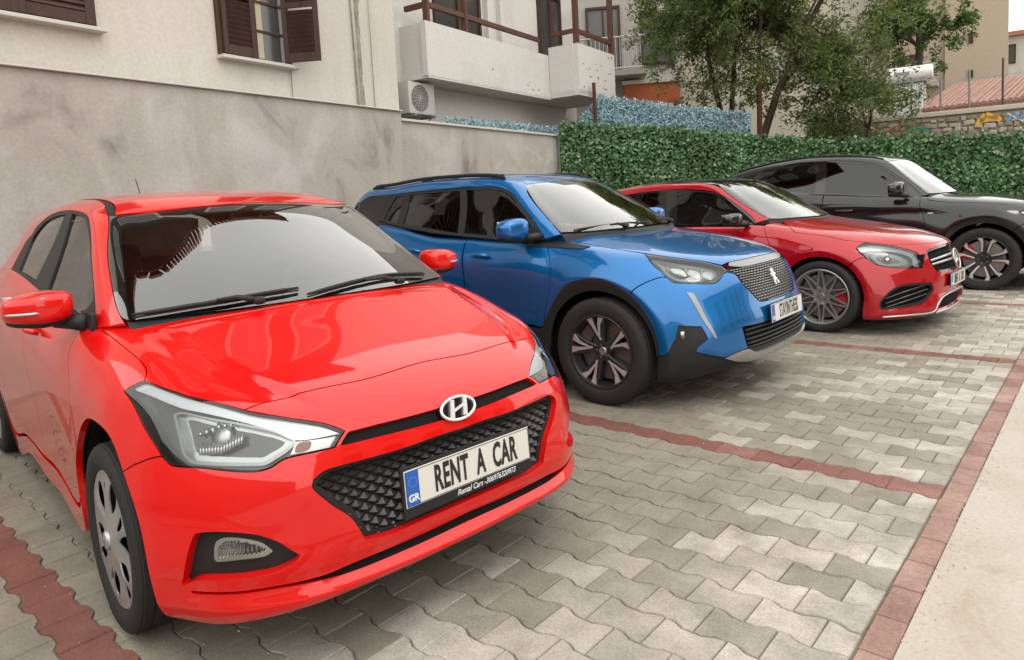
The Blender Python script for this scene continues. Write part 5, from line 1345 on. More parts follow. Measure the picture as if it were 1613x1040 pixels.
SV_TOP = [
 [(-.36,0,1.155),(-.39,.3,1.155),(-.45,.55,1.15),(-.58,.745,1.14),(-.65,.79,1.125),(-.69,.805,1.12),(-.73,.815,1.115),(-.78,.825,1.11)],
 [(-.57,0,1.31),(-.585,.29,1.308),(-.64,.52,1.30),(-.75,.695,1.29),(-.82,.74,1.265),(-.835,.765,1.22),(-.845,.79,1.17),(-.86,.825,1.12)],
 [(-.78,0,1.46),(-.795,.28,1.458),(-.84,.48,1.45),(-.925,.635,1.44),(-1.0,.69,1.41),(-1.01,.73,1.32),(-1.02,.775,1.22),(-1.03,.825,1.13)],
 [(-.97,0,1.585),(-.98,.27,1.583),(-1.02,.46,1.577),(-1.09,.58,1.565),(-1.17,.64,1.535),(-1.18,.69,1.41),(-1.19,.755,1.27),(-1.2,.828,1.145)],
 [(-1.25,0,1.645),(-1.25,.27,1.642),(-1.28,.46,1.633),(-1.34,.575,1.615),(-1.4,.635,1.585),(-1.41,.685,1.45),(-1.42,.75,1.3),(-1.43,.828,1.165)],
 row(-1.8, [(0,1.675),(.27,1.672),(.46,1.66),(.575,1.64),(.635,1.605),(.685,1.475),(.75,1.33),(.828,1.20)]),
 row(-2.3, [(0,1.655),(.27,1.65),(.45,1.638),(.565,1.615),(.622,1.575),(.67,1.46),(.73,1.34),(.815,1.23)]),
 row(-2.8, [(0,1.585),(.27,1.58),(.44,1.565),(.54,1.54),(.595,1.50),(.64,1.42),(.70,1.33),(.79,1.25)]),
 row(-3.25, [(0,1.47),(.26,1.465),(.42,1.45),(.51,1.42),(.56,1.385),(.605,1.335),(.66,1.29),(.76,1.25)]),
 [(-3.62,0,1.27),(-3.6,.26,1.27),(-3.55,.42,1.27),(-3.5,.52,1.265),(-3.45,.58,1.26),(-3.4,.63,1.255),(-3.36,.67,1.25),(-3.3,.73,1.245)],
]
def lift(rows, dz):
    w = [1, 1, 1, 1, 1, .6, .25, 0]
    return [[(x, y, z + d * w[j]) for j, (x, y, z) in enumerate(r_)] for r_, d in zip(rows, dz)]
CR_TOP = lift(CR_TOP, [0, 0, .005, .015, .035, .035, .035, .035, .03, 0])
SP_TOP = lift(SP_TOP, [0, .02, .045, .06, .055, .05, .05, .05, .04, 0])
SV_TOP = lift(SV_TOP, [0, 0, .01, .02, .04, .06, .08, .09, .07, 0])

# ------------------------------------------------------------------ red hatchback
def mir(q): return [(a, -b) for a, b in q]
def sides(fn):
    for s_ in (1, -1): fn(s_)

def grille_diamonds(L, car, poly, off, du, dv, hgt, m, name='grille_mesh'):
    """field of raised three-sided pyramids inside poly (u,v), over an offset surface"""
    K = L.k(densify(crv(poly), .15)); lo, hi = K.min(0), K.max(0)
    V = []; F = []
    ny = int((hi[0] - lo[0]) / du) + 2; nx = int((hi[1] - lo[1]) / dv) + 2
    cells = []
    for i in range(ny):
        for j in range(nx):
            cells.append((lo[0] + i * du, lo[1] + (j + (.5 if i % 2 else 0)) * dv))
    C = np.array(cells); C = C[inside(K, C)]
    for c in C:
        q = np.array([c + [-du * .95, 0], c + [0, dv * .47], c + [du * .95, 0], c + [0, -dv * .47], c + [du * .12, 0]])
        P = L.pk(q); n = L.nk(q)
        P[:4] += n[:4] * off; P[4] += n[4] * (off + hgt)
        o = len(V); V += P.tolist(); F += [(o, o + 1, o + 4), (o + 1, o + 2, o + 4), (o + 2, o + 3, o + 4), (o + 3, o, o + 4)]
    mb = MB(); mb.add(V, F)
    return put(name, mb.mesh(name, m=m), None, car)

def build_hatch():
    L, T = Loft(HB_BODY), Loft(glazed(HB_TOP), GLASSV)
    # creased bonnet: raised middle bounded by two lines converging towards the badge
    L.relief = lambda u, v: .011 * (1 - sstep(-.16, .10, v - np.interp(u, [11.2, 13, 14.6, 15.6], [3.0, 2.5, 2.0, 1.7]))) * sstep(11.4, 12.3, u) * (1 - sstep(14.6, 15.9, u)) - .006 * np.exp(-((v - np.interp(u, [11.2, 13, 14.6, 15.6], [3.5, 3.15, 2.7, 2.4])) / .35) ** 2) * sstep(11.6, 12.6, u) * (1 - sstep(14.4, 15.4, u))
    red = paint('paint_bright_red', (.60, .0035, .0025), 0)
    car = empty('hatchback_car', (-2.35183966, 1.55467698, 0), R(-4.906834786911502))
    tag(car, 'bright red hatchback nearest the camera with a RENT A CAR plate', 'car', 'rental cars parked in the bays')
    # --- painted panels
    gapf = [(14.85, 0), (14.87, .25), (14.94, .8), (14.97, 1.5), (15.22, 2.5), (15.64, 3.06), (15.64, 3.06)]
    hl_top = [(15.3, 3.62), (14.93, 4.12), (14.4, 4.55), (13.95, 4.86), (13.95, 4.86)]
    hside = [(13.55, 4.5), (13.18, 4.42), (12.19, 4.50), (11.05, 4.38), (11.05, 4.38)]
    hood = gapf + hl_top + hside + [(10.66, 3.45), (10.90, 2.93), (11.45, 2.25), (11.64, 1.55), (11.79, .92), (11.87, 0)]
    panel('bonnet', L, crv(hood, closed=False), red, car, half=True, gap=.002, h=.017, bh=.015, thick=.02)
    hl = [(13.95, 4.86), (13.95, 4.86), (14.4, 4.55), (14.93, 4.12), (15.66, 3.09), (15.93, 2.40), (16.23, 1.91), (16.72, 1.61), (16.72, 1.61), (17.23, 1.83), (17.23, 1.83), (17.35, 2.78), (17.55, 3.13), (17.63, 3.55), (17.54, 4.57), (17.44, 5.65), (17.17, 6.0), (15.96, 6.41), (14.38, 5.95), (14.11, 5.86)]
    hlc = crv(hl)
    hl_front = [(15.64, 3.06), (15.64, 3.06), (15.93, 2.40), (16.23, 1.91), (16.72, 1.61), (16.72, 1.61), (17.23, 1.83), (17.23, 1.83), (17.35, 2.78), (17.55, 3.13), (17.63, 3.55), (17.54, 4.57), (17.44, 5.65), (17.17, 6.0), (17.17, 6.0)]
    bump = gapf + hl_front[2:] + [(17.11, 7.0), (17.0, 7.76), (16.8, 9), (16.8, 9), (18, 9), (20, 9), (21.3, 9), (21.3, 9), (21.3, 6), (21.3, 3), (21.3, 0)]
    gr = [(17.72, 0), (17.70, .37), (17.75, .89), (17.77, 1.45), (17.82, 2.05), (17.98, 2.33), (18.14, 2.40), (18.32, 2.29), (18.94, 1.80), (19.37, 1.65), (19.62, 1.59), (19.62, 1.59), (19.69, 1.15), (19.64, .73), (19.62, 0)]
    grc = crv(gr, closed=False); grc = np.concatenate([grc, (grc * [1, -1])[::-1]])
    sl_ = [(16.78, 0), (16.76, .34), (16.74, 1.08), (16.80, 1.56), (16.80, 1.56), (17.20, 1.74), (17.20, 1.74), (17.17, 1.13), (17.21, .4), (17.23, 0)]
    slc = crv(sl_, closed=False); slc = np.concatenate([slc, (slc * [1, -1])[::-1]])
    fog = [(18.87, 5.17), (18.85, 4.46), (18.95, 3.67), (19.21, 3.13), (19.55, 2.80), (19.55, 2.80), (19.70, 2.95), (19.83, 3.35), (19.90, 4.07), (19.98, 5.49), (20.30, 5.95), (20.15, 5.97), (19.35, 5.61), (18.96, 5.34)]
    fogc = crv(fog)
    low = [(20.10, 0), (20.36, .82), (20.49, 1.68), (20.72, 2.3), (20.68, 3.36), (20.70, 4.28), (20.66, 5.6), (20.66, 5.6), (20.76, 5.6), (20.80, 4.28), (20.80, 3.36), (20.98, 2.3), (21.10, 1.66), (21.06, .68), (20.95, 0)]
    lowc = crv(low, closed=False); lowc = np.concatenate([lowc, (lowc * [1, -1])[::-1]])
    panel('front_bumper', L, crv(bump, closed=False), red, car, holes=[grc, slc, fogc, fogc * [1, -1], lowc], half=True, gap=.002, h=.0155, bh=.012, thick=.02, hole_thick=.03)
    lip = [(21.26, 0), (21.26, 3), (21.26, 6), (21.26, 9), (21.26, 9), (22, 9), (23, 9), (23, 9), (23, 6), (23, 3), (23, 0)]
    panel('front_lip', L, crv(lip, closed=False), red, car, half=True, h=.008, bh=.008, thick=.02, off=-.0004)
    # --- openings behind the bumper
    panel('grille_backing', L, grc, M_BLACKTRIM, car, off=-.045, thick=0, h=.08, gap=-.02)
    grille_diamonds(L, car, gr + mir(gr)[::-1], -.034, .0155, .058, .016, mat('grille_plastic', (.022, .021, .020), .32))
    rim = grc; panel('grille_surround', L, grc, M_BLACKTRIM, car, holes=[np.concatenate([crv([(a + (.05 if a < 18.3 else -.05), b * .965) for a, b in gr], closed=False), (crv([(a + (.05 if a < 18.3 else -.05), b * .965) for a, b in gr], closed=False) * [1, -1])[::-1]])], off=-.022, thick=.02, h=.05, gap=-.006)
    panel('upper_slot', L, slc, M_DARK, car, off=-.016, thick=0, h=.06, gap=-.006)
    panel('lower_slot', L, lowc, M_DARK, car, off=-.028, thick=0, h=.06, gap=-.01)
    def fg(s_):
        panel('fog_lamp_bezel', L, fogc, M_BLACKTRIM, car, side=s_, off=-.03, thick=0, h=.03, gap=-.008)
        fl = crv([(19.15, 4.78), (19.03, 4.49), (19.07, 3.97), (19.21, 3.56), (19.42, 3.35), (19.42, 3.35), (19.52, 3.54), (19.56, 4.20), (19.60, 4.79), (19.49, 4.86)])
        o = panel('fog_lamp', L, fl, mat('fog_reflector', (.5, .49, .46), .25, .7), car, side=s_, off=-.024, thick=.01, h=.014, bulge=(-.010, .03))
        mb = MB(); K = L.k(densify(fl, .1))
        for i in range(9):
            for j in range(14):
                q = np.array([[19.07 + .055 * i, 3.42 + .1 * j]]); kk = L.k(q)
                if inside(K, kk)[0] and edge_dist(K, kk)[0] > .008:
                    P = L.pk(kk)[0] + L.nk(kk)[0] * -.030
                    mb.box((P[0], s_ * P[1], P[2]), (.006, .006, .006))
        put('fluted_lens', mb.mesh('fluted_lens', m=M_CHROME), None, o)
        panel('lens', L, fl, M_LENS, o, side=s_, off=-.018, thick=0, h=.02)
    sides(fg)
    fend = [(13.95, 4.86), (13.95, 4.86), (13.55, 4.5), (13.18, 4.42), (12.19, 4.50), (11.05, 4.38), (11.05, 4.38), (10.66, 3.45), (10.66, 3.45), (10.30, 3.6), (10.3, 4.2), (10.42, 5.2), (10.53, 6.32), (10.90, 7.2), (10.85, 7.7), (10.5, 8.4), (10.2, 9), (10.2, 9), (11, 9), (12, 9), (14, 9), (16, 9), (16.8, 9), (16.8, 9), (17.0, 7.76), (17.11, 7.0), (17.17, 6.0), (17.17, 6.0), (15.96, 6.41), (14.38, 5.95), (14.11, 5.86)]
    dfront = [(10.3, 3.8), (10.3, 3.8), (10.42, 5.2), (10.53, 6.32), (10.90, 7.2), (10.85, 7.7), (10.5, 8.3), (10.3, 8.62), (10.3, 8.62), (8.1, 8.62), (8.1, 8.62), (8.0, 6), (7.95, 3.8), (7.95, 3.8)]
    drear = [(7.95, 3.8), (7.95, 3.8), (8.0, 6), (8.1, 8.62), (8.1, 8.62), (6.4, 8.62), (6.1, 8.4), (5.9, 8.0), (5.75, 7), (5.7, 6), (5.9, 3.8), (5.9, 3.8)]
    sill = [(10.3, 8.65), (10.3, 8.65), (10.2, 9), (10.2, 9), (6, 9), (6, 9), (6.2, 8.65), (6.2, 8.65)]
    quart = [(5.9, 3.8), (5.9, 3.8), (5.7, 6), (5.75, 7), (5.9, 8.0), (6.2, 8.65), (6, 9), (6, 9), (5, 9), (4, 9), (3, 9), (2, 9), (2, 9), (2, 4), (2, 4), (3.2, 3.4), (4.2, 3.6)]
    def sd(s_):
        panel('front_wing', L, crv(fend), red, car, side=s_, gap=.002, h=.035, thick=.022)
        d1 = panel('front_door', L, crv(dfront), red, car, side=s_, gap=.0025, h=.045, thick=.02)
        d2 = panel('rear_door', L, crv(drear), red, car, side=s_, gap=.0025, h=.05, thick=.02)
        panel('sill', L, crv(sill), red, car, side=s_, gap=.002, h=.08, thick=.02)
        panel('rear_wing', L, crv(quart), red, car, side=s_, gap=.002, h=.06, thick=.02)
        for d, u0 in ((d1, 8.35), (d2, 6.5)):
            P = L.p([(u0, 5.75), (u0 + .42, 5.75)]) * [1, s_, 1]; n = L.n([(u0, 5.75)])[0] * [1, s_, 1]
            a, b = Vector(P[0]), Vector(P[1]); nn = Vector(n)
            mb = MB(); mb.tube([a + nn * .005, a + nn * .03, a.lerp(b, .15) + nn * .042, a.lerp(b, .85) + nn * .042, b + nn * .03, b + nn * .005], [.012, .013, .014, .014, .013, .012], 8)
            mb.build('door_handle', red, d, smooth=True)
    sides(sd)
    rear = [(2, 0), (2, 4), (2, 9), (2, 9), (1, 9), (0, 9), (0, 9), (0, 4), (0, 0)]
    panel('rear_bumper', L, crv(rear, closed=False), red, car, half=True, gap=.002, h=.08, thick=.02)
    panel('tailgate', L, crv([(2, 0), (2, 4), (2, 4), (3.2, 3.4), (4.2, 3.6), (5, 3.2), (5, 0)], closed=False), red, car, half=True, gap=.002, h=.08)
    # --- greenhouse
    ws = [(.03, 0), (.02, 1), (.02, 2.2), (.04, 3.0), (.16, 3.34), (.52, 3.47), (1.28, 3.47), (1.9, 3.42), (3.0, 3.12), (3.0, 3.12), (2.96, 2.95), (2.90, 1.97), (2.93, .77), (2.97, 0)]
    wsc = crv(ws, closed=False)
    panel('windscreen', T, wsc, M_WS, car, half=True, gap=.001, h=.022, bh=.02, off=.001, thick=.0)
    wsi = [(.16, 0), (.15, 1), (.15, 2.0), (.19, 2.75), (.32, 3.12), (.6, 3.24), (1.28, 3.26), (1.9, 3.22), (2.72, 2.96), (2.80, 2.75), (2.76, 1.97), (2.80, .77), (2.82, 0)]
    wf = crv(wsi, closed=False)
    panel('windscreen_band', T, wsc, M_GLOSSBLACK, car, half=True, holes=[np.concatenate([wf, (wf * [1, -1])[::-1]])], off=-.004, thick=0, h=.05)
    roof = [(3.01, 0), (2.97, .77), (2.94, 1.97), (3.03, 2.93), (3.03, 2.93), (3.6, 2.80), (4.1, 2.72), (5, 2.68), (7, 2.68), (8.05, 2.6), (8.05, 2.6), (8.2, 0)]
    panel('roof', T, crv(roof, closed=False), red, car, half=True, gap=.002, h=.06, thick=.015)
    inn = [(.16, 3.37), (.52, 3.50), (1.28, 3.50), (1.9, 3.45), (3.0, 3.16), (3.58, 3.0), (4.3, 2.82), (5, 2.76), (7, 2.76), (8.05, 2.68)]
    out_ = [(8.05, 4.4), (7.2, 4.9), (6.5, 5.2), (6.28, 4.68), (5.77, 4.28), (4.95, 4.04), (4.24, 3.92), (3.61, 4.01), (3.02, 4.21), (1.47, 4.58), (.7, 5.1), (.2, 5.75), (0, 6.4)]
    pil = [(0, 3.25), (0, 3.25)] + inn + [(8.05, 2.68)] + [(8.05, 4.4)] + out_ + [(0, 6.4)]
    ditch = [(3.03, 2.95), (3.03, 2.95), (3.6, 2.82), (4.1, 2.74), (5, 2.70), (7, 2.70), (8.05, 2.62), (8.05, 2.62), (8.05, 2.66), (8.05, 2.66), (7, 2.75), (5, 2.75), (4.3, 2.81), (3.58, 2.99), (3.0, 3.14), (3.0, 3.14)]
    swo = [(.12, 5.9), (.7, 5.1), (1.47, 4.58), (3.02, 4.22), (3.61, 4.02), (4.24, 3.93), (4.95, 4.05), (5.77, 4.29), (6.28, 4.69), (6.6, 5.6), (6.55, 7), (6.55, 7), (5, 7), (3, 7), (1, 7), (.02, 7), (.02, 7)]
    gf = [(1.05, 5.25), (1.6, 4.74), (3.02, 4.42), (3.61, 4.2), (4.24, 4.12), (4.55, 4.15), (4.55, 4.15), (4.28, 6.80), (4.28, 6.80), (2.7, 6.80), (1.2, 6.80), (1.2, 6.80)]
    gre = [(4.88, 4.25), (4.88, 4.25), (5.5, 4.38), (5.95, 4.62), (6.25, 5.3), (6.1, 6.8), (6.1, 6.8), (5.1, 6.8), (5.1, 6.8)]
    def top(s_):
        panel('roof_pillar_panel', T, crv(pil), red, car, side=s_, gap=.001, h=.045, thick=.015)
        panel('roof_ditch_trim', T, crv(ditch), M_BLACKTRIM, car, side=s_, off=-.003, thick=.01, h=.03)
        panel('window_surround', T, crv(swo), M_BLACKTRIM, car, holes=[crv(gf), crv(gre)], side=s_, off=-.002, thick=.008, h=.05)
        panel('front_side_window', T, crv(gf), M_SG, car, side=s_, off=-.010, thick=0, h=.06, gap=-.004)
        panel('rear_side_window', T, crv(gre), M_PG, car, side=s_, off=-.010, thick=0, h=.06, gap=-.004)
        panel('rear_pillar_panel', T, crv([(6.28, 4.75), (6.28, 4.75), (6.5, 5.2), (7.2, 4.9), (8.05, 4.4), (8.05, 4.4), (8.9, 5), (8.9, 7), (8.9, 7), (6.55, 7), (6.55, 7), (6.6, 5.6)]), red, car, side=s_, h=.06)
    sides(top)
    panel('rear_window', T, crv([(8.2, 0), (8.2, 3), (8.2, 3), (8.95, 3.5), (8.95, 3.5), (8.95, 0)], closed=False), M_PG, car, half=True, h=.08, thick=0)
    # --- headlights
    def lamps(s_):
        ho = panel('headlight', L, hlc, mat('lamp_grey', (.11, .11, .10), .22, .4), car, side=s_, off=-.040, thick=0, h=.035, gap=-.004)
        panel('headlight_rim', L, hlc, M_BLACKTRIM, ho, side=s_, holes=[L_in(L, hlc, .0042)], off=-.003, thick=.035, h=.03, gap=.0015)
        drl = [(14.08, 5.50), (14.0, 4.95), (14.42, 4.60), (14.96, 4.17), (15.68, 3.13), (15.95, 2.45), (16.27, 1.96), (16.74, 1.68), (16.74, 1.68), (16.81, 2.51), (16.44, 2.85), (16.12, 3.40), (15.79, 4.42), (15.56, 4.81), (14.64, 5.28)]
        panel('daylight_strip', L, crv(drl), M_DRL, ho, side=s_, off=-.014, thick=.02, h=.025)
        bo = crv([(15.92, 5.24), (15.78, 4.89), (16.02, 4.27), (16.32, 2.95), (16.81, 2.51), (17.18, 2.78), (17.47, 3.25), (17.49, 3.53), (17.46, 4.72), (17.38, 5.20), (17.09, 5.39)])
        bi = crv([(16.09, 5.00), (16.01, 4.87), (16.15, 4.33), (16.40, 3.15), (16.68, 2.69), (17.10, 3.02), (17.36, 3.34), (17.39, 4.71), (17.24, 5.07), (16.94, 5.19)])
        panel('lamp_bezel', L, bo, mat('bezel_metal', (.34, .34, .33), .3, .8), ho, side=s_, holes=[L_in(L, bo, .009)], off=-.016, thick=.025, h=.02)
        panel('reflector', L, L_in(L, bo, .009), mat('reflector_silver', (.42, .43, .42), .16, .85), ho, side=s_, off=-.022, thick=0, h=.018, bulge=(-.030, .05), gap=-.004)
        c = L.p([(16.72, 4.15)])[0]; n = L.n([(16.72, 4.15)])[0]
        rot = Vector((1, 0, 0)).rotation_difference(Vector((n[0], n[1] * s_, n[2]))).to_matrix()
        ctr = Vector((c[0], c[1] * s_, c[2])) - Vector((n[0], n[1] * s_, n[2])) * .034
        mb = MB(); mb.lathe([(.034, 0), (.032, .008), (.024, .014), (.012, .018), (0, .019)], 28)
        bl = MB(); bl.add([ctr + rot @ Vector((y, x * (1 if True else 1), z)) for x, y, z in mb.v], mb.f); bl.build('bulb_shield', M_SATIN, ho, smooth=True)
        fl = MB()
        for i in range(15):
            w_ = -.063 + .009 * i
            fl.tube([ctr + rot @ Vector((.010, w_, -.014 + .01 * abs(w_) / .06)), ctr + rot @ Vector((.016, w_ * .95, -.050 + .012 * abs(w_) / .06))], .0043, 6)
            if i % 2 == 0: fl.tube([ctr + rot @ Vector((.006, w_, .020)), ctr + rot @ Vector((.002, w_ * 1.05, .045 - .012 * abs(w_) / .06))], .006, 6)
        fl.build('fluted_reflector', mat('flute_silver', (.6, .6, .58), .2, .7), ho, smooth=True)
        ind = crv([(16.86, 2.50), (16.86, 2.50), (16.82, 1.74), (16.82, 1.74), (17.18, 1.89), (17.18, 1.89), (17.25, 2.72), (17.25, 2.72)])
        io = panel('indicator_lamp', L, ind, mat('indicator_reflector', (.5, .47, .45), .2, .8), ho, side=s_, off=-.018, thick=.01, h=.02)
        am = crv([(16.92, 2.46), (16.90, 2.2), (17.15, 2.3), (17.2, 2.6)]); panel('indicator_bulb', L, am, M_AMBER, ho, side=s_, off=-.013, thick=.01, h=.015)
        panel('headlight_lens', L, hlc, M_LENS, ho, side=s_, off=.001, thick=0, h=.025, gap=.003)
    sides(lamps)
    # --- mirrors
    def mirror(s_):
        c = (-.47, .905, 1.035)
        def sh(v):
            out = []
            for x, y, z in v:
                t = (y - c[1]) / .11
                x2 = c[0] + (x - c[0]) * (1 - .12 * t) - .02 * max(0, t); z2 = c[2] + (z - c[2]) * (1 - .22 * max(0, t)) - .004 * t
                if x2 < c[0] - .045: x2 = c[0] - .045
                out.append((x2, s_ * y, z2))
            return out
        v, f = supell(c, (.085, .108, .058), .55, .75, 40, 28)
        top_ = MB(); top_.add(sh(v), f); mo = top_.build('door_mirror', red, car, smooth=True)
        v, f = supell((c[0] - .008, c[1] - .005, c[2] - .046), (.072, .100, .026), .6, .75, 32, 16)
        b = MB(); b.add(sh(v), f)
        b.tube([(-.46, s_ * .86, .985), (-.44, s_ * .80, .972), (-.40, s_ * .765, .965)], [.028, .030, .034], 10)
        b.rbox((-.40, s_ * .765, .972), (.16, .02, .07), .01)
        b.build('mirror_base', M_BLACKTRIM, mo, smooth=True)
        P = []
        for i in range(9):
            t = i / 8; y = .915 + .092 * t; tt = (y - c[1]) / .11
            P.append((c[0] + .087 * (1 - .12 * tt) * (1 - max(0, tt - .15) ** 3.0 * .9) - .02 * max(0, tt), s_ * y, c[2] - .012))
        st = MB(); st.tube(P, [.003] + [.006] * 7 + [.004], 6); st.build('repeater_strip', M_SATIN, mo, smooth=True)
        gl_ = MB(); gl_.rbox((c[0] - .047, s_ * (c[1] + .002), c[2]), (.004, .18, .09), .002); gl_.build('mirror_glass', M_CHROME, mo)
    sides(mirror)
    # --- front emblem: oval ring with slanted letter
    em = MB(); n = 40; a_, b_ = .068, .036; P = [(a_ * math.cos(2 * math.pi * k / n), b_ * math.sin(2 * math.pi * k / n), .006) for k in range(n + 1)]
    em.tube(P, .0048, 8, False)
    for s_ in (-1, 1):
        x0 = s_ * .026
        em.add([(x0 - .010 - .006, -.027, .004), (x0 + .006 - .006, -.028, .004), (x0 + .012 + .004, .029, .004), (x0 - .003 + .004, .029, .004)] + [(x0 - .010 - .006, -.027, .011), (x0 + .006 - .006, -.028, .011), (x0 + .012 + .004, .029, .011), (x0 - .003 + .004, .029, .011)], [(0, 1, 2, 3), (4, 5, 6, 7), (0, 1, 5, 4), (1, 2, 6, 5), (2, 3, 7, 6), (3, 0, 4, 7)])
    em.add([(-.026, -.012, .004), (.02, .002, .004), (.026, .012, .004), (-.02, -.001, .004), (-.026, -.012, .0105), (.02, .002, .0105), (.026, .012, .0105), (-.02, -.001, .0105)], [(0, 1, 2, 3), (4, 5, 6, 7), (0, 1, 5, 4), (1, 2, 6, 5), (2, 3, 7, 6), (3, 0, 4, 7)])
    eo = em.build('emblem', mat('emblem_silver', (.72, .72, .72), .25, .45), car, angle=40); fm = frontpiece(eo, .757, 0, .668, R(22))
    bk = MB(); bk.add([(a_ * math.cos(2 * math.pi * k / n), b_ * math.sin(2 * math.pi * k / n), .003) for k in range(n)], [tuple(range(n))])
    bk.add([(a_ * 1.02 * math.cos(2 * math.pi * k / n), b_ * 1.02 * math.sin(2 * math.pi * k / n), z) for z in (-.03, .003) for k in range(n)], [(k, (k + 1) % n, n + (k + 1) % n, n + k) for k in range(n)])
    bo_ = bk.build('emblem_backing', M_GLOSSBLACK, car); bo_.matrix_local = fm
    number_plate(car, 'RENT  A  CAR', .797, .486, R(3), 'Rental Cars -306976320973', sx=.47, size=.112, y=.012, bold=.0032)
    # --- wipers, antenna
    def onT(u, v, d=.012):
        P = T.p([(u, abs(v))])[0]; n = T.n([(u, abs(v))])[0]; P = P + n * d; return (P[0], P[1] * (1 if v >= 0 else -1), P[2])
    def onB(u, v, d=.01):
        P = L.p([(u, abs(v))])[0]; n = L.n([(u, abs(v))])[0]; P = P + n * d; return (P[0], P[1] * (1 if v >= 0 else -1), P[2])
    wiper(car, [onT(-.0, -1.05, .03), onT(.12, -1.7, .03), onT(.07, -3.02), onT(.30, -.35)], blade=[onT(.07 + .16 * t, -2.95 + 2.55 * t, .018) for t in np.linspace(0, 1, 12)])
    wiper(car, [onT(-.0, 1.3, .03), onT(.14, .6, .03), onT(.12, -.75), onT(.10, 2.2)], blade=[onT(.05 + .16 * math.sin(3.14 * t) + .08 * t, -.35 + 2.65 * t, .018) for t in np.linspace(0, 1, 12)])
    cw = [(-.0, 0), (0, 1), (0, 2.2), (0, 3.1), (0, 3.1), (.05, 3.1), (.05, 2.2), (.05, 1), (.05, 0)]
    mb = MB(); P = [T.p([(0.0, v)])[0] for v in np.linspace(-3.1, 3.1, 30)]; v = []; f = []
    for q in P: v += [(q[0] - .02, q[1], q[2] + .001), (q[0] + .012, q[1] * 1.0, q[2] - .018), (q[0] + .03, q[1], q[2] - .06), (q[0] - .02, q[1], q[2] - .06)]
    for i in range(29):
        for k in range(3): f.append((i * 4 + k, i * 4 + k + 1, i * 4 + 5 + k, i * 4 + 4 + k))
    mb.add(v, f); mb.build('scuttle_panel', M_BLACKTRIM, car)
    mb = MB(); mb.tube([(-2.35, 0, 1.44), (-2.37, 0, 1.465)], [.018, .012], 10); mb.tube([(-2.36, 0, 1.46), (-2.46, 0, 1.60)], [.004, .003], 6); mb.build('antenna', M_BLACKTRIM, car)
    # --- cabin, underbody, wheels
    mb = MB(); mb.rbox((-.50, 0, .86), (.62, 1.26, .16), .05); mb.rbox((-.62, .36, .95), (.30, .42, .07), .03); mb.build('dashboard', M_CABIN, car, smooth=True)
    steering_wheel(car, -.80, .36, .93); seats(car, -1.25, .36, .42, .58)
    mb = MB(); mb.rbox((-.66, 0, 1.285), (.03, .24, .07), .02); mb.tube([(-.66, 0, 1.31), (-.62, 0, 1.345)], .01, 6); mb.build('interior_mirror', M_CABIN, car, smooth=True)
    panel('headliner', T, crv([(3.05, 0), (3.05, 2.9), (3.05, 2.9), (7.9, 2.7), (7.9, 2.7), (7.9, 0)], closed=False), M_LINER, car, half=True, off=-.03, thick=0, h=.1)
    mb = MB(); mb.box((-1.25, 0, .26), (3.6, 1.1, .10)); mb.box((.30, 0, .45), (.70, 1.0, .42)); mb.box((-1.35, 0, .40), (1.75, 1.52, .30)); mb.box((-1.2, 0, .60), (1.6, 1.56, .5)); mb.box((-2.75, 0, .55), (.5, 1.0, .6)); mb.box((.52, 0, .30), (.20, 1.16, .14)); mb.build('underbody', M_DARK, car)
    arch_liner(car, .01, .40, .50, .83); arch_liner(car, -2.57, .40, .50, .83)
    for x in (0, -2.57):
        for s_ in (-1, 1): wheel('hubcap', .308, .222, .19, car, (x, s_ * .765), s_ > 0)
    return car

def L_in(L, poly, d):
    """polygon in (row,col) units moved inwards by d metres"""
    K = inset(L.k(densify(poly, .08)), d)
    u = np.interp(K[:, 0], L.tu, np.arange(L.nr)); v = np.interp(K[:, 1], L.tv, L.vi)
    return np.stack([u, v], 1)
hatch = build_hatch()

# ------------------------------------------------------------------ the other three cars share this assembly
def halfring(q):
    c = crv(q, closed=False); return np.concatenate([c, (c * [1, -1])[::-1]])

def car_mirror(car, c, r, body, base, arm, stripe=None, cut=.05):
    def mk(s_):
        def sh(v):
            out = []
            for x, y, z in v:
                t = (y - c[1]) / r[1]
                x2 = c[0] + (x - c[0]) * (1 - .12 * t) - .02 * max(0, t); z2 = c[2] + (z - c[2]) * (1 - .22 * max(0, t)) - .004 * t
                out.append((max(x2, c[0] - cut), s_ * y, z2))
            return out
        v, f = supell(c, r, .55, .75, 36, 24); a = MB(); a.add(sh(v), f); mo = a.build('door_mirror', body, car, smooth=True)
        v, f = supell((c[0] - .008, c[1] - .004, c[2] - r[2] * .78), (r[0] * .86, r[1] * .93, r[2] * .45), .6, .75, 30, 14); b = MB(); b.add(sh(v), f)
        b.tube([(c[0] + .01, s_ * (c[1] - r[1] * .4), c[2] - r[2] * .9), (arm[0], s_ * (arm[1] + .02), arm[2]), (arm[0] + .03, s_ * (arm[1] - .02), arm[2])], [.026, .028, .030], 10)
        b.build('mirror_base', base, mo, smooth=True)
        g = MB(); g.rbox((c[0] - cut - .002, s_ * c[1], c[2]), (.004, r[1] * 1.6, r[2] * 1.5), .002); g.build('mirror_glass', M_CHROME, mo)
    sides(mk)

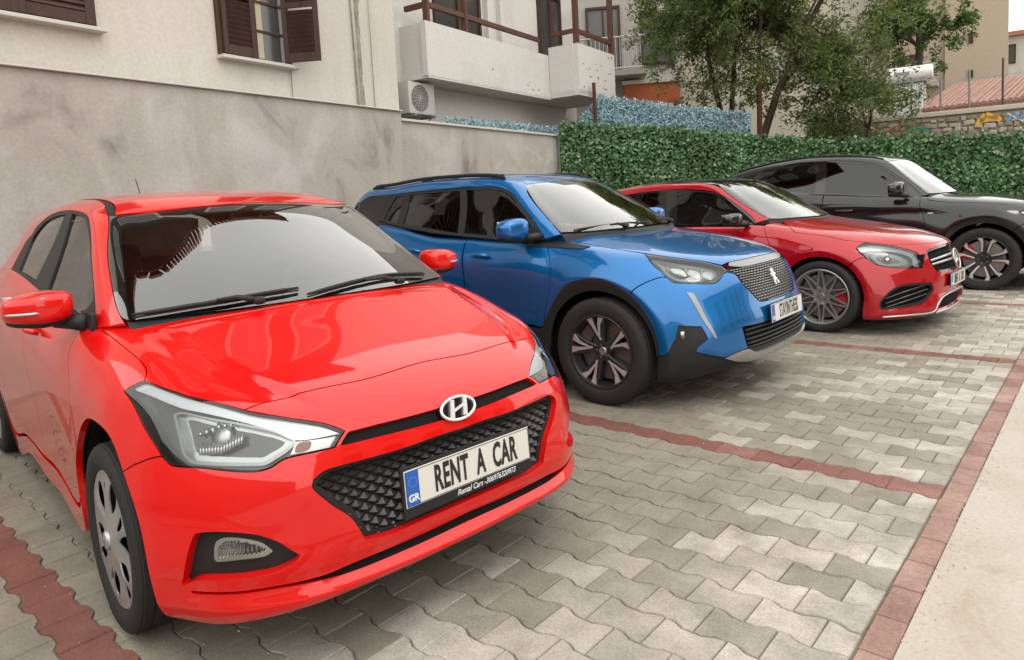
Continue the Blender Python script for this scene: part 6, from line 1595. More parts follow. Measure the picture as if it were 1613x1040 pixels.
def shell(car, L, T, pm, S):
    hol = S.get('holes', [])
    panel('bonnet', L, crv(S['hood'], closed=False), pm, car, half=True, gap=.0025, h=.045, thick=.02)
    panel('front_bumper', L, crv(S['bump'], closed=False), pm, car, half=True, holes=hol, gap=.0025, h=.04, thick=.02, hole_thick=.03)
    rear = [(2, 0), (2, 4), (2, 8.9), (2, 8.9), (1, 8.9), (0, 8.9), (0, 8.9), (0, 4), (0, 0)]
    panel('rear_bumper', L, crv(rear, closed=False), pm, car, half=True, gap=.002, h=.09)
    panel('tailgate', L, crv([(2, 0), (2, 4), (2, 4), (3.2, 3.4), (4.2, 3.6), (5, 3.2), (5, 0)], closed=False), pm, car, half=True, gap=.002, h=.09)
    vb = S.get('vb', 8.62); ve = S.get('ve', 9)
    dg = S['dgap']
    df = [(dg[0][0], 3.8), (dg[0][0], 3.8)] + dg + [(dg[-1][0] - .1, vb), (dg[-1][0] - .1, vb), (8.1, vb), (8.1, vb), (8.0, 6), (7.95, 3.8), (7.95, 3.8)]
    if 'bgap' in S:
        b = S['bgap']; df = df[:-5] + [(b + .1, vb), (b + .1, vb), (b, 6), (b, 3.8), (b, 3.8)]
    b = S.get('bgap', 7.97)
    dr = [(b - .02, 3.8), (b - .02, 3.8), (b, 6), (b + .1, vb), (b + .1, vb), (6.4, vb), (6.1, vb - .2), (5.9, 8.0), (5.75, 7), (5.7, 6), (5.9, 3.8), (5.9, 3.8)]
    qt = [(5.9, 3.8), (5.9, 3.8), (5.7, 6), (5.75, 7), (5.9, 8.0), (6.2, vb), (6.2, ve), (6.2, ve), (5, ve), (4, ve), (3, ve), (2, ve), (2, ve), (2, 4), (2, 4), (3.2, 3.4), (4.2, 3.6)]
    def sd(s_):
        panel('front_wing', L, crv(S['wing']), pm, car, side=s_, gap=.0025, h=.045, thick=.02)
        d1 = panel('front_door', L, crv(df), pm, car, side=s_, gap=.003, h=.06, thick=.02)
        d2 = panel('rear_door', L, crv(dr), pm, car, side=s_, gap=.003, h=.06, thick=.02)
        panel('rear_wing', L, crv(qt), pm, car, side=s_, gap=.0025, h=.07, thick=.02)
        panel('sill', L, crv([(dg[-1][0] - .1, vb + .03), (dg[-1][0] - .1, vb + .03), (dg[-1][0] - .35, 9), (dg[-1][0] - .35, 9), (6, 9), (6, 9), (6.2, vb + .03), (6.2, vb + .03)]), S.get('sill_mat', pm), car, side=s_, h=.09, thick=.02, off=S.get('sill_off', 0))
        for d, u0 in ((d1, b + .35), (d2, b - 1.3)):
            P = L.p([(u0, 5.7), (u0 + .40, 5.7)]) * [1, s_, 1]; n = L.n([(u0, 5.7)])[0] * [1, s_, 1]
            a, e = Vector(P[0]), Vector(P[1]); nn = Vector(n)
            mb = MB(); mb.tube([a + nn * .004, a + nn * .03, a.lerp(e, .15) + nn * .042, a.lerp(e, .85) + nn * .042, e + nn * .03, e + nn * .004], [.012, .013, .015, .015, .013, .012], 8)
            mb.build('door_handle', pm, d, smooth=True)
        panel('roof_pillar_panel', T, crv(S['pillar']), S.get('pillar_mat', pm), car, side=s_, gap=.001, h=.05, thick=.015)
        panel('window_surround', T, crv(S['surround']), S.get('surround_mat', M_GLOSSBLACK), car, side=s_, holes=[crv(S['gf']), crv(S['gr'])] + ([crv(S['gq'])] if 'gq' in S else []), off=-.003, thick=.006, h=.06)
        panel('front_side_window', T, crv(S['gf']), S.get('fg', M_SG), car, side=s_, off=-.010, thick=0, h=.07, gap=-.004)
        panel('rear_side_window', T, crv(S['gr']), M_PG, car, side=s_, off=-.010, thick=0, h=.07, gap=-.004)
        if 'gq' in S: panel('quarter_window', T, crv(S['gq']), M_PG, car, side=s_, off=-.010, thick=0, h=.05, gap=-.004)
        if 'belt' in S:
            P = T.p(np.array(S['belt'])) * [1, s_, 1]; mb = MB(); mb.tube([Vector(q) for q in P], .010, 6); mb.build('window_trim', M_BLACKTRIM, car, smooth=True)
        panel('rear_pillar_panel', T, crv(S.get('rpil', [(6.7, 5.5), (6.7, 5.5), (7.2, 4.6), (8.05, 4.5), (8.05, 4.5), (8.9, 5), (8.9, 7), (8.9, 7), (6.7, 7), (6.7, 7)])), S.get('rpil_mat', pm), car, side=s_, h=.08, off=-.006)
    sides(sd)
    ws = crv(S['ws'], closed=False)
    panel('windscreen', T, ws, M_WS, car, half=True, h=.035, off=.001, thick=0)
    wi = crv([(min(max(a, .13 + a * .0), 2.82) if a < 2.6 else a - .12, v * .94) for a, v in S['ws']], closed=False)
    panel('windscreen_band', T, ws, M_GLOSSBLACK, car, half=True, holes=[np.concatenate([wi, (wi * [1, -1])[::-1]])], off=-.004, thick=0, h=.05)
    panel('roof', T, crv(S['roof'], closed=False), S.get('roof_mat', pm), car, half=True, gap=.001, h=.08, thick=.015)
    panel('rear_window', T, crv([(8.35, 0), (8.3, 2.9), (8.3, 2.9), (8.95, 3.5), (8.95, 3.5), (8.95, 0)], closed=False), M_PG, car, half=True, h=.09, thick=0)
    panel('headliner', T, crv([(3.1, 0), (3.1, 2.7), (3.1, 2.7), (7.9, 2.6), (7.9, 2.6), (7.9, 0)], closed=False), M_LINER, car, half=True, off=-.035, thick=0, h=.12)
    mb = MB(); P = [T.p([(0.0, v)])[0] for v in np.linspace(-3.0, 3.0, 24)]; v = []; f = []
    for q in P: v += [(q[0] - .02, q[1], q[2] + .001), (q[0] + .012, q[1], q[2] - .018), (q[0] + .03, q[1], q[2] - .06), (q[0] - .02, q[1], q[2] - .06)]
    for i in range(23):
        for k in range(3): f.append((i * 4 + k, i * 4 + k + 1, i * 4 + 5 + k, i * 4 + 4 + k))
    mb.add(v, f); mb.build('scuttle_panel', M_BLACKTRIM, car)

def cabin(car, x0, zb, wy, rt, wb, axr, fx, sill, roofz):
    """dashboard, seats, wheel and dark underbody boxes"""
    mb = MB(); mb.rbox((x0 - .38, 0, zb - .10), (.60, wy * 1.62, .16), .05); mb.build('dashboard', M_CABIN, car, smooth=True)
    steering_wheel(car, x0 - .68, .37, zb - .03); seats(car, x0 - 1.15, .37, zb - .52, .60)
    mb = MB(); mb.box((-wb / 2, 0, sill + .07), (wb + .9, 1.05, .10)); mb.box((fx - .42, 0, sill + .30), (.62, 1.0, .40)); mb.box((-wb / 2 - .05, 0, sill + .28), (wb - 1.0, wy * 2 - .16, .50)); mb.box((-wb - .2, 0, sill + .35), (.5, 1.0, .5)); mb.build('underbody', M_DARK, car)
    arch_liner(car, 0, axr, .50, wy - .04); arch_liner(car, -wb, axr, .50, wy - .04)

def build_cross():
    L, T = Loft(CR_BODY), Loft(glazed(CR_TOP), GLASSV)
    blue = paint('paint_metallic_blue', (.004, .125, .36), .6, .30)
    car = empty('crossover_car', (-2.45823544, 4.42573633, 0), R(-.3968)); tag(car, 'metallic blue crossover with black wheel arch cladding between the two red cars', 'car', 'rental cars parked in the bays')
    S = {}
    S['hood'] = [(16.2, 0), (16.21, .8), (16.18, 1.64), (16.18, 1.64), (16.26, 2.06), (16.26, 2.06), (14.91, 2.88), (13.85, 3.02), (12.83, 3.12), (12.04, 3.08), (11.28, 3.03), (11.28, 3.03), (10.93, 2.42), (10.93, 2.42), (11.55, 2.0), (11.80, 1.0), (11.86, 0)]
    S['wing'] = [(13.96, 3.13), (13.96, 3.13), (12.83, 3.15), (12.04, 3.11), (11.28, 3.06), (11.28, 3.06), (10.93, 2.42), (10.93, 2.42), (10.45, 2.9), (10.40, 3.6), (10.6, 4.2), (10.93, 5.06), (11.22, 6.02), (11.35, 7.05), (11.1, 7.9), (11.1, 7.9), (11.91, 7.9), (12.4, 7.8), (12.87, 7.66), (13.51, 7.58), (14.37, 7.78), (15.24, 8.1), (15.6, 8.25), (15.6, 8.25), (15.63, 6.94), (15.77, 5.32), (15.87, 5.03), (15.87, 5.03), (14.99, 4.47)]
    S['dgap'] = [(10.6, 4.2), (10.93, 5.06), (11.22, 6.02), (11.35, 7.05), (11.08, 7.86)]
    S['vb'] = 7.86; S['sill_mat'] = M_BLACKTRIM; S['sill_off'] = .004; S['ve'] = 8.1
    S['bump'] = [(19.18, 0), (19.16, .34), (19.1, 1.1), (19.0, 1.28), (19.0, 1.28), (17.87, 1.8), (17.15, 1.88), (16.95, 2.08), (16.87, 2.34), (17.2, 2.83), (17.27, 3.12), (17.0, 3.9), (16.45, 4.96), (15.89, 5.05), (15.89, 5.05), (15.79, 5.32), (15.65, 6.94), (15.62, 8.25), (15.62, 8.25), (16.14, 8.36), (16.58, 8.5), (17.47, 8.62), (18.19, 8.7), (18.8, 8.8), (18.8, 8.8), (18.77, 7.88), (18.74, 6.66), (18.74, 6.66), (18.27, 6.17), (18.27, 6.17), (19.15, 4.67), (19.15, 4.67), (20.0, 4.5), (20.0, 4.5), (20.05, 5.25), (20.05, 5.25), (20.25, 5.35), (21.64, 3.75), (21.64, 3.75), (21.50, 2.42), (21.50, 2.36), (21.50, 2.36), (20.22, 2.62), (20.22, 2.62), (20.32, 1.4), (20.34, 0)]
    S['ws'] = [(.03, 0), (.02, 1), (.02, 2.2), (.08, 3.02), (.08, 3.02), (1, 3.0), (2.37, 2.93), (2.82, 2.8), (2.82, 2.8), (2.85, 2.4), (2.88, .9), (2.91, 0)]
    S['roof'] = [(2.94, 0), (2.91, .9), (2.88, 2.6), (2.88, 2.6), (4, 2.6), (7.5, 2.6), (8.2, 2.6), (8.2, 2.6), (8.35, 0)]
    outer = [(8.1, 4.4), (7.21, 4.3), (6.16, 4.47), (4.47, 4.38), (3.28, 4.15), (2.74, 3.96), (2.05, 3.87), (.89, 3.95), (0, 4.6)]
    S['pillar'] = [(0, 3.05), (0, 3.05), (.08, 3.08), (1, 3.04), (2.37, 2.97), (2.9, 2.66), (4, 2.63), (8.2, 2.63), (8.2, 2.63), (8.1, 4.4)] + outer + [(0, 4.6)]
    S['surround'] = [(0, 4.65), (0, 4.65), (.89, 3.98), (2.05, 3.9), (2.74, 3.99), (3.28, 4.18), (4.47, 4.41), (6.16, 4.5), (7.21, 4.34), (8.1, 4.45), (8.1, 4.45), (8.55, 7), (8.55, 7), (5, 7), (0, 7), (0, 7)]
    S['gf'] = [(.95, 4.75), (2.05, 4.10), (2.74, 4.16), (3.28, 4.34), (4.36, 4.55), (4.36, 4.55), (4.05, 6.85), (4.05, 6.85), (1.6, 6.85), (1.2, 6.7)]
    S['gr'] = [(4.56, 4.58), (4.56, 4.58), (5.9, 4.66), (5.9, 4.66), (5.84, 6.72), (5.84, 6.72), (4.24, 6.88), (4.24, 6.88)]
    S['gq'] = [(6.1, 4.68), (6.1, 4.68), (6.32, 4.72), (6.45, 5.5), (6.5, 6.5), (6.5, 6.5), (6.0, 6.72), (6.0, 6.72)]
    S['rpil'] = [(8.1, 4.5), (8.1, 4.5), (8.2, 4.45), (8.9, 5), (8.9, 7), (8.9, 7), (8.6, 7), (8.6, 7)]; S['rpil_mat'] = M_GLOSSBLACK
    S['belt'] = [(.3, 6.95), (1.2, 6.98), (2, 7), (3, 7), (4, 7), (5, 6.98), (6, 6.86), (6.6, 6.6)]
    S['surround_mat'] = M_BLACKTRIM
    shell(car, L, T, blue, S)
    # grille with rows of bright dashes
    gr = [(16.8, 0), (16.78, .25), (16.76, 1.29), (16.50, 2.02), (16.50, 2.02), (16.92, 2.0), (17.15, 1.85), (17.87, 1.78), (19.0, 1.26), (19.0, 1.26), (19.1, 1.1), (19.15, .34), (19.17, 0)]
    grc = halfring(gr)
    panel('grille_backing', L, grc, M_BLACKTRIM, car, off=-.02, thick=0, h=.06, gap=-.008)
    K = L.k(densify(grc, .15)); V = []; F = []
    nr = 15
    for i in range(nr):
        u = 16.86 + (19.12 - 16.86) * i / (nr - 1)
        for j in range(-15, 16):
            v = (j + (.5 if i % 2 else 0)) * .155
            hw = .062
            q = L.k(np.array([(u - .036 - .02 * abs(v), v - hw), (u - .036 - .02 * abs(v), v + hw), (u + .02 - .02 * abs(v), v + hw * .8), (u + .02 - .02 * abs(v), v - hw * .8)]))
            if not inside(K, q).all(): continue
            P = L.pk(q); n = L.nk(q); o = len(V); V += (P + n * -.004).tolist() + (P + n * -.02).tolist()
            F += [(o, o + 1, o + 2, o + 3), (o, o + 4, o + 5, o + 1), (o + 1, o + 5, o + 6, o + 2), (o + 2, o + 6, o + 7, o + 3), (o + 3, o + 7, o + 4, o)]
    mb = MB(); mb.add(V, F); mb.build('grille_mesh', mat('grille_dash', (.24, .23, .21), .3, .8), car)
    panel('grille_trim', L, crv([(16.23, 0), (16.24, .8), (16.21, 1.62), (16.21, 1.62), (16.45, 1.8), (16.45, 1.8), (16.72, 1.29), (16.76, .25), (16.77, 0)], closed=False), mat('trim_silver', (.24, .235, .23), .3, .8), car, half=True, h=.04, thick=.02)
    # rampant animal badge, plain stylised silhouette
    lion = [(-.012, .050), (.002, .058), (.016, .055), (.020, .044), (.012, .036), (.020, .026), (.036, .024), (.038, .014), (.022, .012), (.018, .0), (.026, -.012), (.034, -.030), (.046, -.038), (.044, -.052), (.028, -.050), (.018, -.030), (.006, -.014), (-.004, -.032), (-.004, -.052), (-.020, -.054), (-.020, -.040), (-.014, -.010), (-.018, .006), (-.034, .010), (-.040, .020), (-.034, .026), (-.020, .022), (-.012, .034), (-.022, .038), (-.024, .046)]
    mb = MB(); mb.prism([(a * .95, b) for a, b in lion], 2, 0, .008); e = mb.build('emblem', mat('emblem_silver', (.72, .72, .72), .25, .45), car); frontpiece(e, .775, 0, .752, R(22))
    lg = [(20.34, 0), (20.34, 1.4), (20.24, 2.60), (20.24, 2.60), (21.50, 2.34), (21.50, 2.34), (21.85, 1.77), (21.93, .9), (21.95, 0)]
    panel('lower_grille', L, halfring(lg), M_DARK, car, off=-.03, thick=0, h=.06, gap=-.01)
    for i in range(6):
        u = 20.5 + i * .25; mb = MB(); mb.tube([Vector(L.p([(u, v)])[0] - L.n([(u, v)])[0] * .015) for v in np.linspace(-2.35 + .04 * i, 2.35 - .04 * i, 18)], .008, 6); mb.build('lower_grille_bar', M_BLACKTRIM, car, smooth=True)
    panel('skid_plate', L, crv([(21.98, 0), (21.95, .9), (21.88, 1.80), (21.54, 2.43), (21.68, 3.75), (21.68, 3.75), (22.4, 2.66), (22.72, 1.2), (22.8, 0)], closed=False), M_SATIN, car, half=True, h=.05, thick=.02, off=.004)
    panel('lower_cladding', L, crv([(21.6, 0), (21.4, 3.0), (19.9, 4.3), (19.0, 4.5), (18.1, 6.1), (18.5, 7), (18.6, 9), (18.6, 9), (23, 9), (23, 9), (23, 4), (23, 0)], closed=False), M_BLACKTRIM, car, half=True, h=.06, thick=.02, off=-.006)
    number_plate(car, 'STAYINTHESS', .860, .553, R(4), sx=.41, size=.118, bold=.0014, frame=False)
    arch = [(10.35, 9), (10.35, 9), (10.6, 8.2), (11.1, 7.88), (11.91, 7.88), (12.4, 7.78), (12.87, 7.64), (13.51, 7.56), (14.37, 7.76), (15.24, 8.08), (16.14, 8.34), (16.58, 8.48), (17.47, 8.60), (18.19, 8.68), (18.85, 8.8), (18.85, 8.8), (18.85, 9), (18.85, 9), (17, 9), (15, 9), (13, 9), (12, 9)]
    rarch = [(0, 9), (0, 9), (0, 8.1), (0, 8.1), (2, 8.1), (4, 8.0), (5, 8.05), (6.25, 8.1), (6.25, 9), (6.25, 9), (5, 9), (3, 9)]
    def sd(s_):
        panel('wheel_arch_cladding', L, crv(arch), M_BLACKTRIM, car, side=s_, off=.006, thick=.03, h=.035)
        panel('wheel_arch_cladding', L, crv(rarch), M_BLACKTRIM, car, side=s_, off=.006, thick=.03, h=.06)
        panel('wing_garnish', L, crv([(9.6, 4.0), (9.6, 4.0), (10.41, 3.58), (11.6, 3.45), (12.22, 3.52), (12.22, 3.52), (12.0, 4.15), (11, 4.3), (9.8, 4.55), (9.8, 4.55)]), M_BLACKTRIM, car, side=s_, off=.005, thick=.01, h=.03)
        hl = crv([(13.98, 3.15), (13.98, 3.15), (14.91, 2.94), (16.33, 2.14), (16.74, 2.15), (16.85, 2.34), (17.18, 2.83), (17.24, 3.12), (17.0, 3.86), (16.43, 4.92), (15.87, 5.0), (14.99, 4.45)])
        ho = panel('headlight', L, hl, M_LAMPDK, car, side=s_, off=-.035, thick=0, h=.04, gap=-.004)
        panel('headlight_rim', L, hl, M_GLOSSBLACK, ho, side=s_, holes=[L_in(L, hl, .008)], off=-.002, thick=.03, h=.03)
        panel('lamp_reflector', L, crv([(14.3, 3.35), (15.2, 3.1), (16.3, 2.55), (16.85, 2.75), (16.95, 3.2), (16.3, 4.6), (15.7, 4.7), (15.0, 4.1)]), M_LAMPIN, ho, side=s_, off=-.026, thick=.0, h=.03, bulge=(-.012, .05))
        for k in range(3):     # three claw shaped light guides with chrome blocks between
            u0, v0 = 15.35 + .42 * k, 3.95 - .48 * k
            q = crv([(u0, v0), (u0 + .22, v0 - .22), (u0 + .62, v0 - .12), (u0 + .80, v0 + .10), (u0 + .55, v0 + .20), (u0 + .2, v0 + .22)])
            panel('lamp_module', L, q, M_LAMPCH, ho, side=s_, off=-.018, thick=.012, h=.02)
            P = L.p([(u0 - .12, v0 + .1), (u0 + .35, v0 + .36), (u0 + .75, v0 + .22)]); n = L.n([(u0, v0)])[0]
            mb = MB(); mb.tube([Vector((x - n[0] * .012, s_ * (y - n[1] * .012), z - n[2] * .012)) for x, y, z in P], .007, 6); mb.build('light_guide', M_DRL, ho, smooth=True)
        panel('headlight_lens', L, hl, M_LENS, ho, side=s_, off=.001, thick=0, h=.035, gap=.003)
        panel('daylight_blade', L, crv([(17.21, 4.68), (17.21, 4.68), (17.38, 4.34), (17.38, 4.34), (18.9, 4.22), (20.26, 3.97), (20.26, 3.97), (20.16, 4.13), (20.16, 4.13), (18.78, 4.46)]), M_DRLG, car, side=s_, off=.004, thick=.012, h=.02)
        fb = panel('fog_lamp_bezel', L, crv([(18.2, 6.25), (18.2, 6.25), (19.1, 4.6), (19.1, 4.6), (20.1, 4.45), (20.1, 4.45), (20.05, 5.35), (19.14, 6.35), (18.76, 6.7)]), M_DARK, car, side=s_, off=-.03, thick=0, h=.04)
        P = L.p([(18.95, 5.9)])[0] - L.n([(18.95, 5.9)])[0] * .02
        mb = MB(); mb.lathe([(.03, .02), (.032, 0), (.026, -.004), (.0, .004)], 20); fl = MB(); rot = Matrix.Rotation(R(-75) * s_, 3, 'Z')
        fl.add([Vector((P[0], s_ * P[1], P[2])) + Matrix.Rotation(math.pi / 2 + (-.5 if s_ > 0 else .5), 3, 'Z') @ Vector(q) for q in mb.v], mb.f); fl.build('fog_lamp', M_LAMPCH, fb, smooth=True)
        for k in range(3):
            u0 = 19.25 + .25 * k; P = [L.p([(u0 + .1 * t, 5.6 - .9 * t)])[0] - L.n([(u0, 5)])[0] * .018 for t in np.linspace(0, 1, 5)]
            q = MB(); q.tube([Vector((x, s_ * y, z)) for x, y, z in P], .007, 5); q.build('fog_lamp_fin', M_GLOSSBLACK, fb, smooth=True)
        mb = MB(); n_ = 16; P = [T.p([(u, 2.95)])[0] for u in np.linspace(3.55, 7.5, n_)]; hh = [.0] + [.014] * (n_ - 2) + [.0]
        mb.tube([Vector((x, s_ * y, z + hh[i] + .006)) for i, (x, y, z) in enumerate(P)], [.010] + [.015] * (n_ - 2) + [.010], 8)
        for k in (1, n_ - 2, n_ // 2): mb.rbox((P[k][0], s_ * P[k][1], P[k][2] + .012), (.12, .02, .035), .006)
        mb.build('roof_rail', M_BLACKTRIM, car, smooth=True)
    sides(sd)
    car_mirror(car, (-.62, .945, 1.135), (.085, .115, .075), blue, M_BLACKTRIM, (-.54, .80, 1.075))
    def onT(u, v, d=.012):
        P = T.p([(u, abs(v))])[0] + T.n([(u, abs(v))])[0] * d; return (P[0], P[1] * (1 if v >= 0 else -1), P[2])
    wiper(car, [onT(0, -1.0, .02), onT(.1, -1.5, .02), onT(.06, -2.7), onT(.12, -.1)]); wiper(car, [onT(0, 1.2, .02), onT(.1, .6, .02), onT(.08, -.6), onT(.1, 2.2)])
    cabin(car, -.10, 1.06, .87, .345, 2.605, .405, .82, .22, 1.5)
    for x in (0, -2.605):
        for s_ in (-1, 1): wheel('turbine', .345, .238, .215, car, (x, s_ * .778, 0), s_ > 0)
    return car

def build_sport():
    L, T = Loft(SP_BODY), Loft(glazed(SP_TOP), GLASSV)
    red = paint('paint_deep_red', (.36, .003, .009), .2, .25)
    car = empty('sports_hatchback_car', (-1.97737591, 7.27802114, 0), R(-2.8617)); tag(car, 'dark red sporty hatchback with black roof, cross spoke wheels and star badge', 'car', 'rental cars parked in the bays')
    S = {}
    gapf = [(16.80, 0), (16.74, 1.0), (16.42, 1.9), (15.92, 2.72), (15.62, 3.42), (15.62, 3.42)]
    S['hood'] = gapf + [(15.17, 3.70), (14.6, 4.02), (13.9, 4.22), (13.0, 4.08), (11.78, 4.15), (11.78, 4.15), (11.24, 3.05), (10.55, 2.1), (10.66, 1.2), (10.72, 0)]
    S['bump'] = gapf + [(16.93, 2.96), (17.49, 3.13), (18.33, 3.27), (18.33, 3.27), (17.92, 4.21), (17.56, 5.02), (16.93, 6.0), (16.2, 6.18), (16.2, 6.18), (16.0, 6.4), (15.95, 8.2), (15.9, 9), (15.9, 9), (18, 9), (20, 9), (23, 9), (23, 9), (23, 6), (23, 3), (23, 0)]
    gr = [(17.12, 0), (17.1, 1.0), (17.05, 1.77), (17.14, 2.40), (17.92, 2.58), (18.9, 2.30), (19.15, 1.5), (19.2, .6), (19.2, 0)]
    grc = halfring(gr)
    it = crv([(19.75, 2.95), (19.75, 2.95), (19.17, 4.78), (19.22, 5.6), (19.6, 6.47), (19.97, 6.88), (20.7, 6.82), (20.95, 6.3), (21.2, 3.9), (20.54, 2.85)])
    ci = halfring([(21.2, 0), (21.15, 1.2), (21.25, 2.0), (21.95, 2.65), (21.95, 2.65), (22.6, 2.2), (22.75, 0)])
    S['holes'] = [grc, it, it * [1, -1], ci]
    S['wing'] = [(15.0, 5.36), (14.82, 4.46), (14.80, 4.0), (14.80, 4.0), (14.6, 4.05), (13.9, 4.25), (13.0, 4.11), (11.78, 4.18), (11.78, 4.18), (11.24, 3.05), (11.24, 3.05), (10.45, 2.6), (10.3, 3.4), (10.35, 4.4), (10.55, 5.5), (10.85, 7), (10.7, 8.2), (10.2, 9), (10.2, 9), (12, 9), (14, 9), (15.88, 9), (15.88, 9), (15.93, 8.2), (15.98, 6.4), (16.18, 6.18), (16.18, 6.18), (15.5, 5.9)]
    S['dgap'] = [(10.35, 4.4), (10.55, 5.5), (10.85, 7), (10.7, 8.1), (10.45, 8.6)]
    S['ws'] = [(.03, 0), (.03, 2), (.06, 2.88), (.32, 2.97), (1, 3.2), (1.91, 3.44), (2.6, 3.38), (3.0, 3.1), (3.0, 3.1), (2.97, 1), (2.98, 0)]
    S['roof'] = [(3.02, 0), (3.01, 1), (3.05, 3.1), (3.05, 3.1), (3.49, 3.42), (4.23, 3.36), (5.36, 3.0), (6.3, 2.76), (8.2, 2.66), (8.2, 2.66), (8.3, 0)]; S['roof_mat'] = M_GLOSSBLACK
    S['pillar'] = [(0, 2.92), (0, 2.92), (.32, 3.02), (1, 3.25), (1.91, 3.49), (2.6, 3.46), (3.49, 3.50), (4.23, 3.4), (5.36, 3.04), (6.3, 2.8), (8.2, 2.7), (8.2, 2.7), (8.1, 4.6), (8.1, 4.6), (5.86, 4.46), (4.53, 4.34), (3.25, 4.32), (2.37, 4.13), (1.52, 3.88), (.47, 3.92), (0, 4.3), (0, 4.3)]
    S['surround'] = [(0, 4.35), (0, 4.35), (.47, 3.96), (1.52, 3.92), (2.37, 4.17), (3.25, 4.36), (4.53, 4.38), (5.86, 4.5), (6.9, 5.0), (6.8, 7), (6.8, 7), (3, 7), (0, 7), (0, 7)]
    S['gf'] = [(.8, 4.7), (1.52, 4.1), (2.37, 4.32), (3.25, 4.48), (4.45, 4.5), (4.45, 4.5), (4.25, 6.85), (4.25, 6.85), (1, 6.85)]
    S['gr'] = [(4.85, 4.55), (4.85, 4.55), (5.86, 4.66), (6.6, 5.2), (6.4, 6.8), (6.4, 6.8), (4.65, 6.85), (4.65, 6.85)]
    shell(car, L, T, red, S)
    panel('grille_backing', L, grc, M_DARK, car, off=-.05, thick=0, h=.06, gap=-.012)
    panel('grille_surround', L, grc, M_GLOSSBLACK, car, holes=[L_in(L, grc, .012)], off=-.012, thick=.02, h=.05, gap=-.003)
    for dz in (-.2, .18):
        mb = MB(); mb.tube([Vector(L.p([(18.16 + dz, v)])[0] - L.n([(18.16 + dz, v)])[0] * (.02 + .0 * v)) for v in np.linspace(-2.35, 2.35, 20)], .011, 6); mb.build('grille_louvre', M_SATIN, car, smooth=True)
    st = MB(); n = 36; st.tube([(.088 * math.cos(2 * math.pi * k / n), .088 * math.sin(2 * math.pi * k / n), .012) for k in range(n + 1)], .0075, 8, False)
    for k in range(3):
        a = math.pi / 2 + k * 2 * math.pi / 3
        p0, p1, p2, p3 = (.086 * math.cos(a), .086 * math.sin(a), .014), (.016 * math.cos(a + 1.05), .016 * math.sin(a + 1.05), .010), (.016 * math.cos(a - 1.05), .016 * math.sin(a - 1.05), .010), (.004 * math.cos(a), .004 * math.sin(a), .024)
        st.add([p0, p1, p2, p3, (p1[0], p1[1], 0), (p2[0], p2[1], 0)], [(0, 1, 3), (0, 3, 2), (0, 4, 1), (0, 2, 5), (1, 2, 3)])
    e = st.build('emblem', M_SATIN, car, angle=40); frontpiece(e, .862, 0, .605, R(14))
    panel('centre_intake', L, ci, M_DARK, car, off=-.03, thick=0, h=.06, gap=-.008)
    number_plate(car, 'RENT  A  CAR', .885, .437, R(0), sx=.47, size=.112, frame=False, bold=.0032)
    mb = MB(); q = [(21.85, 6.8), (22.0, 5.2), (22.2, 3.04), (21.6, 2.68), (21.25, 2.0), (21.1, 1.14), (21.05, 0)]; q = q + [(a, -b) for a, b in q[-2::-1]]
    cq = crv(q, closed=False); P = [L.p([(a, b)])[0] + L.n([(a, b)])[0] * .004 for a, b in cq]; mb.tube([Vector(x) for x in P], .008, 6); mb.build('splitter_trim', M_SATIN, car, smooth=True)
    mb = MB(); cq = [(22.85, v) for v in np.linspace(-2.3, 2.3, 20)]; mb.tube([Vector(L.p([c_])[0]) for c_ in cq], .014, 6); mb.build('splitter_blade', M_SATIN, car, smooth=True)
    def sd(s_):
        o = panel('air_intake', L, it, M_DARK, car, side=s_, off=-.045, thick=0, h=.05, gap=-.008)
        panel('air_intake_rim', L, it, M_BLACKTRIM, o, side=s_, holes=[L_in(L, it, .014)], off=-.006, thick=.03, h=.03, gap=-.001)
        for u0, u1 in ((19.8, 19.75), (20.3, 20.2), (20.75, 20.6)):
            mb = MB(); mb.tube([Vector((x, s_ * y, z)) for x, y, z in [L.p([(u0 + (u1 - u0) * t, 6.5 - 3.5 * t)])[0] - L.n([(u0, 5)])[0] * .02 for t in np.linspace(0, 1, 8)]], .008, 6); mb.build('intake_fin', M_GLOSSBLACK, o, smooth=True)
        hl = crv([(15.0, 5.34), (14.86, 4.46), (14.93, 3.99), (15.57, 3.52), (16.93, 3.03), (17.49, 3.19), (18.29, 3.32), (18.29, 3.32), (17.90, 4.21), (17.54, 5.0), (16.91, 5.95), (16.20, 6.12)])
        ho = panel('headlight', L, hl, M_LAMPDK, car, side=s_, off=-.04, thick=0, h=.04, gap=-.004)
        panel('headlight_rim', L, hl, M_GLOSSBLACK, ho, side=s_, holes=[L_in(L, hl, .007)], off=-.002, thick=.03, h=.03)
        panel('lamp_brow', L, crv([(14.95, 5.2), (14.95, 4.5), (15.1, 4.05), (15.7, 3.62), (16.9, 3.14), (17.5, 3.3), (18.15, 3.42), (17.9, 3.75), (17.2, 3.55), (16.5, 3.75), (15.9, 4.25), (15.5, 4.9), (15.35, 5.5)]), mat('brow_silver', (.45, .46, .46), .2, .6), ho, side=s_, off=-.014, thick=.02, h=.03)
        panel('lamp_reflector', L, crv([(16.1, 5.6), (15.9, 4.9), (16.3, 4.2), (16.9, 3.95), (17.6, 4.0), (17.4, 4.9), (16.9, 5.7)]), M_LAMPIN, ho, side=s_, off=-.024, thick=.01, h=.03, bulge=(-.02, .05))
        P = L.p([(16.7, 4.85)])[0] - L.n([(16.7, 4.85)])[0] * .035
        v, f = supell((P[0], s_ * P[1], P[2]), (.035, .035, .035), 1, 1, 20, 14); mb = MB(); mb.add(v, f); mb.build('lamp_projector', M_CHROME, ho, smooth=True)
        panel('headlight_lens', L, hl, M_LENS, ho, side=s_, off=.001, thick=0, h=.035, gap=.003)
    sides(sd)
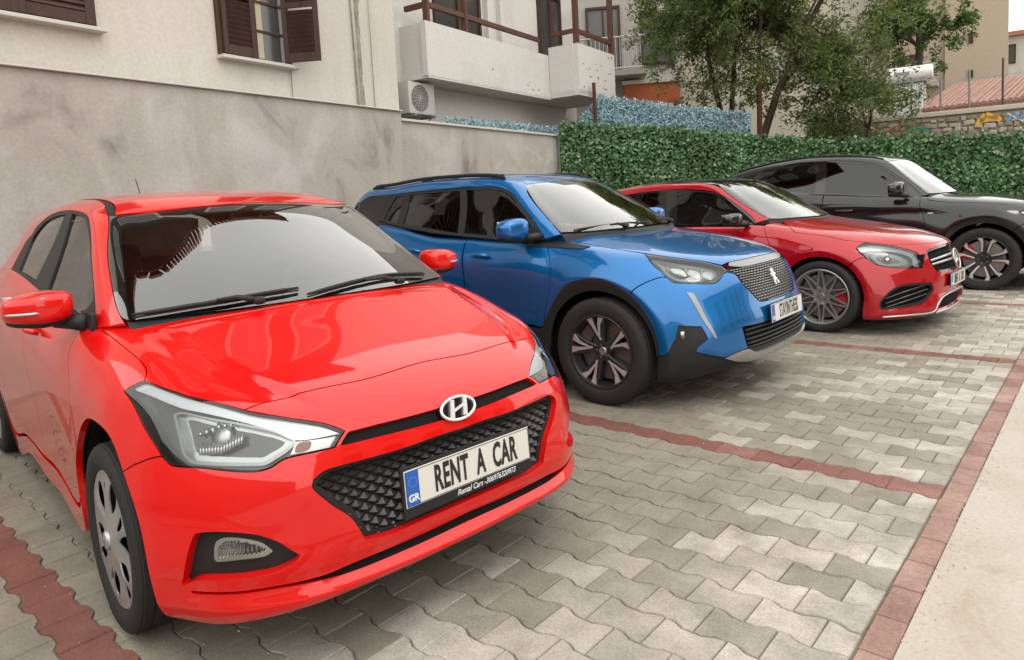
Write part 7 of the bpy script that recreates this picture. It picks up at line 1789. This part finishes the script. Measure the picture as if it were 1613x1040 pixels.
    car_mirror(car, (-.80, .935, 1.04), (.085, .105, .06), M_GLOSSBLACK, M_BLACKTRIM, (-.74, .79, .985))
    cabin(car, -.30, .99, .87, .324, 2.699, .375, .84, .18, 1.4)
    for x in (0, -2.699):
        for s_ in (-1, 1): wheel('cross', .324, .25, .225, car, (x, s_ * .775, 0), s_ > 0)
    return car

def build_suv():
    L, T = Loft(SV_BODY), Loft(glazed(SV_TOP), GLASSV)
    blk = paint('paint_black', (.010, .010, .011), 0, .2)
    car = empty('suv_car', (-1.20015536, 10.49252056, 0), R(-.0012)); tag(car, 'black SUV with sloping coupe roof farthest along the row beside the green hedge', 'car', 'rental cars parked in the bays')
    S = {}
    gapf = [(16.3, 0), (16.25, 1.5), (15.95, 2.8), (15.45, 3.8), (15.45, 3.8)]
    S['hood'] = gapf + [(15.2, 4.15), (14.5, 4.2), (13, 4.2), (11.4, 4.25), (10.5, 4.15), (10.5, 4.15), (10.35, 3.2), (10.55, 2), (10.75, 1), (10.8, 0)]
    hlf = [(16.6, 2.65), (16.6, 2.65), (17.2, 2.95), (17.0, 4.2), (16.3, 5.3), (16.3, 5.3)]
    S['bump'] = gapf + hlf + [(16.1, 6.4), (16.0, 8), (15.9, 9), (15.9, 9), (18, 9), (20, 9), (23, 9), (23, 9), (23, 5), (23, 0)]
    gr = [(16.6, 0), (16.58, 1.2), (16.75, 1.9), (17.6, 2.2), (19.2, 1.9), (19.9, 1.3), (19.95, 0)]; grc = halfring(gr)
    it = crv([(18.9, 3.4), (18.7, 5.0), (19.0, 5.9), (20.3, 5.6), (20.6, 3.8)])
    S['holes'] = [grc, it, it * [1, -1]]
    S['wing'] = [(15.15, 5.1), (15.35, 4.4), (15.2, 4.18), (15.2, 4.18), (14.5, 4.23), (13, 4.23), (11.4, 4.28), (10.5, 4.18), (10.5, 4.18), (10.35, 3.2), (10.35, 3.2), (10.1, 3.4), (10.15, 4.6), (10.24, 6), (10.35, 7.2), (10.3, 8.2), (10.2, 9), (10.2, 9), (12, 9), (14, 9), (15.88, 9), (15.88, 9), (15.98, 8), (16.08, 6.4), (16.28, 5.3), (16.28, 5.3), (15.6, 5.4)]
    S['dgap'] = [(10.15, 4.6), (10.24, 6), (10.35, 7.2), (10.3, 8.2), (10.25, 8.6)]; S['bgap'] = 7.25
    S['ws'] = [(.03, 0), (.03, 2), (.08, 3.02), (.08, 3.02), (1, 3.04), (1.9, 3.06), (2.9, 3.0), (2.9, 3.0), (2.95, 1), (2.96, 0)]
    S['roof'] = [(3.0, 0), (2.99, 1), (2.95, 2.98), (2.95, 2.98), (4, 2.9), (6, 2.8), (8.2, 2.66), (8.2, 2.66), (8.3, 0)]
    S['pillar'] = [(0, 3.05), (0, 3.05), (1, 3.08), (1.9, 3.10), (2.95, 3.03), (4, 2.94), (6, 2.84), (8.2, 2.7), (8.2, 2.7), (8.1, 4.6), (8.1, 4.6), (7, 4.75), (6.43, 4.55), (5.83, 4.27), (5.12, 4.2), (4.23, 4.2), (3.26, 4.2), (2.22, 3.86), (.9, 3.62), (0, 3.92), (0, 3.92)]
    S['surround'] = [(0, 3.96), (0, 3.96), (.9, 3.65), (2.22, 3.89), (3.26, 4.23), (4.23, 4.23), (5.12, 4.23), (5.83, 4.3), (6.43, 4.58), (7, 4.78), (6.9, 7), (6.9, 7), (3, 7), (0, 7), (0, 7)]
    S['gf'] = [(.9, 4.1), (2.22, 4.08), (3.26, 4.38), (4.23, 4.38), (5.02, 4.38), (5.02, 4.38), (4.92, 6.86), (4.92, 6.86), (1.2, 6.86), (1.0, 6.0)]
    S['gr'] = [(5.32, 4.4), (5.32, 4.4), (5.83, 4.46), (6.38, 4.74), (6.62, 5.5), (6.0, 6.75), (5.6, 6.86), (5.2, 6.86), (5.2, 6.86)]
    S['fg'] = M_PG; S['belt'] = [(.1, 6.0), (.6, 6.9), (2, 7), (4, 7), (6, 7), (6.7, 6.9)]
    shell(car, L, T, blk, S)
    panel('grille_backing', L, grc, M_BLACKTRIM, car, off=-.04, thick=0, h=.08, gap=-.01)
    for k in range(11):
        v = -2 + .4 * k; mb = MB(); mb.tube([Vector(L.p([(u, v)])[0] - L.n([(u, v)])[0] * .015) for u in np.linspace(16.7, 19.7, 8)], .008, 5); mb.build('grille_bar', M_GLOSSBLACK, car, smooth=True)
    number_plate(car, 'RENT  A  CAR', .850, .52, R(5), sx=.47, size=.112, frame=True)
    def sd(s_):
        o = panel('air_intake', L, it, M_DARK, car, side=s_, off=-.035, thick=0, h=.06, gap=-.008)
        hl = crv([(15.15, 5.06), (15.36, 4.42), (15.9, 3.2), (16.55, 2.68), (16.55, 2.68), (17.17, 2.98), (16.98, 4.2), (16.28, 5.26), (15.7, 5.35)])
        ho = panel('headlight', L, hl, M_LAMPDK, car, side=s_, off=-.035, thick=0, h=.05, gap=-.004)
        panel('lamp_reflector', L, L_in(L, hl, .02), M_DRL, ho, side=s_, off=-.016, thick=.01, h=.04)
        panel('headlight_lens', L, hl, M_LENS, ho, side=s_, off=.001, thick=0, h=.05, gap=.002)
        P = L.p([(10.55, 6.15), (10.85, 6.08)]) * [1, s_, 1]; n = L.n([(10.7, 6.1)])[0] * [1, s_, 1]
        mb = MB(); a, b = Vector(P[0]) + Vector(n) * .004, Vector(P[1]) + Vector(n) * .004; mb.tube([a, b], .008, 4); mb.build('wing_badge', M_SATIN, car)
        mb = MB(); P = T.p([(u, 2.9) for u in np.linspace(3.2, 7.6, 14)]) * [1, s_, 1]; mb.tube([Vector(q) + Vector((0, 0, .006)) for q in P], .010, 6); mb.build('roof_ditch_trim', M_BLACKTRIM, car, smooth=True)
    sides(sd)
    car_mirror(car, (-.90, 1.0, 1.235), (.10, .12, .085), M_GLOSSBLACK, M_BLACKTRIM, (-.82, .87, 1.14))
    cabin(car, -.42, 1.11, .92, .365, 2.819, .44, .80, .26, 1.65)
    for x in (0, -2.819):
        for s_ in (-1, 1): wheel('vspoke', .365, .265, .255, car, (x, s_ * .815, 0), s_ > 0)
    return car
cross = build_cross(); sport = build_sport(); suv = build_suv()
